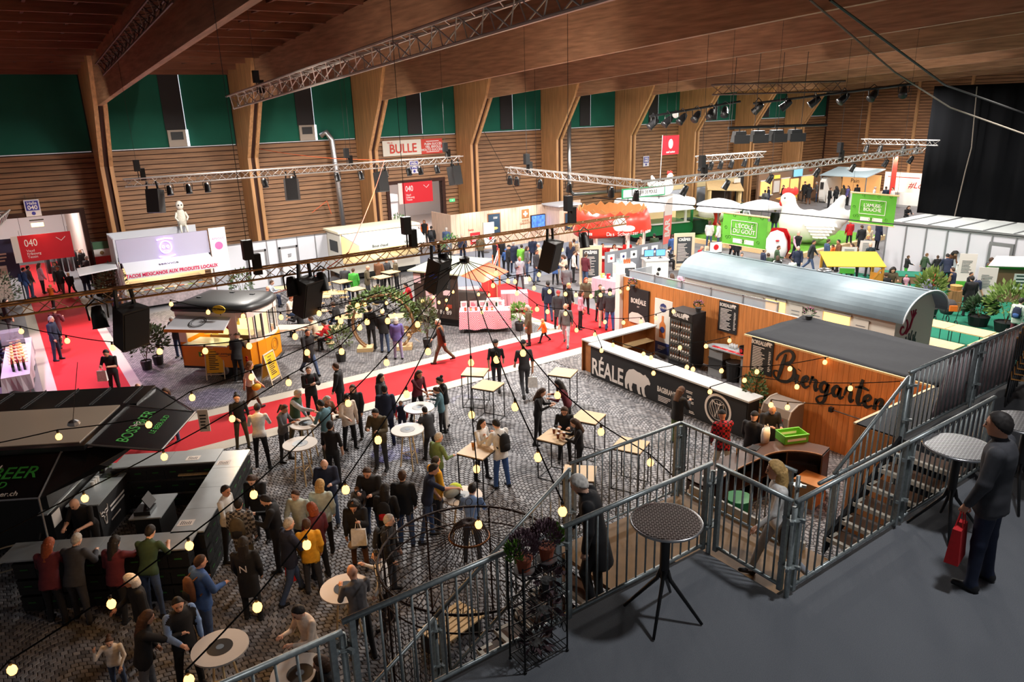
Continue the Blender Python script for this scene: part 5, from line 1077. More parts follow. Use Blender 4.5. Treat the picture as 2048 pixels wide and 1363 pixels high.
def draped(name,label,loc,rz,w,d,h,m_,drop=.75,cat='table'):
 t=thing(name,label,cat,loc,rz);
 m=MB();n=14;per=[(-w/2+w*i/n,-d/2)for i in range(n)]+[(w/2,-d/2+d*i/6)for i in range(6)]+[(w/2-w*i/n,d/2)for i in range(n)]+[(-w/2,d/2-d*i/6)for i in range(6)];k=len(per)
 for i,(x,y)in enumerate(per):f=1+.04*math.sin(i*2.1);m.v+=[(x,y,h),(x*(1+.03*math.sin(i*1.7)+.02),y*(1+.06*math.sin(i*1.7)+.06),h-drop+.03*math.sin(i*1.1))]
 for i in range(k):j=(i+1)%k;m.f.append((2*i,2*i+1,2*j+1,2*j));m.m.append(0)
 m.f.append(tuple(2*i for i in range(k)));m.m.append(0);o=m.build('tablecloth',m_,t)
 for sx in(-1,1):
  for sy in(-1,1):MB().bar((sx*(w/2-.12),sy*(d/2-.1),0),(sx*(w/2-.12),sy*(d/2-.1),h-.02),.018,5).build('leg',ALU,t)
 return t
gl=[(15.65,24.55,-33.5,2.1,'pink gingham counter table in front of the dark kiosk'),(18.3,26.2,-33,1.2,'pink gingham side table right of the dark kiosk')]
for x,y,a,w,l in gl:draped('gingham_table',l,(x,y,0),math.radians(a),w,.75,.92,GING)
draped('gingham_table','small red gingham table behind the kiosk counter',(17.3,28.6,0),-.5,1.1,.7,.8,checker_mat('gingham_red',(206,40,40),(236,214,214),26))
def at_(o,a,x,y):c,s=math.cos(a),math.sin(a);return(o[0]+c*x-s*y,o[1]+s*x+c*y)
ga=math.radians(-33.5)
for i in range(5):p=at_((15.65,24.55),ga,-.85+.38*i,.1);t=thing('price_card','pink and white price card standing on the gingham counter','card',(*p,.92),ga,'price cards on the gingham counter');B('card',PKP if i%2 else WHITE,t,(-.15,-.01,0),(.15,.01,.34));lines(t,faceY(0,-.012,.2),.2,.16,3,mat('pink_letter',()),.003,i)
for i in range(6):p=at_((15.65,24.55),ga,-.8+.22*i,-.18);t=thing('preserve_jar','jar of preserves on the gingham counter','jar',(*p,.92),0,'jars on the gingham counter');MB().lathe([(0,0),(.05,0),(.05,.11),(0,.11)],(0,0,0),10).build('jar',mat('jar_%d'%(i%2),((180,90,40),(206,170,120))[i%2],.3),t,True);MB().lathe([(0,.11),(.052,.11),(.052,.13),(0,.13)],(0,0,0),10).build('lid',RED,t)
t=thing('green_cooler','white lidded green cooler behind the gingham counter','cooler',(17.2,26.6,0),-.5);B('body',mat('cooler_green',(40,92,56),.5),t,(-.6,-.3,0),(.6,.3,.6));B('lid',WHITE,t,(-.62,-.32,.6),(.62,.32,.66))
t=thing('red_bunting_fence','red cloth fence along the far side of the kiosk','fence',(18.9,29.2,0),1.2);B('cloth',mat('red_cloth',(220,50,44),.7),t,(-1.8,-.01,.1),(1.8,.01,1.0));[MB().bar((x,0,0),(x,0,1.05),.02,5).build('post',PINE,t)for x in(-1.8,0,1.8)]
for i,(x,y,r)in enumerate(((19.4,29.6,.5),(20.6,30.8,.5))):
 t=thing('timber_stake','tall orange timber stake of the leaning banner, %s one'%('left','right')[i],'post',(x,y,0));MB().bar((0,0,0),(.1,.1,1.9),.06,5,.03).build('stake',mat('orange_timber',(196,110,50),.6),t);MB().ball((.1,.1,1.9),.04,6,4).build('tip',mat('orange_timber',()),t)
t=thing('leaning_banner','white lettered banner slung between orange timber stakes','banner',(20.0,30.2,0),.79);slab([(-.75,0,1.0),(.75,0,1.5),(.75,0,1.9),(-.75,0,1.4)],.01,'cloth',WHITE,t);text('PRODUITS',.22,mat('red_cloth',()),t,frame((0,-.015,1.45),(1.5,0,.5),ZU))
WP=mat('whitewashed_boards',(206,180,160),.6,var=.14,scale=2,stretch=(6,6,.5));ch_=thing('cheese_stand','whitewashed board stand wall with posters and cheese logo','stand')
n=34
for i in range(n):B('board',WP,ch_,(23.2+10.6*i/n+.006,39.9,0),(23.2+10.6*(i+1)/n-.006,39.96,2.5))
for i in range(5):B('side_board',WP,ch_,(23.16,39.9+.5*i+.005,0),(23.22,40.4+.5*i-.005,2.5))
B('store_cabin',WP,ch_,(30.6,38.3,0),(32.2,39.9,2.45));B('cabin_roof',PANEL,ch_,(30.4,38.1,2.45),(32.4,40.0,2.55));decal([(-.3,-.3),(.3,-.3),(.3,.3),(-.3,.3)],faceY(28.95,39.89,2.0),1,mat('logo_brown',(150,100,60),.6),ch_,'logo_plate');decal([(-.06,-.18),(.06,-.18),(.06,-.06),(.18,-.06),(.18,.06),(.06,.06),(.06,.18),(-.06,.18),(-.06,.06),(-.18,.06),(-.18,-.06),(-.06,-.06)],faceY(28.95,39.882,2.0),1,WHITE,ch_,'cross');text('SUISSE\nGARANTIE',.2,mat('logo_brown',()),ch_,faceY(28.95,39.885,1.45));text('Swiss',.2,RED,ch_,faceY(24.6,39.885,1.4))
for i,(x,y,z,w,h,l)in enumerate(((26.4,39.88,1.62,.9,1.25,'dark poster with cheese board on the panelled stand, left'),(33.05,39.88,1.65,.8,1.15,'dark poster with cheese board at the right end of the panelled stand'),(31.5,38.28,1.4,.85,1.1,'poster with cheese plate on the stand cabin'))):
 t=thing('wall_poster',l,'poster');B('frame',mat('logo_brown',()),t,(x-w/2-.05,y-.01,z-h/2-.05),(x+w/2+.05,y+.02,z+h/2+.05));B('sheet',mat('poster_blue',(40,62,84),.5),t,(x-w/2,y-.03,z-h/2),(x+w/2,y-.01,z+h/2));MB().ball((x,y-.03,z-h*.25),(.28,.02,.1),10,5).build('cheese_picture',mat('cheese',(222,190,110),.6),t);lines(t,faceY(x+.1,y-.035,z+h*.3),.35,.15,2,PALE)
t=thing('wall_screen','blue glowing screen on the panelled stand','screen');B('housing',BLACK,t,(29.35,39.78,.95),(30.55,39.88,1.85));B('display',mat('screen_blue',(60,100,220),.4,emit=1.4,var=.5,scale=6),t,(29.4,39.76,1.0),(30.5,39.78,1.8))
t=thing('stand_banner','white narrow banner on a foot in front of the panelled stand','banner',(25.4,39.0,0));B('cloth',WHITE,t,(-.4,-.01,.3),(.4,.01,1.9));decal(ring_poly(.12,10),faceY(.1,-.012,.9),1,RED,t,'logo');MB().bar((-.45,0,0),(-.45,0,1.95),.015,5).build('pole',DARK,t);MB().lathe([(0,0),(.25,0),(.25,.02),(0,.02)],(-.3,0,0),14).build('foot',DARK,t)
t=thing('red_notice','small red notice board before the panelled stand','sign',(23.6,37.8,0));B('board',mat('notice_red',(186,40,48),.5),t,(-.35,-.02,.9),(.35,.02,1.6));lines(t,faceY(0,-.025,1.25),.5,.4,4,WHITE);MB().bar((0,.03,0),(0,.03,1.6),.02,5).build('post',DARK,t)
for x in(24.6,27,29):lamp('SPOT',(x,38.9,3.1),120,(1,.82,.6),(x,39.9,1.6),.08,90)
# ================================================================== red egg stand and its neighbours
EGGR=mat('egg_red',(226,60,44),.35);ec=(27.4,29.7)
eg=thing('egg_stand','round red stand shaped like a broken eggshell with white egg print','stand',(*ec,0))
m=MB();n=48;zz=[(2.2,0,2.12),(2.4,.06,2.15),(2.9,.0,2.08),(3.25,0,1.92)]
for k,(z,_,r)in enumerate(zz):
 for i in range(n):a=2*PI*i/n;j=(.28*abs(((i*7)%16)/8-1)if k==3 else 0)+(-.12*math.cos(2*a)if k==0 else 0);m.v.append((r*math.cos(a),r*math.sin(a),z+j))
for k in range(3):
 for i in range(n):m.f.append((k*n+i,k*n+(i+1)%n,(k+1)*n+(i+1)%n,(k+1)*n+i));m.m.append(0)
o_=m.build('shell',EGGR,eg,True);md=o_.modifiers.new('t','SOLIDIFY');md.thickness=.06
m=MB();
for k,(r,zb)in enumerate(((1.88,2.8),(1.86,3.35))):
 for i in range(n):a=2*PI*i/n;m.v.append((r*math.cos(a),r*math.sin(a),zb+(.3*abs(((i*5+3)%12)/6-1)if k else 0)))
for i in range(n):m.f.append((i,(i+1)%n,n+(i+1)%n,n+i));m.m.append(0)
o_=m.build('inner_lining',mat('cardboard',()),eg);md=o_.modifiers.new('t','SOLIDIFY');md.thickness=.03
MB().lathe([(0,2.7),(1.9,2.7),(1.9,2.75),(0,2.75)],(0,0,0),32).build('ceiling_disc',mat('cardboard',()),eg);MB().lathe([(1.5,0),(1.75,0),(1.75,.95),(1.85,.95),(1.85,1.02),(1.4,1.02),(1.5,0)],(0,0,0),32).build('round_counter',mat('counter_redwhite',(206,40,40),.5),eg);MB().lathe([(1.35,1.02),(1.9,1.02),(1.9,1.06),(1.35,1.06),(1.35,1.02)],(0,0,0),32).build('counter_top',WHITE,eg)
for k in range(6):a=k*PI/3+.3;MB().bar((1.65*math.cos(a),1.65*math.sin(a),0),(1.8*math.cos(a),1.8*math.sin(a),2.4),.08,8).build('pillar',WHITE,eg)
def on_shell(ang,z,r):d=Vector((math.cos(ang),math.sin(ang),0));return frame(d*r+Vector((0,0,z)),(-d.y,d.x,0),ZU)
va=math.atan2(-ec[1],-ec[0]);MB().ball((0,0,0),(.36,.08,.45),14,10).build('egg_print',WHITE,eg,True).matrix_local=on_shell(va+.2,2.85,2.08)@Matrix.Rotation(-PI/2,4,'X')
MB().ball((0,0,0),(.4,.06,.18),12,8).build('shell_print',WHITE,eg,True).matrix_local=on_shell(va+.42,2.62,2.1)@Matrix.Rotation(-PI/2,4,'X')
for i,ch in enumerate('Das Schweizer Ei'):
 if ch!=' ':text(ch,.28,WHITE,eg,on_shell(va-.08+.062*i,2.38,2.19),name='letter')
for s,a0 in(('CRÊPES',-.75),('CRÊPES',.95)):
 for i,ch in enumerate(s):text(ch,.17,WHITE,eg,on_shell(va+a0+.05*i,2.34,2.19),name='letter',bold=.01)
lamp('POINT',(ec[0]-.5,ec[1]-.5,2.6),160,(1,.9,.75),size=.3)
def chalk(x,y,rz,label,w=1.15,h=2.0):
 t=thing('chalkboard_sign',label,'sign',(x,y,0),rz);fm=mat('pale_wood',());B('board',mat('slate_board',(62,66,70),.7),t,(-w/2+.15,-.03,.3),(w/2-.15,.03,h-.18))
 for a,b in(((-w/2,-.04,0),(-w/2+.16,.04,h)),((w/2-.16,-.04,0),(w/2,.04,h)),((-w/2+.16,-.04,h-.2),(w/2-.16,.04,h)),((-w/2+.16,-.04,.15),(w/2-.16,.04,.32))):B('frame',fm,t,a,b)
 text('CRÊPES',.2,WHITE,t,faceY(0,-.035,h-.36),bold=.008);lines(t,faceY(-.05,-.034,.95),w*.55,1.0,14,PALE,.003,int(x));B('foot',fm,t,(-w/2,-.25,0),(w/2,.25,.05))
chalk(24.4,28.0,-.6,'big crêpes chalkboard with pale wood frame near the red aisle');chalk(30.6,27.3,-.55,'second crêpes chalkboard standing behind the grey wagon roof')
gp=[(25.3,27.45),(26.1,27.4),(26.9,27.45),(28.0,27.75),(28.75,27.75)]
for i,(x,y)in enumerate(gp):
 t=thing('display_panel','grey felt display panel with picture card, %s from the left'%ORD[i],'panel',(x,y,0),-.12+.1*(i%2));B('felt',mat('felt_grey',(126,130,138),.9),t,(-.38,-.02,.1),(.38,.02,1.65));B('card',WHITE,t,(-.22,-.035,1.1),(.2,-.02,1.5));decal(ring_poly(.08,9),faceY(0,-.037,1.3),1,(RED,mat('navy_print',()),BLACK)[i%3],t,'picture');[B('foot',ALU,t,(sx*.36-.02,-.2,0),(sx*.36+.02,.2,.1))for sx in(-1,1)]
t=thing('glass_door_fridge','white glass door fridge with bottles on top near the chalkboard','fridge',(25.05,26.2,0),-.5);B('body',WHITE,t,(-.5,-.35,0),(.5,.35,1.25));B('glass',mat('fridge_dark',(70,74,78),.15),t,(-.05,-.37,.2),(.45,-.35,1.1));B('plinth',ALU,t,(-.5,-.36,0),(.5,-.34,.1))
for i in range(8):b_=thing('bottle',('clear water bottle on the white fridge','orange juice bottle on the white fridge')[i>3],'bottle',(24.75+.08*i,26.4-.045*i,1.25),0,'bottles on the white fridge');MB().lathe([(0,0),(.04,0),(.04,.16),(.015,.22),(.015,.25),(0,.25)],(0,0,0),8).build('glass',mat('water_glass',(176,206,214),.2)if i<4 else mat('juice',(206,96,40),.3),b_,True);MB().lathe([(0,.25),(.017,.25),(.017,.27),(0,.27)],(0,0,0),6).build('cap',WHITE,b_)
t=thing('info_desk','white desk with two monitors beyond the bar wall','desk',(27.8,26.75,0),-.5);B('body',WHITE,t,(-.6,-.4,0),(.6,.4,1.0));B('top',WHITE,t,(-.65,-.45,1.0),(.65,.45,1.05));decal(ring_poly(.1,10),faceY(.1,-.41,.55),1,BLACK,t,'logo')
for s in(-1,1):k_=thing('monitor','%s computer monitor with blue screen on the white desk'%('left','right')[s>0],'monitor',(27.8+.28*s,26.8-.15*s,1.05),-.5);B('frame',BLACK,k_,(-.26,-.02,.12),(.26,.02,.48));B('display',mat('screen_blue2',(90,150,230),.4,emit=1.0),k_,(-.24,-.028,.14),(.24,-.02,.46));B('foot',BLACK,k_,(-.1,-.08,0),(.1,.08,.02));B('stem',BLACK,k_,(-.02,0,.02),(.02,.03,.12))
t=thing('picture_stand','small screen with red egg picture on a stand by the wagon','sign',(31.2,25.6,0),-.4);B('board',WHITE,t,(-.35,-.02,1.1),(.35,.02,1.65));decal(ring_poly(.15,12),faceY(0,-.03,1.38),1,RED,t,'picture');B('rim',BLACK,t,(-.38,.0,1.07),(.38,.03,1.68));MB().bar((0,.02,0),(0,.02,1.1),.02,5).build('pole',DARK,t)
draped('pink_counter','pale pink striped counter with white top beside the red aisle',(23.0,24.7,0),-1.45,2.2,.7,1.0,mat('pink_stripes',(216,176,190),.7,var=.12,scale=3,stretch=(6,6,.3)),.95,'counter')
for i in range(4):t=thing('product_box','%s product on the pale pink counter'%('yellow','red','white','green')[i],'box',(22.9+.05*i,25.4-.35*i,1.0),.3*i);B('carton',(mat('menu_yellow',()),RED,WHITE,GREEN)[i],t,(-.08,-.06,0),(.08,.06,.2+.04*i));B('label',PALE,t,(-.06,-.065,.06),(.06,-.06,.14))
t=thing('feather_flag','pink and white feather flag in front of the green trailer','flag',tuple(G(1325,502)));m=MB();L_=[(0,.4),(.02,2.0),(.1,2.8),(.35,3.2),(.72,3.3),(.75,2.6),(.7,1.2),(.6,.45)];m.prism(L_,(0,0,0),(1,0,0),ZU,(0,.02,0));m.build('cloth',mat('flag_salmon',(232,120,112),.7),t);m=MB().prism([(.05,2.2),(.1,2.8),(.35,3.2),(.72,3.3),(.75,2.6),(.72,2.2)],(0,-.006,0),(1,0,0),ZU,(0,.032,0));m.build('white_top',PALE,t);text('BAR',.6,PALE,t,frame((.36,-.01,1.4),(0,0,1),(-1,0,0)),bold=.02);MB().bar((0,.01,0),(.02,.01,3),.02,5).build('pole',ALU,t)
GTR=mat('trailer_green',(20,120,70),.35);bt=thing('burger_trailer','green and white retro burger trailer with roof sign','food truck',(36.8,35.4,0),-.25)
def rbox(name,x0,x1,y0,y1,z0,z1,r,m_,par):
 P=[]
 for cx_,cz_,a0 in((x1-r,z1-r,0),(x0+r,z1-r,PI/2),(x0+r,z0+r,PI),(x1-r,z0+r,3*PI/2)):P+=[(cx_+r*math.cos(a0+PI/2*i/4),cz_+r*math.sin(a0+PI/2*i/4))for i in range(5)]
 return MB().prism(P,(0,y0,0),(1,0,0),ZU,(0,y1-y0,0)).build(name,m_,par)
rbox('lower_body',-2.6,2.2,-1.1,1.1,.35,1.15,.3,GTR,bt);rbox('roof',-2.7,2.3,-1.15,1.15,2.1,2.75,.3,WHITE,bt);B('rear_wall',WHITE,bt,(-2.55,1.0,1.1),(2.15,1.08,2.2));B('lit_interior',mat('lit_kitchen',()),bt,(-2.5,.9,1.1),(2.1,.98,2.15));B('counter',WHITE,bt,(-2.5,-1.3,1.1),(1.8,-1.0,1.16))
for x in(-2.45,1.6,2.1):B('window_post',GTR if x>2 else WHITE,bt,(x-.08,-1.1,1.1),(x+.08,-1.0,2.15))
slab([(-2.4,-1.1,2.3),(1.8,-1.1,2.3),(1.7,-2.0,2.1),(-2.3,-2.0,2.1)],-.05,'awning',WHITE,bt);B('chassis',BLACK,bt,(-2.2,-.9,.1),(1.9,.9,.36));rbox('tow_box',2.2,3.6,-.9,.6,.2,1.1,.2,mat('dark_green',(22,60,50),.6),bt)
MB().lathe([(0,-.08),(.3,-.08),(.33,0),(.3,.08),(0,.08)],(0,0,0),14).build('wheel',mat('tyre',()),bt,True,(.2,-1.0,.33)).rotation_euler=(PI/2,0,0)
sg=thing('roof_sign','white sign with green frame on the burger trailer roof','sign',(35.0,34.9,2.75),-.1);B('board',WHITE,sg,(-1.7,-.04,.3),(1.7,.04,.78));B('frame',mat('frame_green',(40,150,100),.5),sg,(-1.8,-.02,.22),(1.8,.05,.86));text('BURGER DE POULE',.32,BLACK,sg,faceY(.1,-.05,.53),sx=.72);[MB().bar((x,0,0),(x,0,.25),.03,5).build('leg',DARK,sg)for x in(-1.3,1.3)]
def hen(name,label,loc,rz,s,neck=1.0,collar=False):
 t=thing(name,label,'sculpture',loc,rz);hw=mat('hen_white',(232,230,226),.7);t.scale=(s,s,s)
 h_=.06;lo=np.array([-1.7,-1.0,0]);n_=np.ceil((np.array([2.1,1.0,2.9])-lo)/h_).astype(int);P=np.stack(np.meshgrid(*[lo[i]+h_*np.arange(n_[i])for i in range(3)],indexing='ij'),-1)
 def sm(a,b,k=.3):h2_=np.maximum(k-np.abs(a-b),0)/k;return np.minimum(a,b)-h2_*h2_*k*.25
 F=ell_d(P,(0,0,.85),(1.15,.78,.80));F=sm(F,ell_d(P,(-.75,0,.9),(.62,.62,.72)),.2);F=sm(F,seg_d(P,(-.85,0,1.2),(-1.02,0,1.2+.95*neck),.5,.30),.25);F=sm(F,ell_d(P,(-1.08,0,1.3+.98*neck),(.34,.29,.32)),.12)
 F=sm(F,seg_d(P,(.85,0,1.1),(1.35,0,2.2),.5,.16),.35);F=sm(F,seg_d(P,(.9,0,1.0),(1.75,0,1.5),.45,.2),.3);F=F+.025*np.sin(P[...,0]*9+P[...,2]*5)*np.sin(P[...,2]*11)*(P[...,0]>.0)
 F=np.maximum(F,.04-P[...,2]);V_,Q_=nets(F,lo,h_);mb=MB();mb.v=[tuple(p)for p in V_.tolist()];mb.f=[tuple(q)for q in Q_.tolist()];mb.m=[0]*len(mb.f);mb.build('body',hw,t,True)
 zh=1.3+.98*neck;m=MB()
 for k in range(4):m.ball((-1.24+.16*k,0,zh+.32+.05*(k%2)),(.13,.06,.2),8,6)
 m.build('comb',mat('comb_red',(214,50,44),.5),t,True);MB().lathe([(0,0),(.1,.02),(.0,.3)],(0,0,0),8).build('beak',mat('beak',(226,150,70),.5),t,True).matrix_local=frame((-1.36,0,zh),(0,1,0),(0,0,1))@Matrix.Rotation(PI,4,'Y')
 MB().ball((-1.36,0,zh-.2),(.1,.06,.16),8,6).build('wattle',mat('comb_red',()),t,True)
 for y in(-.24,.24):MB().ball((-1.2,y,zh+.06),.05,8,6).build('eye',BLACK,t)
 for y in(-.70,.70):
  m=MB()
  for i in range(5):
   for j in range(7-i):x=-.25+.2*j+.1*i;z=1.05-.14*i;yy=(y/abs(y))*(.80-.12*abs(z-.85)-.10*abs(x)**2);m.add([(x,yy,z+.09),(x+.24,yy*1.0,z+.05),(x+.3,yy*1.07,z-.1),(x+.06,yy*1.06,z-.08)],[(0,1,2,3)])
  o=m.build('wing_feathers',hw,t);o.modifiers.new('t','SOLIDIFY').thickness=.03;o['kind']='stuff'
 return t
hen('giant_hen','huge white hen sculpture standing on the lawn',(41.6,26.9,.1),math.radians(-58),1.3,.85)
hen('roof_hen','white hen figure on the roof of the green burger trailer',(37.3,35.5,2.75),math.radians(170),.62,.9)
t=thing('lawn_bed','artificial lawn bed with pale timber kerb around the hen','lawn');B('lawn',mat('lawn',(90,150,40),.95,var=.25,scale=14),t,(37.5,25.2,0),(47.5,41,.1));B('kerb',PINE,t,(37.2,25.0,0),(37.5,35.5,.28));B('kerb',PINE,t,(37.2,24.7,0),(47,25.0,.28));B('meadow',mat('meadow',(120,130,70),.95,var=.3,scale=9),t,(40.5,36.5,.1),(47,41,.5))
t=thing('straw_bale','straw bale in front of the giant hen','bale',(38.6,26.8,.1),.4);B('straw',mat('straw',(222,180,110),.9,var=.25,scale=20,stretch=(1,1,8)),t,(-.6,-.4,0),(.6,.4,.7));[MB().tube([(x,-.41,0),(x,-.41,.71),(x,.41,.71),(x,.41,0)],.012,4).build('twine',PALE,t)for x in(-.25,.25)]
t=thing('egg_chair_figure','white egg figure with red face and red back behind the wagon','sculpture',(36.2,25.4,0));MB().lathe([(0,.0),(.5,.06),(.66,.6),(.6,1.15),(.36,1.6),(0,1.75)],(0,0,0),20).build('egg',WHITE,t,True);MB().lathe([(.45,.05),(.78,.7),(.72,1.4),(.5,1.8)],(.05,0,0),16,-PI*.42,PI*.42).build('red_back',RED,t,True);MB().ball((-.5,-.42,1.25),(.14,.1,.06),8,5).build('red_mouth',RED,t)
for i,(x,y)in enumerate(((40.1,32.9),(41.3,30.3),(38.5,31.5))):
 t=thing('parasol','white parasol %s'%('left of the wooden shed','in front of the far counter windows','beside the white egg seat')[i],'parasol',(x,y,0));MB().lathe([(0,2.62),(.4,2.56),(1.0,2.40),(1.45,2.22),(1.45,2.1),(1.42,2.1),(1.4,2.2),(0,2.55)],(0,0,0),16).build('canopy',mat('parasol_white',(226,228,234),.7),t);MB().bar((0,0,0),(0,0,2.6),.03,6).build('pole',ALU,t);MB().lathe([(0,0),(.3,0),(.3,.06),(0,.06)],(0,0,0),12).build('base',DARK,t)
for i,(px_,py_)in enumerate(((1433,452),(1572,468))):
 p=G(px_,py_);t=thing('stretch_bar_table','red stretch covered bar table %s'%('by the white egg seat','left of the giant hen')[i],'table',tuple(p));MB().lathe([(.38,0),(.2,.4),(.17,.6),(.3,1.05),(.4,1.1)],(0,0,0),16).build('cover',RED,t,True);MB().lathe([(0,1.1),(.42,1.1),(.42,1.14),(0,1.14)],(0,0,0),16).build('tabletop',RED,t)
t=thing('egg_armchair','big white egg shaped seat shell beside the lawn','seat',tuple(G(1422,445)));MB().lathe([(0,0),(.6,.05),(.95,.5),(1.0,.9),(.85,1.2),(.8,1.2),(.9,.9),(.0,.3)],(0,0,0),20).build('shell',mat('hen_white',()),t,True);MB().lathe([(0,.32),(.7,.6),(.6,.7),(0,.72)],(0,0,0),16).build('cushion',PALE,t,True)
sd=thing('wooden_shed','small open pine shed with slanting roof on the lawn','shed');slab([(46.0,38.9,2.3),(49.6,38.2,1.95),(51.6,40.2,2.35),(48.2,41.0,2.75)],.08,'roof',PINE,sd);[B('post',PINE,sd,(x-.1,y-.1,0),(x+.1,y+.1,h))for x,y,h in((46.4,39,2.2),(49.5,38.5,1.9),(51.3,40.1,2.3),(48.2,40.8,2.6))];B('back_wall',mat('shed_dark',(70,54,42),.7),sd,(48.4,40.7,0),(51.2,40.8,2.3));B('notice',PALE,sd,(50.2,39.7,2.4),(51.0,39.74,2.75))
fb=thing('food_building','brown food counter building with lit orange windows in the far corner','building');BRW=mat('taupe_wall',(140,110,88),.6);B('wall',BRW,fb,(54.6,40.6,0),(64,40.8,2.8));B('top_board',WHITE,fb,(56.0,40.5,2.8),(61,40.62,3.05))
for i,(a,b)in enumerate(((54.9,56.4),(57.8,58.9),(60.8,62.6))):w_=B('window',mat('lit_orange',(250,186,110),.6,emit=.8),fb,(a,40.5,.9),(b,40.6,2.1));B('frame',WHITE,w_,(a-.1,40.48,2.1),(b+.1,40.56,2.2));B('ledge',WHITE,w_,(a-.1,40.4,.82),(b+.1,40.56,.9))
B('doorway',mat('lit_orange',()),fb,(59.2,40.5,0),(60.3,40.6,2.0));B('wall_card',PALE,fb,(56.7,40.5,1.0),(57.5,40.58,2.0));B('wall_card',mat('menu_yellow',()),fb,(56.7,40.5,2.2),(57.5,40.58,2.5));B('screen',mat('screen_sky',(120,180,210),.4,emit=.8),fb,(59.3,40.3,2.2),(60.5,40.4,2.9));text('0.40',.3,RED,fb,faceY(62,40.48,2.6))
lw=thing('pale_screen_wall','long pale blue screen wall behind the lawn','wall');B('panel',mat('pale_blue',(186,192,206),.6),lw,(40.5,41.8,.7),(52,41.9,2.1));B('top',mat('cream_board',(226,206,160),.6),lw,(40.5,41.75,2.1),(53.3,41.9,2.55));B('base',mat('plinth_dark',(70,60,66),.7),lw,(40.5,41.75,0),(52,41.9,.7));B('store',DARK,lw,(53.3,41.6,0),(54.4,42,2.9))
bush(45.5,40.8,'small olive shrub in front of the pale screen wall',1.6,.5,160,.2,(92,100,70))
ms=thing('bread_stall','white rounded stall with lit orange interior near the end wall','stall');m=MB();B('back',mat('lit_orange2',(240,176,110),.6,emit=.5),ms,(62.9,34.3,0),(63,37.8,2.4));slab([(60.2,38.4,2.35),(60.2,34.0,2.4),(63,34.0,2.9),(63,38.4,2.9)],-.06,'canopy',mat('canopy_blue',(176,196,206),.6),ms);B('counter',WHITE,ms,(60.3,34.3,0),(60.8,37.6,1.0));rbox('side_wing',60.2,62.8,37.8,38.3,0,2.2,.5,WHITE,ms);B('wing_picture',DARK,ms,(60.15,37.9,1.2),(60.2,38.2,1.8));text('Pain',.5,BLACK,ms,faceX(62.88,36.6,1.8));[MB().bar((60.3,y,0),(60.3,y,2.4),.05,5).build('post',ALU,ms)for y in(34.1,38.3)]
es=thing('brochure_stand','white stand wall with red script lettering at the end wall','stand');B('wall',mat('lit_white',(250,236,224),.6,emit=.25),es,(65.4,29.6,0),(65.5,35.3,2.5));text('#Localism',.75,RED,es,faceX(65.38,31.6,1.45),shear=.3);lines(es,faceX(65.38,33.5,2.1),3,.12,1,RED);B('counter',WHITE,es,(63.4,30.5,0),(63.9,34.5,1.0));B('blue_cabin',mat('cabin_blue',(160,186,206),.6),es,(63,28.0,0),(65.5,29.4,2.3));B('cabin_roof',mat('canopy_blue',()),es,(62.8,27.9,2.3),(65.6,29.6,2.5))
t=thing('feather_flag','tall narrow red feather flag at the end wall stand','flag',(62.5,33.2,0));MB().prism([(0,.8),(0,3.6),(.15,4.0),(.4,4.1),(.45,.9)],(0,0,0),(0,-1,0),ZU,(.02,0,0)).build('cloth',mat('flag_redorange',(220,60,50),.7),t);MB().bar((0.01,0,0),(0.01,0,4.0),.03,5).build('pole',ALU,t)
for k in range(3):lamp('SPOT',(62,36-3*k,4.2),260,(1,.85,.65),(64.5,36-3*k,1.2),.1,100)
cn=thing('booth_cabin','long white panel cabin with grey posts and grey framed door','cabin')
for i in range(9):pn=B('panel',mat('cabin_panel',(206,206,214),.55),cn,(38.3,20.2-1.02*(i+1)+.03,0),(38.36,20.2-1.02*i-.03,2.45));B('post',ALU,cn,(38.26,20.2-1.02*i-.03,0),(38.38,20.2-1.02*i+.03,2.5))
B('fascia',ALU,cn,(38.24,11.0,2.45),(38.4,20.25,2.6));B('roof',mat('cabin_roof',(214,220,220),.5),cn,(38.4,11,2.5),(42.2,20.2,2.58));B('end_panel',mat('cabin_panel',()),cn,(38.36,20.17,0),(42,20.22,2.5));[MB().bar((38.4,19.5-1.3*i,2.6),(42,19.5-1.3*i,2.6),.03,4).build('roof_profile',ALU,cn)for i in range(7)]
d_=B('door',mat('cabin_panel',()),cn,(38.22,14.25,.03),(38.27,15.05,2.0));[B('door_frame',ALU,d_,a,b)for a,b in(((38.2,14.13,0),(38.3,14.25,2.15)),((38.2,15.05,0),(38.3,15.17,2.15)),((38.2,14.25,2.0),(38.3,15.05,2.15)))]
m=MB();n=60
for i in range(n+1):y=20.6-14*i/n;x=42.0+.07*math.sin(i*1.1)+.04*math.sin(i*2.7);m.v+=[(x,y,2.62),(x,y,9.3)]
for i in range(n):m.f.append((2*i,2*i+2,2*i+3,2*i+1));m.m.append(0)
o_=m.build('stage_curtain',mat('curtain_black',(9,10,13),.98,spec=.1),None,True);o_.modifiers.new('t','SOLIDIFY').thickness=.03;tag(o_,'tall black stage curtain hanging above the white cabin','curtain')
t=thing('hanging_sheet','pale blue sheet on the end wall beside the black curtain','sheet');B('cloth',mat('sheet_blue',(176,190,196),.7),t,(WX-.3,28.5,6.4),(WX-.26,31.0,9.2));B('batten',DARK,t,(WX-.32,28.4,9.2),(WX-.2,31.1,9.26))
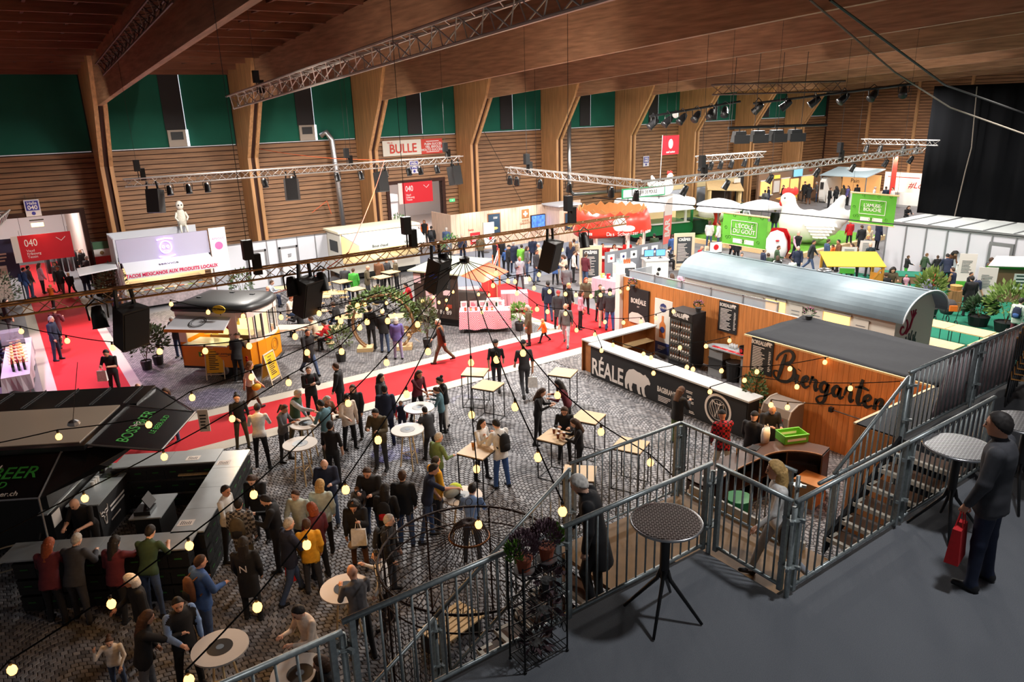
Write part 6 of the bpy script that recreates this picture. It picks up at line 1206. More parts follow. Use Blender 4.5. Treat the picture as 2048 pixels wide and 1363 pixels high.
# ================================================================== tasting area on green carpet
yb=thing('yellow_booth','timber booth with a yellow cloth roof','booth',(30.2,17.3,0),math.radians(-45));YC=mat('yellow_cloth',(222,164,30),.7)
slab([(-1.2,-.8,1.9),(1.2,-.8,1.9),(1.2,.8,2.25),(-1.2,.8,2.25)],-.03,'roof_cloth',YC,yb);[B('post',mat('booth_wood',(206,140,50),.6),yb,(x-.05,y-.05,0),(x+.05,y+.05,h))for x,y,h in((-1.1,-.7,1.9),(1.1,-.7,1.9),(1.1,.7,2.2),(-1.1,.7,2.2))];slab([(.6,-.75,0),(1.15,-.75,0),(1.15,-.75,1.6),(.6,-.75,1.7)],.04,'front_panel',mat('booth_wood',()),yb);MB().bar((-.2,-.78,0),(1.0,-.78,1.8),.05,4).build('brace',mat('booth_wood',()),yb);B('poster',PALE,yb,(-.6,-.78,.3),(.0,-.75,1.2))
for i,(y0_,y1_,xa,xb)in enumerate(((10.45,13.1,27.25,28.15),(10.45,12.1,24.95,25.85))):
 t=thing('bench_table','%s long pale folding table beside the wagon end'%('far','near')[i],'table');nn=2 if i==0 else 1
 for k in range(nn):
  a=y0_+(y1_-y0_)*k/nn;b=y0_+(y1_-y0_)*(k+1)/nn;B('tabletop',PINE,t,(xa,a+.01,.72),(xb,b-.01,.76));[MB().tube([(x,a+.2,0),(x,a+.2,.72),],.015,5).build('leg',DARK,t)for x in(xa+.1,xb-.1)];[MB().tube([(x,b-.2,0),(x,b-.2,.72),],.015,5).build('leg',DARK,t)for x in(xa+.1,xb-.1)]
t=thing('bench_table','cross table joining the two long pale tables','table');B('tabletop',PINE,t,(25.9,9.9,.72),(28.1,10.42,.76));[MB().bar((x,y,0),(x,y,.72),.015,5).build('leg',DARK,t)for x in(26,28)for y in(10.0,10.35)]
for i,(px_,py_,h)in enumerate(((1925,588,1.9),(1963,622,1.9),(1692,560,1.7),(1728,545,1.7))):
 p=G(px_,py_);t=thing('notice_board','white info panel with green foot, %s'%('behind the crouching group','left of the bamboo tubs','left of the yellow booth','beside the man in the checked shirt')[i],'sign',tuple(p),-.95);B('panel',PALE,t,(-.35,-.015,.35),(.35,.015,h));B('green_band',GREEN,t,(-.35,-.02,.35),(.35,.02,.62));lines(t,faceY(0,-.02,1.3),.45,.6,9,ALU,.003,i);[B('leg',DARK,t,(x-.015,-.15,0),(x+.015,.15,.35))for x in(-.3,.3)]
for i,(px_,py_)in enumerate(((1833,545),(1905,620),(1955,560),(1995,565))):
 p=G(px_,py_);t=thing('log_stand','upright log stand with tasting basket, %s'%('beside the black rope posts','right of the stroller','in front of the grey door','near the right edge')[i],'stand',tuple(p));MB().lathe([(0,0),(.3,0),(.28,.9),(0,.9)],(0,0,0),12).build('log',mat('log_bark',(150,110,70),.8,var=.3,scale=6,stretch=(4,4,.5)),t);MB().lathe([(0,.9),(.2,.9),(.24,1.1),(.0,1.08)],(0,0,0),12).build('basket',mat('basket',(190,140,80),.8),t)
for i,(px_,py_)in enumerate(((1764,534),(1778,536),(1795,540),(1810,536))):
 p=G(px_,py_);t=thing('barrier_post','black rope barrier post by the white cabin, %s'%ORD[i],'post',tuple(p));MB().bar((0,0,0),(0,0,1.0),.04,8).build('post',BLACK,t);MB().lathe([(0,0),(.17,0),(.17,.03),(0,.03)],(0,0,0),12).build('foot',BLACK,t)
B_=thing('podium','low brown podium with green top in the tasting area','podium',(37.0,17.4,0),-.95);B('body',mat('podium_wood',(126,96,70),.7),B_,(-1.7,-.6,0),(1.7,.6,.35));B('top',mat('green_carpet',()),B_,(-1.72,-.62,.35),(1.72,.62,.38))
for i,(x,y,h,r)in enumerate(((31.0,14.2,2.0,.55),(31.2,12.3,1.1,.5),(31.1,11.3,1.9,.75),(31.0,10.4,1.7,.6))):bush(x,y,('tall bamboo in a black tub right of the wagon','dark round box bush in a black tub','large bamboo in a black tub at the far right','bamboo tub at the right edge behind the railing')[i],h,r,420,.22,((110,130,60),(40,66,34),(116,140,70),(96,130,60))[i],(.4,.4),col=BLACK,name='bamboo_tub' if i!=1 else 'box_bush')
t=thing('stroller','dark baby stroller with patterned cover and orange bag','stroller',(30.4,13.2,0),2.4);MB().lathe([(0,0),(.2,.02),(.27,.2),(.22,.42),(0,.5)],(0,0,.45),12,sy=1.4).build('seat_pod',DARK,t,True);MB().lathe([(.3,0),(.29,.15),(.2,.28),(0,.32)],(0,.1,.75),12).build('hood',mat('hood_dark',(60,54,54),.8),t,True);B('cover',mat('cover_print',(170,170,174),.8,var=.4,scale=20),t,(-.22,-.45,.6),(.22,-.1,.66));MB().tube([(-.25,.35,.3),(-.25,.6,1.05),(.25,.6,1.05),(.25,.35,.3)],.015,5).build('handle',BLACK,t);B('orange_bag',mat('bag_orange',(226,110,30),.7),t,(-.14,.5,.7),(.14,.58,.92))
for x in(-.25,.25):
 for y in(-.35,.4):MB().tube([(x,y+.13*math.cos(a),.14+.13*math.sin(a))for a in[2*PI*i/10 for i in range(10)]],.02,5,True).build('wheel',BLACK,t)
t=thing('hut_display','small timber display hut with green trim at the right edge','display',(36.0,13.0,0),-.9);B('panel',mat('podium_wood',()),t,(-1.2,-.05,0),(1.2,.05,1.7));B('green_trim',GREEN,t,(-1.2,-.08,1.5),(1.2,.08,1.6));B('picture',WHITE,t,(-.1,-.08,.6),(.6,-.05,1.3));[B('bar',mat('dark_green',()),t,(-.02,-.09,.72+.15*k),(.52,-.08,.78+.15*k))for k in range(4)];slab([(-1.3,-.5,1.7),(1.3,-.5,1.7),(0.8,.3,2.0),(-.8,.3,2.0)],.04,'roof',PALE,t)
nh=thing('wall_next_hall','bright white walls of the neighbouring hall',None,kind='structure');B('wall',mat('next_hall_wall',(226,224,226),.7),nh,(-8,58,0),(36,58.2,6));B('wall',mat('next_hall_side',(214,200,190),.7),nh,(-2.8,43.4,0),(-2.6,58,5));B('wall',mat('next_hall_side',()),nh,(3.6,43.4,0),(3.8,58,5));B('ceiling',mat('next_hall_ceiling',(220,176,110),.7),nh,(-8,43.4,6),(36,58,6.1));B('beam',mat('beam_orange',(226,160,70),.6),nh,(18,50,4.6),(30,50.3,5.2));B('floor',mat('next_hall_floor',(196,190,190),.6),nh,(3.8,43.3,0),(36,58,.01))
for x,y in((1.2,50),(21,50),(26,50)):lamp('AREA',(x,y,5.6),500,(1,.94,.92),(x,y,0),3)
for i,(x,y,z,w,h,c,l)in enumerate(((21.0,51,1.2,3,2.4,(60,62,70),'dark stand block seen through the middle gate'),(24.5,53,1.3,2.5,2.6,(226,226,232),'white stand block seen through the middle gate'),(18.5,55,1.5,2,3,(200,60,60),'reddish stand block seen through the middle gate'))):
 t=thing('neighbour_stand',l,'stand',(x,y,0));B('body',mat('nstand_%d'%i,c,.6),t,(-w/2,-.5,0),(w/2,.5,h));B('counter',WHITE,t,(-w/2,-1.2,0),(w/2,-.8,1.0));B('header',WHITE,t,(-w/2,-.6,h-.5),(w/2,-.5,h))
t=thing('coat_rail','rail of grey coats seen through the left gate','rail',(2.6,49,0));MB().bar((-1,0,1.6),(1,0,1.6),.02,5).build('bar',ALU,t);[MB().lathe([(.05,1.58),(.2,1.45),(.24,.5),(.2,.45)],(-.85+.28*k,0,0),8,sx=.5).build('coat',mat('coat_%d'%(k%3),((60,62,68),(110,110,116),(40,42,50))[k%3],.9),t,True)for k in range(7)];[MB().bar((x,0,0),(x,0,1.6),.02,5).build('leg',ALU,t)for x in(-1,1)]
# ================================================================== trusses, lamps, speakers, string lights, signs
TAL=mat('truss_silver',(196,192,188),.4,.35)
def truss(label,p,q,s=.24,m_=TAL):
 p=Vector(p);q=Vector(q);d=q-p;L=d.length;d.normalize();sd=d.cross(Vector((0,0,1))).normalized();u=sd.cross(d)
 t=thing('lighting_truss',label,'truss',p);off=[sd*s/2+u*s/2,-sd*s/2+u*s/2,-u*s/2]
 for o in off:MB().bar(o,o+d*L,.012+s*.055,6).build('chord',m_,t)
 n=max(2,int(L/(s*1.1)));
 for a,b in((0,1),(1,2),(2,0)):
  MB().tube([off[(a,b)[i%2]]+d*L*i/n for i in range(n+1)],.006+s*.028,4).build('lacing',m_,t)
 return t
TAL_LIT=mat('truss_warm_lit',(170,128,84),.4,.4)  # truss metal with the warm light on it put into the colour
truss('long warm lit truss crossing the fair in front of the tram truck',(-3.5,15.95,5.5),(15.4,16.05,5.5),.24,TAL_LIT)
truss('truss with purple spots in front of the plank wall, left',(4.07,31.2,6.5),(18.9,31.2,6.5),.28);truss('big pale truss sloping up under the roof beams',(8.5,31.4,9.3),(8.5,8,10.7),.46);truss('dark truss under the roof at the upper left',(3.8,29.3,10.4),(3.8,17.5,11.25),.34,mat('truss_dark',(90,70,64),.5,.5))
truss('truss running from the middle gate side towards the egg stand',(18.0,26.0,6.3),(17.4,17.6,6.3),.24);truss('long truss right of the corner going to the black curtain',(17.4,17.6,6.25),(38.3,18.9,6.25),.24);truss('short truss with spots in front of the right plank wall',(27.5,24.0,6.25),(32.0,23.6,6.25),.26);truss('short truss with lit spots beside the black curtain',(41.0,23.7,6.45),(41.0,19.5,6.45),.26);truss('truss end at the left edge of the picture',(.15,28.2,6.0),(-.6,22.5,6.0),.3)
CAN=mat('can_black',(18,18,20),.45);
canm=MB().lathe([(0,.16),(.06,.15),(.085,.05),(.095,-.12),(.105,-.14)],(0,0,0),12).mesh('can',CAN,True);yok=MB().tube([(-.11,0,-.02),(-.12,0,.16),(0,0,.25),(.12,0,.16),(.11,0,-.02)],.012,5).mesh('yoke',CAN);lensm={}
def spot(loc,label,tilt=.4,az=0.0,glow=None,sc=1.0,grp='stage spotlights on the trusses'):
 t=thing('stage_spotlight',label,'spotlight',loc,az,grp);t.scale=(sc,sc,sc);place('yoke',yok,t);c=place('can',canm,t);c.rotation_euler=(tilt,0,0)
 if glow not in lensm:lensm[glow]=MB().lathe([(0,-.125),(.093,-.13)],(0,0,0),12).mesh('lens',mat('lens_%s'%(glow[0]if glow else 'off'),glow or(60,60,64),.3,emit=6 if glow else 0))
 place('lens',lensm[glow],c)
PUR=(226,170,255);WRM=(255,244,226)
for i,(x,g)in enumerate(((5.6,PUR),(6.3,None),(7.0,PUR),(9.3,None),(10.5,None),(12.5,PUR),(13.6,PUR),(14.8,None),(16.0,None),(16.6,None),(17.5,PUR),(18.4,PUR))):spot((x,31.2,6.1),'spotlight under the purple lit truss, %s from the left'%ORD[i],.35,PI,g,1.25)
for i,y in enumerate((25.8,25.2,23.5,21.6,19.2,17.9)):spot((17.95-.07*i,y,5.9),'spotlight under the truss beside the egg stand, %s from the far end'%('first','second','third','fourth','fifth','sixth')[i],.5,-.6,WRM if i in(2,3)else None,1.2)
for i,x in enumerate((20,22.4,25.2,28.6,31.5,34.5,37)):spot((x,17.8+.05*(x-17),5.85),'spotlight under the long truss to the curtain, %s from the left'%ORD[i],.5,.8,WRM if i in(3,4)else None,1.25)
for i,x in enumerate((27.6,28.3,29,29.8,30.8,31.8)):spot((x,23.8,5.9),'spotlight under the short truss by the right plank wall, %s from the left'%ORD[i],.3,.3,WRM if i in(3,4)else None,1.3)
for i,y in enumerate((23.4,22.6,21.3,20.6)):spot((41.0,y,6.05),'bright spotlight under the short curtain truss, %s from the left'%ORD[i],.3,1.2,WRM,1.4)
for i,(x,k)in enumerate(((5.05,1),(5.75,1),(9.0,1),(13.6,1),(1.2,0))):spot((x,15.9,5.12),'black spotlight under the warm lit truss, %s'%('left of the tram roof','above the tram roof','above the folding tables','in front of the egg stand','at its left end')[i],.2,PI,None,1.5)
def speaker(loc,label,rz,tilt=.15,s=1.0,strap=.55):
 t=thing('loudspeaker',label,'speaker',loc,rz,'hanging loudspeakers');t.scale=(s,s,s)
 m=MB();m.X=Matrix.Rotation(tilt,4,'X');m.prism([(-.22,-.2),(.22,-.2),(.3,.2),(-.3,.2)],(0,0,-.42),(1,0,0),(0,-1,0),(0,0,.84));m.X=None;m.build('cabinet',mat('speaker_black',(30,28,28),.55),t)
 m=MB();m.X=Matrix.Rotation(tilt,4,'X');m.bb((-.27,-.215,-.38),(.27,-.203,.38));m.X=None;m.build('grille',mat('grille',(22,22,24),.8),t)
 for x in(-.2,.2):MB().tube([(x,0,.35),(x*.9,0,.42+strap*.5),(x*.8,0,.42+strap)],.04,4).build('strap',CAN,t)
for i,(px_,py_)in enumerate(((255,630),(612,578),(872,522),(1100,488))):p=onY(px_,py_,15.9);speaker((p.x,15.9,4.85),'large black loudspeaker under the warm lit truss, %s'%('above the red carpet','above the tram truck','above the dark kiosk','left of the egg stand')[i],.5,.25,1.0,.35)
for i,x in enumerate((5.0,10.4,14.6,18.5)):speaker((x,31.2,5.75),'black loudspeaker under the purple lit truss, %s from the left'%ORD[i],2.6+.2*i,.2,1.05,.3)
def hoist(loc,z1,label):
 t=thing('chain_hoist',label,'hoist',loc,0,'chain hoists holding the trusses');B('motor',CAN,t,(-.1,-.09,.0),(.1,.09,.42));B('chain_bag',mat('bag_black',(24,20,18),.9),t,(.08,-.08,-.35),(.24,.08,.1));MB().bar((0,0,.42),(0,0,roof_z(loc[1])-loc[2]),.007,4).build('chain',DARK,t);MB().bar((0,0,-.35),(0,0,0),.02,4).build('sling',CAN,t)
for x,y,z,l in((4.2,15.95,5.85,'hoist on the warm lit truss above the tram'),(8.0,15.95,5.95,'hoist on the warm lit truss above the hot dish trailer'),(13.1,16,6.0,'hoist on the warm lit truss before the egg stand'),(4.6,31.2,6.9,'hoist at the left end of the purple lit truss'),(13.0,31.2,6.9,'hoist in the middle of the purple lit truss'),(18.0,31.2,6.9,'hoist at the right end of the purple lit truss'),(17.9,24.5,6.6,'hoist on the truss beside the egg stand'),(20.8,17.9,6.6,'hoist on the long truss right of the burger sign'),(30,18.3,6.6,'hoist on the long truss in front of the shed'),(8.5,28,9.9,'hoist on the big sloping truss')):hoist((x,y,z),11,l)
rg=thing('lighting_rig','dense lighting rig hanging under the beams at the upper right','rig',(27,20.5,8.9));MB().bar((-3.6,2.6,-.6),(.5,1.2,-.1),.05,6).build('bar',CAN,rg);MB().bar((.6,.6,-.2),(4.6,-4.2,.4),.05,6).build('bar',CAN,rg);MB().bar((-1.2,.4,-1.15),(2.8,-1.6,-1.15),.06,6).build('bar',CAN,rg)
for i in range(4):MB().bar((-1+.9*i,.4-.5*i,-1.15),(-.8+.9*i,.5-.5*i,1.8),.012,4).build('hanger',DARK,rg)
truss('flat lattice carrying the dense lighting rig',(25.5,21.6,9.3),(30.2,18.6,9.3),.4,mat('truss_dark',()))
for i in range(6):spot((23.5+.65*i,23.0-.22*i,8.0+.08*i),'silver can spotlight on the left bar of the dense rig, %s'%ORD[i],.9,1.2+.2*i,None,1.7)
for i in range(6):spot((27.7+.75*i,20.9-.85*i,8.5+.1*i),'silver can spotlight on the right bar of the dense rig, %s'%ORD[i],.9,.4*i,(255,120,90)if i==5 else None,1.7)
for i in range(4):t=thing('flood_light','black square flood light on the lowest bar of the dense rig, %s'%ORD[i],'flood light',(26.3+.75*i,20.6-.38*i,7.15),-.5);MB().prism([(-.3,0),(.3,0),(.22,.45),(-.22,.45)],(0,0,0),(1,0,0),ZU,(0,.4,0)).build('housing',CAN,t);B('shutter',CAN,t,(-.34,-.15,-.05),(.34,-.1,.3));MB().bar((0,.2,.45),(0,.2,.62),.03,5).build('clamp',CAN,t)
for i,(px_,py_)in enumerate(((437,27),(337,117))):p=onX(px_,py_,(9.4,8.6)[i]);t=thing('strip_light','glowing strip light under the roof, %s'%('upper one','lower one')[i],'lamp',tuple(p));B('housing',CAN,t,(-.7,-.12,.05),(.7,.12,.2));B('tube',mat('tube_white',(255,250,240),.4,emit=8),t,(-.6,-.08,0),(.6,.08,.05))
p=onX(500,22,9.6);t=thing('air_heater','dark box heater hanging under the roof at the top','heater',tuple(p));MB().prism([(-.8,.5),(.8,.5),(.8,-.1),(.35,-.5),(-.35,-.5),(-.8,-.1)],(0,-.5,0),(1,0,0),ZU,(0,1,0)).build('case',mat('heater_brown',(66,40,32),.6),t);B('louvre',BLACK,t,(-.3,-.4,-.55),(.3,.4,-.5))
MB().bar(onX(620,15,8.2),onX(400,170,11.0),.03,6)
t=thing('foil_duct','silver foil air duct coming down the plank wall','duct');MB().tube([(16.3,42.7,7.55),(16.6,42.5,7.75),(16.8,42.3,7.3),(16.9,42.3,5),(17.0,42.3,2.2)],.16,10).build('hose',mat('foil',(190,194,200),.3,.8,bump=.4,scale=40),t,True);[MB().tube([(16.87+.1*k+.17*math.cos(a),42.3+.17*math.sin(a),6-1.5*k)for a in[2*PI*i/10 for i in range(10)]],.015,4,True).build('clamp',ALU,t)for k in range(2)]
t=thing('steel_flue','silver flue pipe with a right angle bend leading to the egg stand','duct');MB().tube([(33.85,41.2,8.4),(33.85,41.2,3.1),(34.2,41.2,2.75),(38.9,41.2,2.6)],.14,10).build('pipe',STEEL,t,True);[MB().bar((33.85,41.2,z),(33.85,WY,z),.02,4).build('bracket',DARK,t)for z in(5.5,7.5)]
def cable(label,pts,r=.012,c=BLACK,sag=0.0,cat='cable'):
 P=[Vector(p)for p in pts];Q=[]
 for i in range(len(P)-1):Q+=[P[i].lerp(P[i+1],k/8)-Vector((0,0,sag*4*(k/8)*(1-k/8)))for k in range(8)]
 return tag(MB().tube(Q+[P[-1]],r,5).build('cable',c,None),label,cat)
ORG=mat('orange_cord',(220,96,50),.6)
cable('orange cord from the wall down to the warm lit truss',[(12.6,42.4,7.0),(14.8,31.2,6.7),(6.5,16,5.7),tuple(G(548,586,3))],.014,ORG,.15);cable('thin orange cord hanging beside the foil duct',[(15.2,42.5,3.2),(16.2,42.5,3.8),(16.4,42.5,3.0)],.02,ORG);cable('thick black cable crossing the upper right corner',[tuple(onX(1660,0,17)),tuple(onX(1890,170,26)),tuple(onX(2048,226,36))],.035);cable('grey rope sagging across the black curtain',[tuple(onX(1620,0,18)),tuple(onX(1790,145,24)),tuple(onX(1900,215,30)),tuple(onX(2060,272,36))],.03,mat('rope_grey',(120,110,100),.8));cable('long black cable above the lawn and the green banners',[tuple(onX(1185,395,18)),tuple(onX(1480,418,22)),tuple(onX(1760,445,27)),tuple(onX(2060,475,32))],.02);cable('thin wire in front of the plank wall with the flue',[(26.0,41.5,8.9),(29.5,41,2.6)],.015);cable('cable with yellow tag hanging on the black curtain',[(41.8,18.4,9.2),(41.8,18.2,6.2),(41.75,18.3,5.0),(41.8,18.5,2.65)],.03,mat('rope_grey',()))
for i,(x,y)in enumerate(((13.2,31.2),(22.5,30),(27.5,26))):cable('thin hanging chain from the beams, %s one'%('left','middle','right')[i],[(x,y,roof_z(y)),(x,y,(6.9,2.5,7.0)[i])],.008)
t=thing('pendant_ball','small white ball hanging from the beams','pendant',(26.6,24.6,8.3));MB().ball((0,0,0),.16,10,8).build('ball',WHITE,t,True);MB().bar((0,0,.15),(0,0,roof_z(24.6)-8.3),.008,4).build('wire',DARK,t);MB().lathe([(.02,.14),(.08,.16),(.02,.2)],(0,0,0),8).build('cap',DARK,t)
def hang_banner(label,x,ya,yb,z0,z1,lettering,sz):
 t=thing('hanging_banner',label,'banner');yc=(ya+yb)/2;B('cloth',mat('banner_green',(84,162,40),.7,var=.06,scale=3),t,(x-.01,yb,z0),(x+.01,ya,z1));MB().bar((x,yb-.08,z1),(x,ya+.08,z1),.04,6).build('top_rod',PINE,t);MB().bar((x,yb-.05,z0),(x,ya+.05,z0),.02,5).build('bottom_rod',PINE,t)
 h=z1-z0;w=ya-yb;text(lettering,sz,PALE,t,faceX(x-.014,yc,z0+h*.545),bold=.002,align='CENTER');k=faceX(x-.014,yc,z0+h*.56)
 m=MB();m.X=k;bw_,bh=w*.29,h*.23
 for a,b in(((-bw_,-bh),(bw_,-bh)),((bw_,-bh),(bw_,bh)),((bw_,bh),(-bw_,bh)),((-bw_,bh),(-bw_,-bh))):m.bar((*a,.002),(*b,.002),.014,4)
 m.X=None;m.build('text_frame',PALE,t);B('logo_field',PALE,t,(x-.016,yc+.05,z0+h*.08),(x-.01,yc+.5,z0+h*.22));B('logo_field',PALE,t,(x-.016,yc-.5,z0+h*.08),(x-.01,yc-.05,z0+h*.22))
 for s in(ya,yb):MB().bar((x,s,z1),(x,s,roof_z(s)),.006,4).build('wire',DARK,t)
 r=random.Random(3);m=MB();m.X=k
 for i in range(14):
  cx_,cy_=r.uniform(-w*.45,w*.45),r.choice((-1,1))*r.uniform(h*.3,h*.4)if abs(cx_:=r.uniform(-w*.45,w*.45))<w*.25 else r.uniform(-h*.4,h*.4);m.tube([(cx_+.06*math.cos(a),cy_+.06*math.sin(a),.001)for a in[2*PI*q/6 for q in range(6)]],.008,3,True)
 m.X=None;m.build('food_doodles',mat('doodle_green',(50,110,24),.7),t)
hang_banner('green hanging banner with white framed lettering above the wagon roof',24.0,19.4,17.3,3.3,4.55,"L'ÉCOLE\nDU GOÛT",.23);hang_banner('green hanging banner with white speech bubble above the white cabin',31.0,18.1,16.1,3.55,4.85,"L'AMUSE-\nBOUCHE",.2)
def wall_sign(name,label,x0,x1,z0,z1,rgb,y=42.93,cat='sign'):
 t=thing(name,label,cat);B('board',mat('sign_%d_%d'%rgb[:2],rgb,.5),t,(x0,y-.02,z0),(x1,y+.02,z1));[MB().bar((x,y,z1),(x,y+.03,z1+.25),.01,4).build('hanger',DARK,t)for x in(x0+.1,x1-.1)];return t
RS=(206,26,42);DINF=mat('white_sign_text',(244,240,238),.5)
for(x0,x1,z0,z1,l)in((.5,2.75,2.2,3.5,'red gate sign with hall number in the left gate'),(21.4,23.6,3.1,4.42,'red gate sign with hall number in the middle gate')):
 t=wall_sign('gate_sign',l,x0,x1,z0,z1,RS,42.86);[MB().bar((x,42.86,z1),(x,42.9,4.45),.012,4).build('hanger',DARK,t)for x in(x0+.2,x1-.2)];B('side_board',PALE,t,(x0-.28,42.82,z0),(x0,42.87,z1));text('040',.5,DINF,t,faceY(x0+.5,42.835,z1-.4),sx=.75);text('Vaud\nFribourg\nTessin',.17,DINF,t,faceY(x0+.25,42.835,z0+.38),align='LEFT');m=MB();m.X=faceY(x1-.45,42.83,z1-.32);m.tube([(-.2,.09,0),(0,-.09,0),(.2,.09,0)],.018,4);m.X=None;m.build('arrow',DINF,t)
t=wall_sign('fair_banner','wide white and red town banner on the plank wall',20.3,23.3,6.12,7.05,(224,220,208));B('red_field',mat('sign_coral',(206,66,52),.6),t,(23.0,42.89,6.12),(24.55,42.95,7.05));text('BULLE',.78,mat('sign_coral',()),t,faceY(21.7,42.88,6.52),bold=.012,sx=.9);text('PLEIN SUCCÈS\nVIEL ERFOLG\nMOLTO SUCCESSO',.2,DINF,t,faceY(23.85,42.87,6.55),bold=.004);text('Ville de',.12,mat('sign_coral',()),t,faceY(20.8,42.88,6.92));lines(t,faceY(23.85,42.88,6.9),1.0,.1,1,DINF);lines(t,faceY(23.85,42.88,6.24),1.0,.08,1,DINF)
for i,(x,z,y)in enumerate(((1.4,4.78,42.84),(22.4,5.35,42.93),(43.2,4.45,42.93),(63.0,4.5,42.93))):
 t=wall_sign('hall_sign','white and blue hall number sign, %s'%('above the left gate','above the middle gate','on the plank wall behind the roof hen','in the far corner')[i],x-.32,x+.32,z-.4,z+.4,(222,218,226),y);B('blue_field',mat('sign_blue',(60,62,160),.5),t,(x-.27,y-.03,z-.12),(x+.27,y-.015,z+.34));text('Halle',.2,DINF,t,faceY(x,y-.035,z+.23),bold=.003);text('040',.28,DINF,t,faceY(x,y-.035,z+.02),bold=.006);decal(ring_poly(.09,8),faceY(x,y-.022,z-.26),1,mat('sign_blue',()),t,'pictogram')
for i,(x,z)in enumerate(((1.45,3.95),(62.4,3.9))):t=thing('exit_lamp','glowing exit lamp %s'%('above the left gate','in the far corner')[i],'lamp',(x,42.95,z));B('diffuser',mat('exit_glow',(255,214,120),.5,emit=4),t,(-.26,-.06,-.09),(.26,.02,.09));B('bracket',DARK,t,(-.3,-.03,.2),(.3,.03,.26));lamp('POINT',(x,42.4,z-.1),10,(1,.7,.3),size=.1)
t=thing('exit_sign','small green exit sign right of the middle gate','sign',(25.1,42.95,3.0));B('plate',mat('exit_green',(90,200,130),.5,emit=.6),t,(-.2,-.05,-.1),(.2,.02,.1));decal(ring_poly(.05,6),faceY(0,-.055,0),1,WHITE,t,'pictogram')
t=thing('egg_flag','red flag with a white egg on a tall pole over the burger trailer','flag',(37.1,35.5,3.6));MB().bar((0,0,0),(.1,0,3.2),.02,5).build('pole',WHITE,t);B('cloth',mat('flag_darkred',(176,20,40),.7),t,(.1,-.015,1.9),(1.7,.015,3.15));MB().ball((.9,-.02,2.6),(.22,.03,.32),10,8).build('egg_print',WHITE,t,True);text('œuf suisse',.2,WHITE,t,faceY(.9,-.02,2.08))
GLOW=mat('bulb_glow',(255,176,92),.4,emit=3.6);bulbm=MB().lathe([(0,-.095),(.04,-.08),(.057,-.04),(.05,.005),(.022,.035),(.018,.05)],(0,0,0),8).mesh('bulb',GLOW,True);sockm=MB().lathe([(.02,.045),(.022,.1),(.012,.115),(0,.115)],(0,0,0),8).mesh('socket',BLACK,True)
HUB=Vector((9.6,15.95,5.1))
hb=thing('light_hub','black hub from which the string lights fan out','hub',tuple(HUB));MB().lathe([(0,-.12),(.12,-.08),(.14,.05),(0,.12)],(0,0,0),12).build('ring',CAN,hb);MB().bar((0,0,.1),(0,0,.4),.02,5).build('hanger',CAN,hb)
def string(label,bulbs,za,zb,hub=True,end=None):
 n=len(bulbs);P=[G(x,y,za+(zb-za)*((i+1)/n if hub else i/max(1,n-1)))for i,(x,y)in enumerate(bulbs)]
 t=thing('string_light',label,'string light',tuple(HUB if hub else P[0]),0,'festoon string lights');o=Vector(t.location);path=([HUB]if hub else[])+[p+Vector((0,0,.11))for p in P]
 if end:path.append(G(*end))
 Q=[]
 for i in range(len(path)-1):
  L=(path[i+1]-path[i]).length;Q+=[path[i].lerp(path[i+1],k/4)-Vector((0,0,.02*L*4*(k/4)*(1-k/4)*.5))for k in range(4)]
 MB().tube([p-o for p in Q+[path[-1]]],.011,5).build('cord',mat('cord_black',(14,13,13),.95,spec=.1),t)
 for p in P:b_=place('bulb',bulbm,t,p-o);place('socket',sockm,b_)
string('string light falling from the hub to the landing corner',[(993,716),(1030,810),(1076,910),(1125,1018)],4.9,4.1);string('string light from the hub over the two square tables to the landing',[(1046,703),(1115,787),(1202,860),(1301,921)],4.9,3.3,end=(1345,950,3.2));string('string light hanging almost straight down to the iron pavilion',[(942,722),(943,826),(953,934),(957,1045)],4.9,2.95)
string('string light from the hub to the bottom edge left of the pavilion',[(856,700),(813,785),(756,876),(691,975),(613,1085),(514,1209),(377,1355)],4.9,3.1);string('string light from the hub to the lower left corner',[(835,646),(773,722),(696,803),(507,985),(378,1087),(222,1203),(23,1335)],4.9,2.6,end=(-60,1400,2.6));string('string light from the hub over the raised beer flap',[(734,641),(683,700),(577,762),(464,834),(328,910),(169,993)],4.9,3.0,end=(-40,1085,2.9));string('string light from the hub over the beer trailer roof',[(775,639),(719,652),(614,702),(503,751),(384,792),(297,846),(117,870)],4.9,3.3,end=(-30,890,3.3));string('string light passing in front of the tram counter to the left edge',[(681,639),(590,670),(498,689),(410,699),(319,700),(225,693),(134,679),(42,660)],4.8,3.9,end=(-30,640,4.0));string('string light over the tram roof',[(715,609),(638,624),(630,620),(562,632),(486,630),(416,622),(342,606)],4.8,3.6);string('short string light from the hub towards the cheese stand',[(992,544),(1016,560),(1078,547),(1095,535),(1108,519),(1125,498)],4.6,3.5)
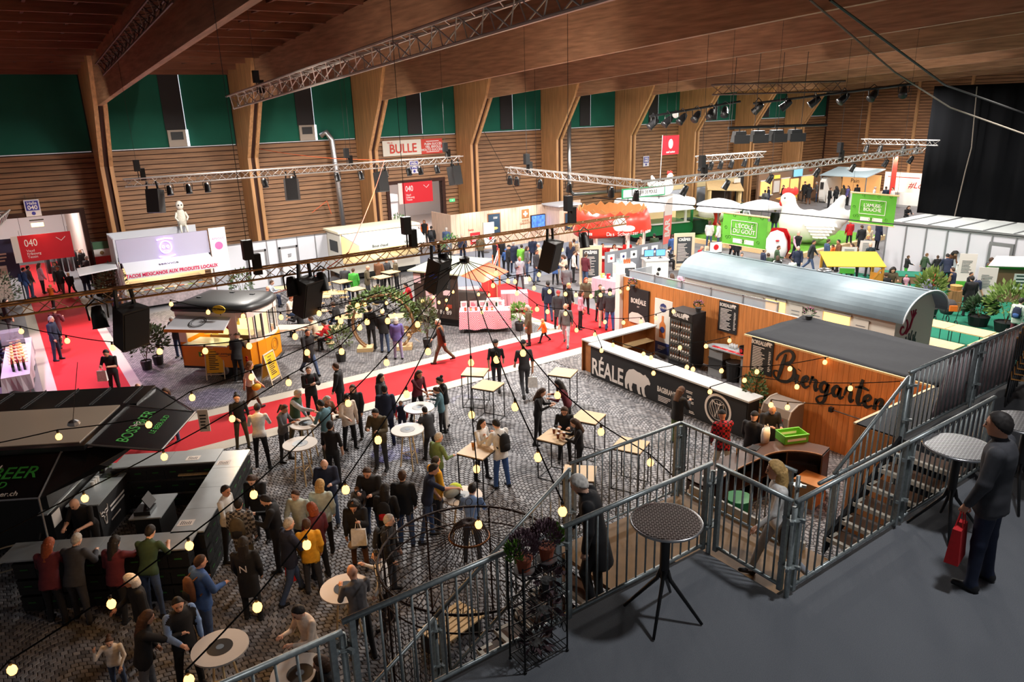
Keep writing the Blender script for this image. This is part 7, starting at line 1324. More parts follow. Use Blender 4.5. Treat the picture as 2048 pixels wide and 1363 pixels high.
string('string light running to the far end of the bear bar wall',[(986,569),(1030,561),(1059,556),(1068,574),(1099,581),(1131,586),(1152,588),(1182,590),(1201,588),(1220,585),(1240,581),(1256,575)],4.2,2.7);string('string light from the hub to the front corner of the bear bar',[(1034,584),(1074,616),(1095,621),(1131,625),(1153,658),(1190,667),(1203,699)],4.4,1.9);string('string light over the side counter to the drinks fridge',[(1210,642),(1247,643),(1282,641),(1312,634),(1347,621)],2.2,2.3,False);string('string light across the bear bar in front of the fridge',[(1226,688),(1287,706),(1302,713),(1360,693),(1412,690),(1459,679)],2.0,2.2,False);string('string light sagging over the bear bar worktop to the hut roof',[(1307,744),(1374,732),(1386,736),(1443,739),(1514,741),(1580,735),(1650,722)],1.8,2.4,False,(1680,712,2.45));string('string light across the script lettering',[(1420,781),(1489,758),(1594,771),(1701,774)],1.7,2.3,False,(1800,762,2.4));string('string light in front of the keg container',[(1542,807),(1575,812)],2.0,2.0,False,(1790,812,2.1));string('cluster of string light on the dark kiosk front',[(851,573),(845,600),(867,593),(878,603),(893,599),(906,582),(894,616)],1.9,1.7,False);string('string light under the kiosk awning',[(957,587),(978,588),(964,623)],2.0,1.6,False);string('string light drooping over the floral arch',[(730,607),(764,621),(773,604),(789,628),(734,641)],2.6,2.3,False)
t=thing('cage_pendant','unlit wire pendant hanging over the beer trailer roof','pendant',tuple(G(148,848,3.0)));MB().lathe([(.03,.1),(.1,.06),(.12,0),(.05,-.04)],(0,0,0),8).build('shade',ALU,t);MB().bar((0,0,.1),(.3,.2,1.2),.008,4).build('cord',BLACK,t)
for px_,py_,e,c in((470,760,40,(1,.5,.15)),(300,1040,25,(1,.5,.15)),(640,1030,35,(1,.5,.15)),(1600,790,60,(1,.5,.15)),(1330,720,45,(1,.55,.2)),(1080,600,60,(1,.6,.25)),(880,600,40,(1,.55,.2)),(180,1200,12,(1,.45,.12)),(900,850,30,(1,.55,.2))):lamp('POINT',tuple(G(px_,py_,2.4)),e,c,size=.3)
# ================================================================== tables, arch, planters on the square
REC=mat('record_black',(20,22,26),.35)
def round_table(px_,py_,label,r=.42,rz=0):
 p=G(px_,py_,1.08);t=thing('record_table',label,'table',(p.x,p.y,0),rz,'round bar tables with a record');
 MB().lathe([(0,1.05),(r,1.05),(r,1.08),(0,1.08)],(0,0,0),32).build('tabletop',mat('table_white',(200,192,184),.5),t);MB().lathe([(.03,1.081),(.19,1.081),(.19,1.085),(.03,1.085),(.03,1.081)],(0,0,0),24).build('record',REC,t);MB().lathe([(0,1.081),(.06,1.083),(.06,1.088),(0,1.088)],(0,0,0),12).build('record_label',mat('rec_label',(90,110,130),.5),t)
 for k in range(3):a=2*PI*k/3+.3;MB().bar((.26*math.cos(a),.26*math.sin(a),0),(.12*math.cos(a),.12*math.sin(a),1.05),.02,5).build('leg',PINE,t);
 MB().tube([(.2*math.cos(2*PI*k/3+.3),.2*math.sin(2*PI*k/3+.3),.4)for k in range(3)],.012,4,True).build('brace',PINE,t)
for x,y,l in((838,814,'beside the girl in the teal top'),(815,858,'before the man in the patterned brown hoodie'),(600,886,'beside the man in the black t-shirt'),(612,845,'before the man in the dark green vest'),(440,1293,'at the lower left beside the black waistcoat'),(690,1175,'before the bald man in the grey pullover'),(925,990,'right of the man in the navy polo, with drinks on it'),(600,1345,'at the bottom edge in front of the patterned shirt')):round_table(x,y,'round white record table, '+l)
FRB=mat('frame_black',(16,16,18),.5)
def square_table(px_,py_,label,rz=.0):
 p=G(px_,py_,1.08);t=thing('square_bar_table',label,'table',(p.x,p.y,0),rz,'square bar tables');w=.36
 B('tabletop',mat('birch_top',(204,172,130),.5,var=.08,scale=3),t,(-w,-w,1.06),(w,w,1.085))
 for sx in(-1,1):
  for sy in(-1,1):B('leg',FRB,t,(sx*(w-.02)-.012,sy*(w-.02)-.012,0),(sx*(w-.02)+.012,sy*(w-.02)+.012,1.06))
 for s in(-1,1):
  for z in(.02,1.04):B('cross_bar',FRB,t,(-w,s*(w-.02)-.012,z-.012),(w,s*(w-.02)+.012,z+.012));B('cross_bar',FRB,t,(s*(w-.02)-.012,-w,z-.012),(s*(w-.02)+.012,w,z+.012))
for x,y,l,r in((950,743,'left of the pair standing on the red carpet edge',.75),(976,770,'nearest the red carpet, right of its twin',.5),(1126,744,'empty, left end of the bear counter',.55),(1176,833,'empty, behind the women with the beers',.45),(1113,872,'with the beer cups of the women in black',.4),(955,900,'before the man with the black backpack',.45),(1261,889,'seen through the landing railing',.45),(1159,945,'beside the white haired man, behind the railing',.8)):square_table(x,y,'square birch bar table, '+l,r)
def cup(px_,py_,z,label,c=(120,60,30),grp=None):
 t=thing('drink_cup',label,'cup',tuple(G(px_,py_,z)),0,grp);MB().lathe([(0,0),(.03,0),(.04,.12),(0,.12)],(0,0,0),10).build('cup',mat('drink_%d'%c[0],c,.3),t,True);MB().lathe([(0,.12),(.04,.12),(.039,.14),(0,.14)],(0,0,0),10).build('foam',PALE,t)
for x,y in((1108,866),(1118,868),(1116,876),(1128,874)):cup(x,y,1.086,'cup of dark beer on the square table of the women in black',grp='beer cups of the women')
for x,y,l in((918,985,'glass of light beer on the round table near the pavilion'),(946,893,'small cup on the square table before the backpacker'),(640,845,'cup on the round table by the man in teal')):cup(x,y,1.09,l,(206,130,50))
p=G(905,990,1.09);t=thing('backpack','grey and lime backpack lying on the round table','backpack',tuple(p),.5);MB().ball((0,0,.1),(.26,.16,.1),12,8).build('sack',mat('pack_grey',(140,142,134),.8),t,True);MB().ball((.14,0,.12),(.12,.15,.09),10,6).build('lime_panel',mat('pack_lime',(190,220,60),.7),t,True)
def slat_table(px_,py_,label,rz=.0,h=.72,w=.35,d=.55):
 p=G(px_,py_,h);t=thing('folding_table',label,'table',(p.x,p.y,0),rz,'folding slatted tables')
 for i in range(6):B('slat',PINE,t,(-d,-w+w*2*i/6+.012,h-.02),(d,-w+w*2*(i+1)/6-.012,h))
 for s in(-1,1):MB().bar((-d*.8,s*w*.8,0),(d*.7,s*w*.8,h-.02),.012,4).build('cross_leg',FRB,t);MB().bar((d*.8,s*w*.8,0),(-d*.7,s*w*.8,h-.02),.012,4).build('cross_leg',FRB,t)
for x,y,r,l in((611,612,-.5,'between the two seated men behind the tram'),(560,575,-.4,'left, near the white panels'),(637,592,-.5,'empty, right of the black loudspeaker'),(697,632,-.4,'before the red jacket, left of the arch'),(655,655,-.4,'beside the man in the dark jacket'),(785,632,-.3,'behind the floral arch'),(770,590,-.3,'in front of the red jacketed guest'),(670,585,-.5,'near the woman in the green jacket')):slat_table(x,y,'folding slatted wooden table '+l,r)
chm=None
def fold_chair(px_,py_,rz,label):
 p=G(px_,py_,0);t=thing('folding_chair',label,'chair',(p.x,p.y,0),rz,'folding slatted chairs')
 for i in range(4):B('seat_slat',PINE,t,(-.2,-.18+.09*i,.43),(.2,-.11+.09*i,.45))
 for i in range(2):B('back_slat',PINE,t,(-.2,.19+.03*i,.66+.1*i),(.2,.205+.03*i,.73+.1*i))
 for s in(-1,1):MB().bar((s*.2,-.2,0),(s*.2,.24,.85),.012,4).build('back_leg',FRB,t);MB().bar((s*.19,.22,0),(s*.19,-.16,.44),.012,4).build('front_leg',FRB,t)
for i,(x,y,r)in enumerate(((640,625,.4),(656,612,2.2),(665,598,.4),(690,612,2.4),(715,650,.5),(675,655,2.2),(735,640,.6),(648,640,1.2),(800,618,2.6),(762,605,.5))):fold_chair(x,y,r,'empty folding chair with wooden slats, '+('right of the loudspeaker','behind the slatted tables','near the green jacket','left of the arch table','just left of the floral arch','beside the man in the dark jacket','under the arch','behind the tram front','right of the arch, by the kiosk','behind the arch top')[i])
for x,y,l in((710,577,'left one'),(763,553,'middle one'),(781,543,'far right one'),(684,562,'before the green jacket')):square_table(x,y,'pale square bar table in front of the hot dish trailer, '+l,.2)
draped('plain_table','plain pale table right of the tram front',tuple(G(585,690)),-.6,1.3,.7,.76,mat('table_pale',(226,200,176),.5),.06)
p=G(770,700);t=thing('floral_arch','round wooden arch wrapped in green garland','arch',(p.x,p.y,0),-.55);R_=1.15;ar=lambda a,k=0:(R_*math.cos(a),k,1.05+R_*math.sin(a))
MB().tube([ar(-.9+i*(PI+1.8)/24)for i in range(25)],.05,6).build('hoop',mat('driftwood',(150,116,84),.8),t,True);MB().tube([ar(-.9+i*(PI+1.8)/24,.25)for i in range(25)],.035,6).build('hoop',mat('driftwood',()),t,True);m=MB()
for i in range(26):a=.1+i*2.6/25;leafball(m,ar(a,.12),(.2,.2,.2),26,.2,i,.1)
m.build('garland',mat('garland',(92,116,66),.8,var=.3,scale=6),t)
m=MB();[leafball(m,ar(-.5+.1*i,.1),(.12,.12,.12),8,.3,i+40,-.3)for i in range(6)];m.build('dried_grass',mat('dried',(176,146,100),.8),t)
for x in(-.75,.75):B('foot',PINE,t,(x-.3,-.15,0),(x+.3,.4,.16))
for x,y,l,h,r,n,c in((295,738,'leafy olive shrub left of the tram truck',1.9,.6,520,(76,92,62)),(318,728,'second leafy shrub touching the tram truck',1.5,.5,380,(86,104,70)),(683,722,'wispy shrub in front of the arch, left',1.4,.45,260,(96,112,74)),(856,693,'tall narrow shrub right of the floral arch',2.0,.35,420,(84,98,66)),(1039,660,'feathery green fern at the end of the gingham counter',1.1,.45,300,(96,140,60)),(232,615,'laurel shrub right of the left gate',2.2,.7,420,(92,104,78)),(488,605,'laurel shrub before the white panels',1.7,.55,300,(84,104,66)),(12,640,'laurel shrub at the left edge before the gate',2.4,.8,380,(90,108,84)),(905,522,'green shrub with orange flowers left of the cheese stand',1.6,.6,260,(76,120,60)),(800,470,'green shrub in the middle gate',1.6,.5,160,(86,130,70))):p=G(x,y);bush(p.x,p.y,l,h,r,n,.16,c)
mt=draped('market_table','long market table with bottles and cheese at the left edge',(-.45,30.0,0),PI/2-.06,5.0,.8,.95,mat('market_cloth',(196,190,200),.7),.5)
for i in range(16):b_=thing('wine_bottle','dark wine bottle on the left market table','bottle',(-.62+.16*(i%3),28.1+.13*(i//3),.95),0,'bottles on the market table');MB().lathe([(0,0),(.038,0),(.038,.2),(.014,.26),(.014,.32),(0,.32)],(0,0,0),8).build('glass',mat('wine_glass',(24,30,22),.2),b_,True);MB().lathe([(.0145,.26),(.016,.32),(0,.325)],(0,0,0),8).build('capsule',RED,b_)
for i in range(7):t=thing('cheese_tray','tray of cheese and sausage on the market table, %s from the near end'%('first','second','third','fourth','fifth','sixth','seventh')[i],'tray',(-.45,29.2+.45*i,.95),.1*i);B('board',PINE,t,(-.28,-.17,0),(.28,.17,.02));[MB().ball((-.16+.11*k,.03*(k%2),.05),(.05,.08,.04),8,5).build('piece',mat('produce_%d'%(k%3),((226,190,110),(150,60,50),(206,150,90))[k%3],.6),t)for k in range(4)]
t=thing('glass_cabinet','glass display cabinet on the left market table','cabinet',(-.5,31.9,.95));B('case',mat('clear_case',(190,196,206),.1,alpha=.35),t,(-.35,-.3,.05),(.35,.3,.5));B('base',BLACK,t,(-.37,-.32,0),(.37,.32,.05))
t=thing('stand_poster','dark blue stand poster beside the left gate','poster',(-.35,44.6,0));B('sheet',mat('poster_navy',(56,60,96),.6),t,(-.7,-.02,1.2),(.7,.02,3.2));lines(t,faceY(0,-.03,2.3),.6,.5,3,PALE);[B('leg',DARK,t,(x-.03,-.02,0),(x+.03,.02,1.2))for x in(-.6,.6)]
t=thing('beige_cabin','beige stand wall at the left edge inside the gate','wall',(-.6,43.8,0));B('panel',mat('next_hall_side',()),t,(-2.2,-.05,0),(.4,.05,1.9));B('trim',WHITE,t,(-2.2,-.07,1.9),(.4,.07,2.0))
for px_,py_,a in((428,795,30),(790,905,22),(930,800,16)):
 p=G(px_,py_);lamp('SPOT',(p.x+1.0,p.y-1.5,6.0),500,(.15,.2,1),tuple(p),.02,a*.55,.3)
# ================================================================== the visitors
WEAR={'t':'tee','j':'jacket','c':'coat','s':'skirt','g':'gown'}
DIRS={'c':145,'a':-35,'l':55,'r':-125,'al':10,'ar':-80,'cl':100,'cr':190}
FOLK="""152 990 h lean c t kKk none 1.78;bald bartender in a black shirt leaning behind the beer counter
100 1070 h lean a j mmk long.r 1.68;woman with reddish hair and maroon coat at the near beer counter
162 1050 h lean a j ddd short.g 1.74;grey haired man in a dark coat at the near beer counter
241 1053 h reach a j mmk long.k 1.66;woman with long dark hair and burgundy sweater at the beer counter
306 1035 h lean a t fFj short.k 1.8;man in a dark green t-shirt leaning on the beer counter
393 1113 h relax ar j bbj short.b 1.76;balding man in a blue sweater with a brown backpack
263 1148 h relax cl j kkk bob.w 1.66;white haired woman in black with a pale shoulder strap
283 1225 h reach ar j kkg long.b 1.66;woman in black with grey trousers reaching towards the round table
352 1192 h relax cr j kzk short.k 1.76;man in a black waistcoat with light blue sleeves
217 1272 h cheek c t wwj bun.b 1.1;little girl in a white dotted sweater touching her cheek
604 1203 h hold cl t xxd short.k 1.76;man with glasses in a pale patterned shirt at the lower middle
645 1312 h relax cl j kkk bob.b 1.64;brown haired person in black at the bottom edge behind the railing
706 1133 h hold al t ggk none 1.8;bald man in a grey pullover seen from behind at a round table
446 970 h relax r t wwk short.k 1.76;dark haired man in a white shirt beside the long beer counter
474 998 h stand a j gge short.k 1.76;man in a plaid shirt with a brown backpack
505 944 h phone c j kkk long.b 1.68;woman with long brown hair in black looking down by the beer counter
538 987 h hold l j kkk short.k 1.74;person in a black hooded jacket holding a cup
592 978 h relax c j SSd short.b 1.64;woman in a pale green cardigan with a strap
638 962 h stand a j SSk bob.y 1.66;blond woman in a white sweater with a cross strap
572 1038 h carry ar j nnj short.g 1.74;grey haired man in a dark navy jacket carrying a red bag
624 1008 h stand al j mmk bob.r 1.66;woman with reddish hair in a maroon jacket
612 1040 h stand a j yyd short.b 1.6;person in a mustard jacket between the maroon and navy jackets
484 1078 h stand a c kkk long.k 1.68;person in a long black coat with a white letter on the back
648 913 h hold c j nnj none 1.74;older bald man in a dark blazer over a white shirt
735 929 h hold c j kkj short.b 1.8;young man in a dark jacket holding a small child
707 995 h phone c c kkB curly.k 1.64;woman with curly dark hair in black with a beige handbag
768 970 h stand a j kkk long.k 1.66;woman with long dark hair carrying a red backpack
803 943 h stand a j kkj short.b 1.74;man in a black padded jacket seen from behind
860 927 h reach r t nNj short.k 1.84;tall man with glasses in a navy polo reaching to the table
868 914 h stand ar j yyd short.k 1.72;person in a mustard hooded sweater
873 866 h relax ar t llj short.g 1.74;grey haired man in a green pullover
773 1029 h stand r j kkd short.g 1.74;older man with glasses in a black jacket and backpack
757 1099 h drink l t wwk short.k 1.62;dark haired woman in a striped top lifting a red drink
942 970 h lean a t zzd short.k 1.74;man in a pale blue shirt bending over the round table
692 787 h relax cr j xxk long.k 1.66;woman in a pale pink jacket with black leggings
705 769 h stand c j kkk long.b 1.66;woman in black behind the pale pink jacket
752 813 h hold c j eed short.k 1.78;man in a patterned brown hooded jacket
759 748 h stand r c ddk long.k 1.7;woman with long dark hair in a grey coat on the red carpet
768 771 h stand a j nnn short.k 1.76;man in a dark navy sweater beside the small boy
801 801 h child c j nrn short.b 1.05;small boy in a navy and red jacket
835 739 h reach cr t mmk long.b 1.7;woman in a burgundy cardigan stretching her arm over the table
884 752 h hold l t kkw bun.k 1.66;girl in a black top and wide white trousers
877 773 h hold l t ttk tail.b 1.5;girl in a teal top with a pink shoulder bag
851 814 h lean al j ddk short.k 1.5;boy in a grey and black hooded jacket leaning on the table
512 808 h lean a t wWk short.k 1.78;man in a white t-shirt bending over a table
472 787 h relax cr t kke bun.k 1.68;woman in a black top and brown trousers
497 724 h walk ar s wWe bob.l 1.68;woman in a white blouse and dark skirt with a yellow bag
590 778 h reach r j fse short.g 1.78;man in a dark green vest with rolled sleeves
634 799 h hold al t tTe short.k 1.76;man in a teal t-shirt at the round table
650 790 h hold cr c BBk bob.g 1.62;grey haired woman in a brown coat
562 808 h hold r t ggd tail.b 1.66;woman with a ponytail in a grey blouse and a black strap
658 843 h stand a t kKk short.k 1.76;man in a black t-shirt seen from behind at a round table
616 733 h crossed cr j kkk short.b 1.68;woman in a black jacket with crossed arms and maroon backpack
673 726 h stand l j kkk short.b 1.72;man in a dark jacket behind the crowd at the red carpet
273 766 h stand cr j ggd none 1.74;bald man half hidden behind the raised beer flap
331 776 h stand c j kkj bob.b 1.64;brown haired woman half hidden behind the raised beer flap
213 696 h hold c t kKk short.k 1.8;man in a black shirt holding a white bag on the left carpet
118 720 f stand r j nnn short.g 1.78;man in a navy padded vest on the left red carpet
106 616 h carry a j mmk cap.k 1.7;person in a maroon jacket with a pale tote bag
114 532 h walk c j kkg short.b 1.7;boy in a black hooded sweater walking through the left gate
136 545 h walk2 c j kkk short.y 1.35;fair haired child in a dark coat in the left gate
76 526 h stand ar j ppk long.b 1.66;woman in a pink top in the left gate
44 535 h stand ar j bbj short.k 1.7;person with a blue backpack in the left gate
53 531 h stand ar j ggj short.k 1.72;person in a grey hooded sweater in the left gate
109 523 h stand c c ggk long.b 1.66;woman in a grey coat under the red gate sign
160 498 h relax l j kkk none 1.78;bald man in black at the right post of the left gate
171 512 h stand a j ddk short.g 1.7;grey haired person beside the right post of the left gate
165 530 h stand a j nnj short.k 1.72;person in blue jeans below the white awning
99 569 h child a j omd short.y 1.15;child in an orange and maroon jacket on the left carpet
231 584 h stand a j nBj cap.d 1.74;man with cap and jeans beside the hanging loudspeaker
4 672 h stand ar j nnk short.k 1.76;person in navy at the left edge behind the market table
3 735 f sit r j nnn short.k 1.7;seated person in navy at the left edge
7 598 h stand ar j ddg short.k 1.78;man in dark grey at the left edge by the market table
479 661 h lean a j kek beanie.e 1.78;customer with olive beanie at the tram counter
345 631 h hold c j ddj short.g 1.72;grey haired man left of the tram truck
579 591 h sit r j xxj short.r 1.3;seated man in a beige sweater behind the tram
593 612 h sit l j kkk none 1.3;seated bald man in black at the slatted table behind the tram
540 560 h sit r t ssn short.b 1.3;seated man in a pale shirt near the white panels
533 572 h sit a t RRd none 1.3;seated bald person behind the tram roof
583 568 h sit a j xxd short.b 1.28;seated person in a cream jacket near the loudspeaker
588 553 h sit2 c j nnj short.k 1.3;seated person in dark blue near the white panels
630 630 h sit l j ccd short.b 1.3;seated person in a beige jacket right of the tram
671 604 h sit2 l j kkj short.b 1.3;seated man in black resting his chin
613 658 h walk cr c kkj short.k 1.78;man in a long dark jacket walking past the tram front
650 640 h sit l j rrk short.k 1.25;seated guest in a bright red jacket left of the arch
814 565 h sit l j rrk short.k 1.3;seated guest in a red jacket near the kiosk
770 565 h sit r j ddk short.b 1.3;seated guest in grey opposite the red jacket
701 598 h sit c j xxd short.b 1.28;seated guest under the arch
687 532 h stand a j ddj short.g 1.74;man in dark grey at the pale bar table before the hot dish trailer
699 537 h stand a j GGk short.b 1.68;woman in a bright green jacket at a bar table
733 531 h relax r j eed none 1.74;man in a brown jacket at the hot dish trailer
756 517 h stand a j BBk short.k 1.74;man in a tan coat before the hot dish trailer
773 517 h stand cr j ddk short.b 1.7;person in grey before the hot dish trailer
789 517 h stand l j eek bob.g 1.66;grey haired woman right of the hot dish trailer
738 612 h stand a j kkk short.k 1.72;person in black behind the left side of the arch
764 618 h stand a j kkj short.g 1.74;man in a black jacket under the arch
791 635 h stand a j uuv bob.g 1.62;woman in a lavender jacket in front of the arch
885 725 f walk l j Bke short.g 1.74;man in a brown leather jacket walking along the red carpet
994 781 f walk a t kKd cap.k 1.8;man in black t-shirt and dark cap beside the square tables
1050 793 f walk2 a t dDd cap.k 1.94;tall man in a grey t-shirt carrying a white plastic bag
1058 690 f stand l c eek bob.g 1.62;old woman in a grey coat leaning on a stick at the carpet
1088 684 f walk l j ook short.y 1.0;toddler in an orange jacket on the red carpet
1132 692 f walk c t ggs none 1.8;bald man in grey walking down the red carpet
1117 657 f stand c c ddk beanie.R 1.66;woman with a red knitted cap in a long grey coat
1136 645 f stand cr j kkk short.y 1.76;fair man in black behind the red knitted cap
1161 658 f stand r t ppk bob.b 1.66;woman in a pale pink sweater and black trousers
1171 628 f stand c j eek long.r 1.68;woman with long red hair near the pink counter
1097 642 f stand a j nnj short.k 1.78;man in a navy sweater at the kiosk tables
1199 642 f stand c t ffk short.b 1.64;woman in a green apron beside the pink counter
1219 660 f stand a j ddb short.k 1.78;man in a dark padded jacket and blue jeans by the bear bar
1206 655 f stand a j ddc short.g 1.74;grey haired man in beige trousers by the bear bar
1240 645 f stand cl j kkk short.k 1.74;man in black beside the white wall post of the bear bar
1078 775 h hold r t kkk long.b 1.68;woman in black with long hair left of the square table
1122 759 h lean l t mmk long.k 1.66;woman with long dark hair holding a glass over the square table
1129 810 h hold c t kkk long.b 1.66;woman in black smiling behind the beer cups
1155 836 h hold l t kkk long.b 1.64;woman in black seen from the side at the beer cups
962 838 h drink cr t wwk long.k 1.66;dark haired woman in white at the square table
981 841 h hold al j wwb short.k 1.8;man in a white shirt with a black backpack and blue jeans
1359 774 h hold ar j kkl long.b 1.68;woman with long brown hair and olive trousers before the bear banner
1447 822 h reach a j rrc cap.k 1.78;man in a red checked lumber jacket at the curved bar
1508 824 h stand ar j kkk cap.k 1.76;man in a black jacket and black cap at the curved bar
1543 806 h hold c j kkk none 1.78;bearded man in black in front of the keg container
1028 545 f stand a c nnn short.g 1.78;large man in a navy coat before the cheese stand
1043 489 h stand a j LLk short.k 1.7;person in a neon green hooded jacket
1053 493 h stand r j ggj bob.b 1.66;woman in a grey jacket beside the neon green jacket
1078 486 h stand l j ccd short.g 1.72;man in a tan jacket at the cheese tasting
1011 498 h child a j bbk beanie.b 1.15;child in bright blue before the cheese stand
990 479 h stand ar j kRk short.k 1.72;person in black with a red rucksack by the cheese stand
1001 476 h stand c j kkk short.k 1.76;man in black at the cheese tasting table
1065 474 h stand c j nnk short.b 1.7;person in navy serving at the cheese tasting
1090 480 h stand cr j ddk short.k 1.72;person in dark grey under the hanging loudspeaker
1039 512 h carry c j sgd none 1.74;bald man in a plaid shirt with a white paper bag
924 468 h stand c j nnn short.g 1.74;grey haired man at the left end of the cheese stand
1129 509 h hold l j xcb bob.b 1.66;woman in a beige jacket and wide blue jeans queueing for crêpes
1141 484 h stand a j nnk long.l 1.68;woman with long fair hair near the egg stand
1148 502 h stand r t wwk short.b 1.66;person in a white shirt queueing for crêpes
1120 500 h stand a j ggc short.k 1.7;person in grey in the crêpes queue
1160 478 h stand a j cck short.b 1.74;person in a beige jacket at the egg counter
1205 486 h stand c t rRk short.k 1.7;crêpe seller in a red apron
1229 489 h stand c t wwk long.k 1.68;crêpe seller with long dark hair
1283 470 h hold cl t ccd short.b 1.7;staff member in beige inside the egg stand
1309 467 h stand a j ffk short.k 1.76;man in a dark green coat beside the feather flag
1346 469 h stand a j bbj short.b 1.66;person in a blue jacket behind the feather flag
1357 479 h sit c j RRk short.k 1.3;seated person in dark red behind the second chalkboard
1337 492 h sit r j wkk short.k 1.3;seated person in black and white beside the monitors
1420 442 h stand a j wwj bob.b 1.7;woman in a white hooded sweater at the red bar table
1438 444 h stand l j wwj short.b 1.72;person in white at the other side of the red bar table
1401 491 h sit r t rRk none 1.3;older man in a red shirt at the tables behind the wagon
1419 483 h sit c j ccg bob.y 1.3;blond woman seated behind the wagon
1413 505 h sit a j kkk bob.l 1.25;seated guest close to the wagon roof
1437 492 h sit l j ddk cap.d 1.3;seated man with a cap behind the wagon
1464 520 f walk c j kkk short.k 1.74;person in black walking below the green banner
1551 419 h stand a j kkj short.k 1.82;man in a black jacket and jeans before the hen
1597 463 h walk c j kpn short.g 1.78;man in a pink shirt and dark blazer in front of the hen
1627 480 h walk2 cr j ddj short.k 1.78;man in a dark padded jacket walking by the lawn
1597 492 h stand c j nnn short.g 1.72;grey haired man in a blue jacket near the wagon
1656 478 h stand r j jjj short.b 1.74;man in a denim jacket behind the yellow booth
1669 488 h hold l j ook short.b 1.4;child in an orange jacket behind the yellow booth
1679 479 h stand l j BBk short.k 1.72;woman in brown behind the yellow booth
1655 505 h stand c j ddk short.b 1.7;man with glasses behind the yellow booth
1693 497 h stand a j ook short.k 1.5;person in orange next to the notice board
1556 491 h relax r j fff short.b 1.66;person in a dark green sweater before the egg figure
1538 506 h sit a j fff short.b 1.3;child in green seated before the egg figure
1528 497 h stand r j nnk short.k 1.6;person in navy left of the egg figure
1586 517 h stand a j wwk short.k 1.4;boy in a white hooded sweater at the wagon roof
1556 512 h stand a j kwk bob.b 1.5;person with a black collar at the wagon roof
1484 505 h stand c t ppk short.k 1.5;child in a pink shirt behind the wagon roof
1530 528 h stand a j eek bob.b 1.5;brown haired person just above the wagon roof
1568 370 h stand l j kkb short.k 1.82;man in a black sweater and jeans at the far food windows
1580 376 h stand a j wfb short.b 1.76;person in a white and green jacket at the far food windows
1591 373 h stand a j yyk short.y 1.7;person in a yellow jacket at the far food windows
1531 380 h stand a j ggd short.k 1.72;person with a grey backpack at the far food windows
1538 373 h stand l j nnn short.b 1.78;man in navy at the far food windows
1611 363 h stand a c kkk cap.k 1.8;man with a dark hat at the far orange window
1619 368 h stand a c kkB hood.k 1.76;person in a hooded black coat at the far orange window
1635 363 h relax l t ggj short.g 1.8;man in a grey shirt and jeans left of the bread stall
1493 416 h sit c t ssd none 1.3;bald guest seated beneath the parasol
1478 417 h sit r t ppd none 1.3;pink faced guest seated by the shed
1485 402 h stand a j fkk short.k 1.7;person in dark green beside the shed
1661 375 h stand r j kkk short.b 1.74;person in black at the bread stall, left
1674 373 h stand a j kkk curly.k 1.7;curly haired person at the bread stall
1690 370 h stand a j eek long.k 1.7;woman in brown at the bread stall
1701 371 h stand l j udk long.b 1.68;woman in purple at the bread stall
1714 369 h stand a j kkk short.k 1.74;person in black at the right end of the bread stall
1750 373 h stand cr t wwk short.g 1.72;vendor in white at the brochure stand
1773 373 h stand a j nnk short.k 1.76;man in navy at the brochure stand
1787 375 h stand l t wwk short.b 1.7;man in white at the brochure stand
1817 411 h sit c t kkk long.b 1.35;woman in black seated beside the black curtain
1725 450 h stand a j kdk short.b 1.74;man in a dark jacket beyond the white cabin corner
1739 452 h stand a j ccp long.y 1.66;blond woman in a beige jacket beyond the white cabin corner
1760 441 h stand r c nnk short.k 1.78;man in a long dark coat at the corner of the white cabin
1737 470 h stand c t ggk bob.y 1.66;blond woman in grey left of the white cabin
1743 485 h stand a j fnk none 1.78;bald man in a dark checked shirt left of the white cabin
1714 494 h stand a j sck bob.l 1.66;woman in a pale grey jacket behind the yellow booth
1706 487 h stand l j RRk long.b 1.62;woman in dark red behind the yellow booth
1786 534 h sit c j eek curly.k 1.35;curly haired woman sitting on the green carpet
1774 545 h sit a t kkk short.b 1.3;person in a black t-shirt sitting at the glass jars
1813 548 h child c j pkk short.k 1.1;child in a pink coat on the green carpet
1819 514 h child r j kkG short.b 1.15;child in black and green beside the rope posts
1855 506 h walk r j ffk short.l 1.3;fair haired child in a green coat climbing the podium
1897 507 h lean a j nnk short.k 1.74;man in a navy sweater bending over the log stand
1916 503 h bend c j BBk curly.k 1.7;woman in a brown fleece bending forward
1932 517 h stand c j ewk bob.y 1.66;blond woman with sunglasses on her head
1982 515 h stand r t nNk short.b 1.78;man in a navy t-shirt beside the grey door
2008 522 h hold a t wwk long.y 1.68;blond woman in a striped sweater at the right edge
1869 535 h hold ar t rRj short.k 1.6;person in a red sweater bending over the tasting tables
1855 547 h stand ar j vvc bob.b 1.5;woman in a lilac jacket on the green carpet
1880 512 h child a j kkk short.b 1.2;child in a dark jacket at the log stand
1908 535 h stand al j nhj short.b 1.62;person in a navy coat with brown hood
1946 552 h stand a j kkk short.k 1.72;woman in a black padded jacket beside the notice board
1962 549 h bend r t nNk short.b 1.72;man in a navy t-shirt bending over a tub
1942 544 h stand cr t kkk short.k 1.4;girl in black behind the tasting table
2043 596 h stand ar j SSm short.k 1.74;person with a navy backpack at the right edge
836 455 h stand a j nnk short.b 1.74;person in navy with a backpack in the middle gate
862 452 h stand a j kkj short.k 1.74;man with a dark rucksack in the middle gate
892 455 h stand a j jjj short.g 1.76;man in denim at the right post of the middle gate
895 476 h sit c t sgk none 1.35;seated grey man with glasses at the right post of the middle gate
848 440 h stand c j kok long.l 1.66;woman in dark clothes seen far inside the middle gate
815 440 h stand cr j RRk short.k 1.7;person in dark red far inside the middle gate
880 435 h stand l t wwk short.k 1.72;person in white far inside the middle gate
1185 470 h stand a j kkk short.k 1.74;man in black behind the egg stand counter, left
1255 480 h stand a j rrk short.b 1.68;guest in red at the egg stand behind the grey panels
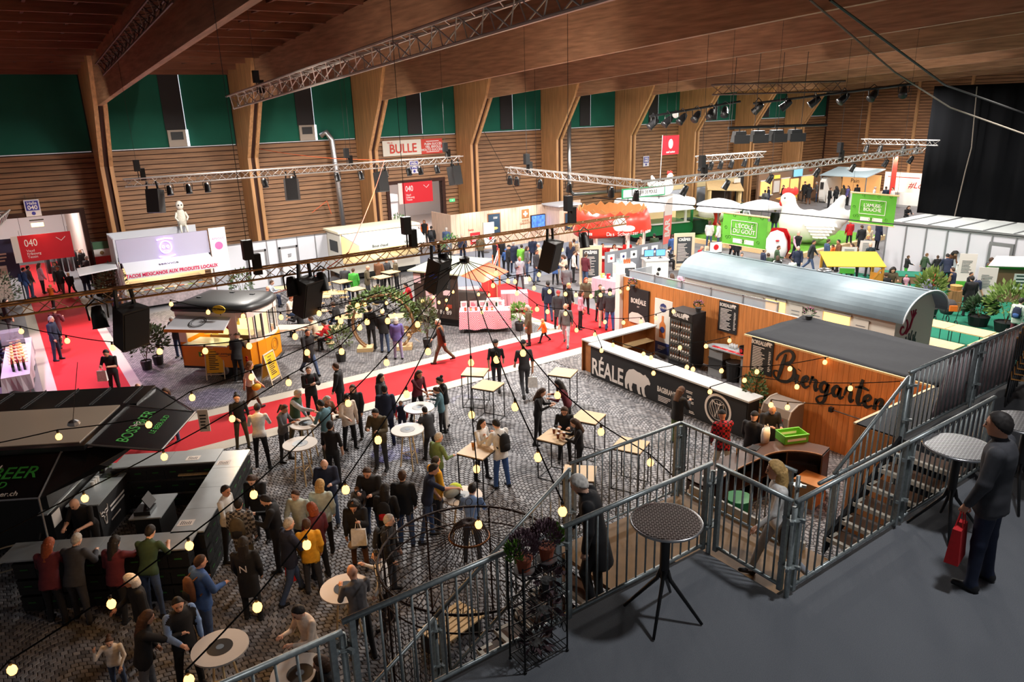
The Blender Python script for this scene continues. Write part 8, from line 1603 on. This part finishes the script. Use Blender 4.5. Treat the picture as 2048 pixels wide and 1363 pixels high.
1245 470 h stand cr j ddk short.k 1.74;man in dark grey at the egg stand behind the grey panels
1170 505 h stand ar j mmj short.b 1.68;guest in dark red left of the big chalkboard
1133 530 h stand a j ggk short.k 1.72;grey clad guest in the crêpes queue nearest the aisle
1110 520 h child a j bbk short.b 1.3;child in blue in the crêpes queue
1265 538 h sit a j kkk short.b 1.3;guest seated at the white fridge
1316 545 h stand a j kkk short.k 1.35;dark haired child at the glass balustrade
1345 548 h sit a j GGk bob.b 1.3;guest in green seated at the wagon roof
1362 540 h sit r j ppk bob.y 1.3;fair guest in pink seated at the wagon roof
960 470 h stand a j eek short.b 1.72;man in brown in front of the white stand banner
1072 500 h stand cr j ddj short.b 1.72;man in grey jeans left of the leaning banner
1016 490 h stand r j kkk cap.k 1.74;man with a black cap at the cheese tasting
1475 470 h stand c j kkk short.b 1.72;person in dark clothes behind the green banner edge
1702 440 h stand a j rrk short.k 1.7;person in red far behind the hen tail
1950 1168 f stand al j ddn short.k 1.8 D;man in a dark grey pullover standing on the gallery with a red bag
1545 1160 f walk2 l t wws long.y 1.62 L;blond woman in white with a black bag on the plywood landing
1200 952 f stairs l c kkk short.w 1.74 S;white haired man in a black coat going down the long stairs"""
PPL={}
OBST=[((40.2,15.6),0,0,0,2.1,4.7),(BO,BA,-.2,1.82,.46,1.72),(BO,BA,1.9,.32,1.82,.34),((60.55,35.95),0,0,0,.25,1.65),((-.45,30),0,0,0,.42,2.5),(TO,TA,1.95,.6,1.55,1.1),((37,17.4),-.95,0,0,1.72,.62),((24.4,28),-.6,0,0,.6,.1),((30.6,27.3),-.55,0,0,.6,.1),((15.65,24.55),ga,0,0,1.05,.38),((23,24.7),-1.45,0,0,1.1,.35),((15.75,14.5),0,0,0,.3,3.3)]
def clear_of(x,y,tables):
 "step aside from counters and tables"
 for o,a,cx_,cy_,hx,hy in OBST:
  c,s=math.cos(a),math.sin(a);dx,dy=x-o[0],y-o[1];u,v=dx*c+dy*s-cx_,-dx*s+dy*c-cy_;ex,ey=hx+.2-abs(u),hy+.2-abs(v)
  if ex>0 and ey>0:
   if ex<ey:u+=math.copysign(ex,u)
   else:v+=math.copysign(ey,v)
   u+=cx_;v+=cy_;x,y=o[0]+u*c-v*s,o[1]+u*s+v*c
 d=math.hypot(x-ec[0],y-ec[1])
 if 1.05<d<2.1:k=(1.05 if d<1.5 else 2.1)/d;x,y=ec[0]+(x-ec[0])*k,ec[1]+(y-ec[1])*k
 for tx,ty,r in tables:
  d=math.hypot(x-tx,y-ty)
  if d<r:k=r/max(d,.05);x,y=tx+(x-tx)*k,ty+(y-ty)*k
 return x,y
TAB=[(o.location.x,o.location.y,{'record_table':.56,'square_bar_table':.56,'folding_table':.5,'notice_board':.4}[o.name.split('.')[0]])for o in COL.objects if o.name.split('.')[0]in('record_table','square_bar_table','folding_table','notice_board')]
for row in FOLK.split('\n'):
 a,label=row.split(';');a=a.split();x,y=float(a[0]),float(a[1]);c=a[6];hr=a[7].split('.');h=float(a[8]);pose=a[3]
 z=0.0;loc=None
 if len(a)>9 and a[9]=='D':z=DZ
 if len(a)>9 and a[9]=='L':z=LZ
 if len(a)>9 and a[9]=='S':loc=(4.86,5.45,LZ-.16);hh=1
 hs=h if not pose.startswith('sit')or a[2]=='f' else h*1.33;yaw=DIRS[a[4]]+rnd.uniform(-14,14)
 if loc is None:
  if a[2]=='h':
   hm_=body(pose,WEAR[a[5]])[1].translation;k=hs/H0;g_=G(x,y,(hm_.z+.26)*k);q=Matrix.Rotation(math.radians(yaw),2)@Vector((hm_.x*k,hm_.y*k));loc=(g_.x-q.x,g_.y-q.y)
  else:g_=G(x,y,z);loc=(g_.x,g_.y)
  if z<1:loc=clear_of(*loc,TAB)
  loc=(*loc,z+(.1 if 37.5<loc[0]<47.4 and 25.1<loc[1]<41 else 0))
 sl=None if c[1]==c[0]else('half' if c[1]==c[0].upper()else c[1])
 o=person(x,y,label,pose,yaw,WEAR[a[5]],c[0],c[2],hr[0],hr[1]if len(hr)>1 else 'k',hs,z,sl,loc=loc)
 if pose.startswith('sit'):
  me_,HM_,hn_,hc_,L_=body(pose,WEAR[a[5]]);s_=hc_[2]*hs/H0-.13;t=thing('stool','small stool under the '+label.split(' in ')[0].split(' at ')[0]+' '+' '.join(label.split()[-4:]),'stool',tuple(o.location));MB().lathe([(0,s_-.03),(.17,s_-.03),(.17,s_),(0,s_)],(0,0,0),12).build('seat',PINE,t);[MB().bar((.14*math.cos(q),.14*math.sin(q),0),(.11*math.cos(q),.11*math.sin(q),s_-.03),.012,4).build('leg',FRB,t)for q in(.8,2.4,3.9,5.5)]
 PPL[label]=o
def who(s):return next(o for l,o in PPL.items()if s in l)
bag(who('carrying a red bag'),'red carrier bag in the hand of the navy jacketed man','r',0);bag(who('white plastic bag'),'white plastic bag carried by the tall man in grey','w',1);bag(who('holding a white bag'),'white and red carrier bag held on the left carpet','w',1);bag(who('pale tote bag'),'pale tote bag of the person in maroon','x',0);bag(who('white paper bag'),'white paper bag of the bald man in plaid','w',0);bag(who('gallery with a red bag'),'red and white carrier bag hanging beside the man on the gallery','r',0,(.26,.12,.36));bag(who('beige handbag'),'white plastic bag below the curly haired woman','w',0)
backpack(who('brown backpack'),'brown backpack on the balding man in blue','B','k');backpack(who('plaid shirt with a brown'),'dark brown backpack over the plaid shirt','e','k');backpack(who('carrying a red backpack'),'black backpack with red front pocket','k','r');backpack(who('black jacket and backpack'),'black backpack of the older man with glasses','k','d');backpack(who('white shirt with a black backpack'),'black backpack over the white shirt at the square table','k','k');backpack(who('maroon backpack'),'maroon backpack of the woman with crossed arms','m','m');backpack(who('blue backpack in the left'),'bright blue backpack in the left gate','b','b');backpack(who('grey backpack at the far'),'grey backpack at the far food windows','g','d');backpack(who('navy backpack at'),'navy backpack at the right edge','n','b');backpack(who('rucksack in the middle'),'dark rucksack in the middle gate','d','k')
o=who('holding a small child');p=o.location+Vector((-.28*math.cos(math.radians(35)),.1,.62));person(0,0,'small child in grey held on the arm of the young man','sit2',150,'jacket','g','d','short','l',.98,loc=tuple(p))
t=thing('shoulder_bag','yellow shoulder bag of the woman in the white blouse','bag',tuple(who('yellow bag').location+Vector((.12,-.22,.85))));MB().ball((0,0,0),(.15,.07,.12),10,6).build('pouch',mat('bag_yellow',(226,180,30),.6),t,True);MB().tube([(-.12,0,.08),(-.1,.1,.4),(.05,.2,.62)],.01,4).build('strap',mat('bag_yellow',()),t)
t=thing('shoulder_bag','beige handbag hanging before the curly haired woman','bag',tuple(who('beige handbag').location+Vector((-.16,-.2,.72))));MB().ball((0,0,0),(.15,.06,.11),10,6).build('pouch',mat('bag_beige',(196,176,150),.6),t,True);MB().tube([(.1,0,.08),(.12,.04,.4),(.06,.12,.7)],.009,4).build('strap',mat('bag_beige',()),t)
t=thing('shoulder_bag','round black bag of the blond woman on the landing','bag',tuple(who('plywood landing').location+Vector((-.06,-.2,.78))));MB().ball((0,0,0),(.18,.1,.22),12,8).build('pouch',BLACK,t,True);MB().tube([(0,0,.2),(.05,.1,.5),(.1,.18,.64)],.012,4).build('strap',BLACK,t)
text('N',.2,PALE,who('white letter'),frame((0,-.20,1.22),(1,0,0),ZU))
for w_,m_ in(('lumber jacket',checker_mat('lumber_check',(196,24,36),(40,10,14),16)),('plaid shirt with a brown',checker_mat('grey_check',(150,146,140),(50,48,50),18)),('checked shirt left',checker_mat('green_check',(40,60,70),(20,26,34),18))):
 for k in(1,2,3):who(w_).material_slots[k].material=m_
t=thing('walking_stick','walking stick of the old woman at the carpet','stick',tuple(who('leaning on a stick').location+Vector((-.32,.1,0))));MB().bar((0,0,0),(0,.02,.85),.012,5).build('shaft',DARK,t);MB().tube([(0,.02,.85),(.03,.02,.9),(.1,.02,.88)],.014,5).build('handle',DARK,t)
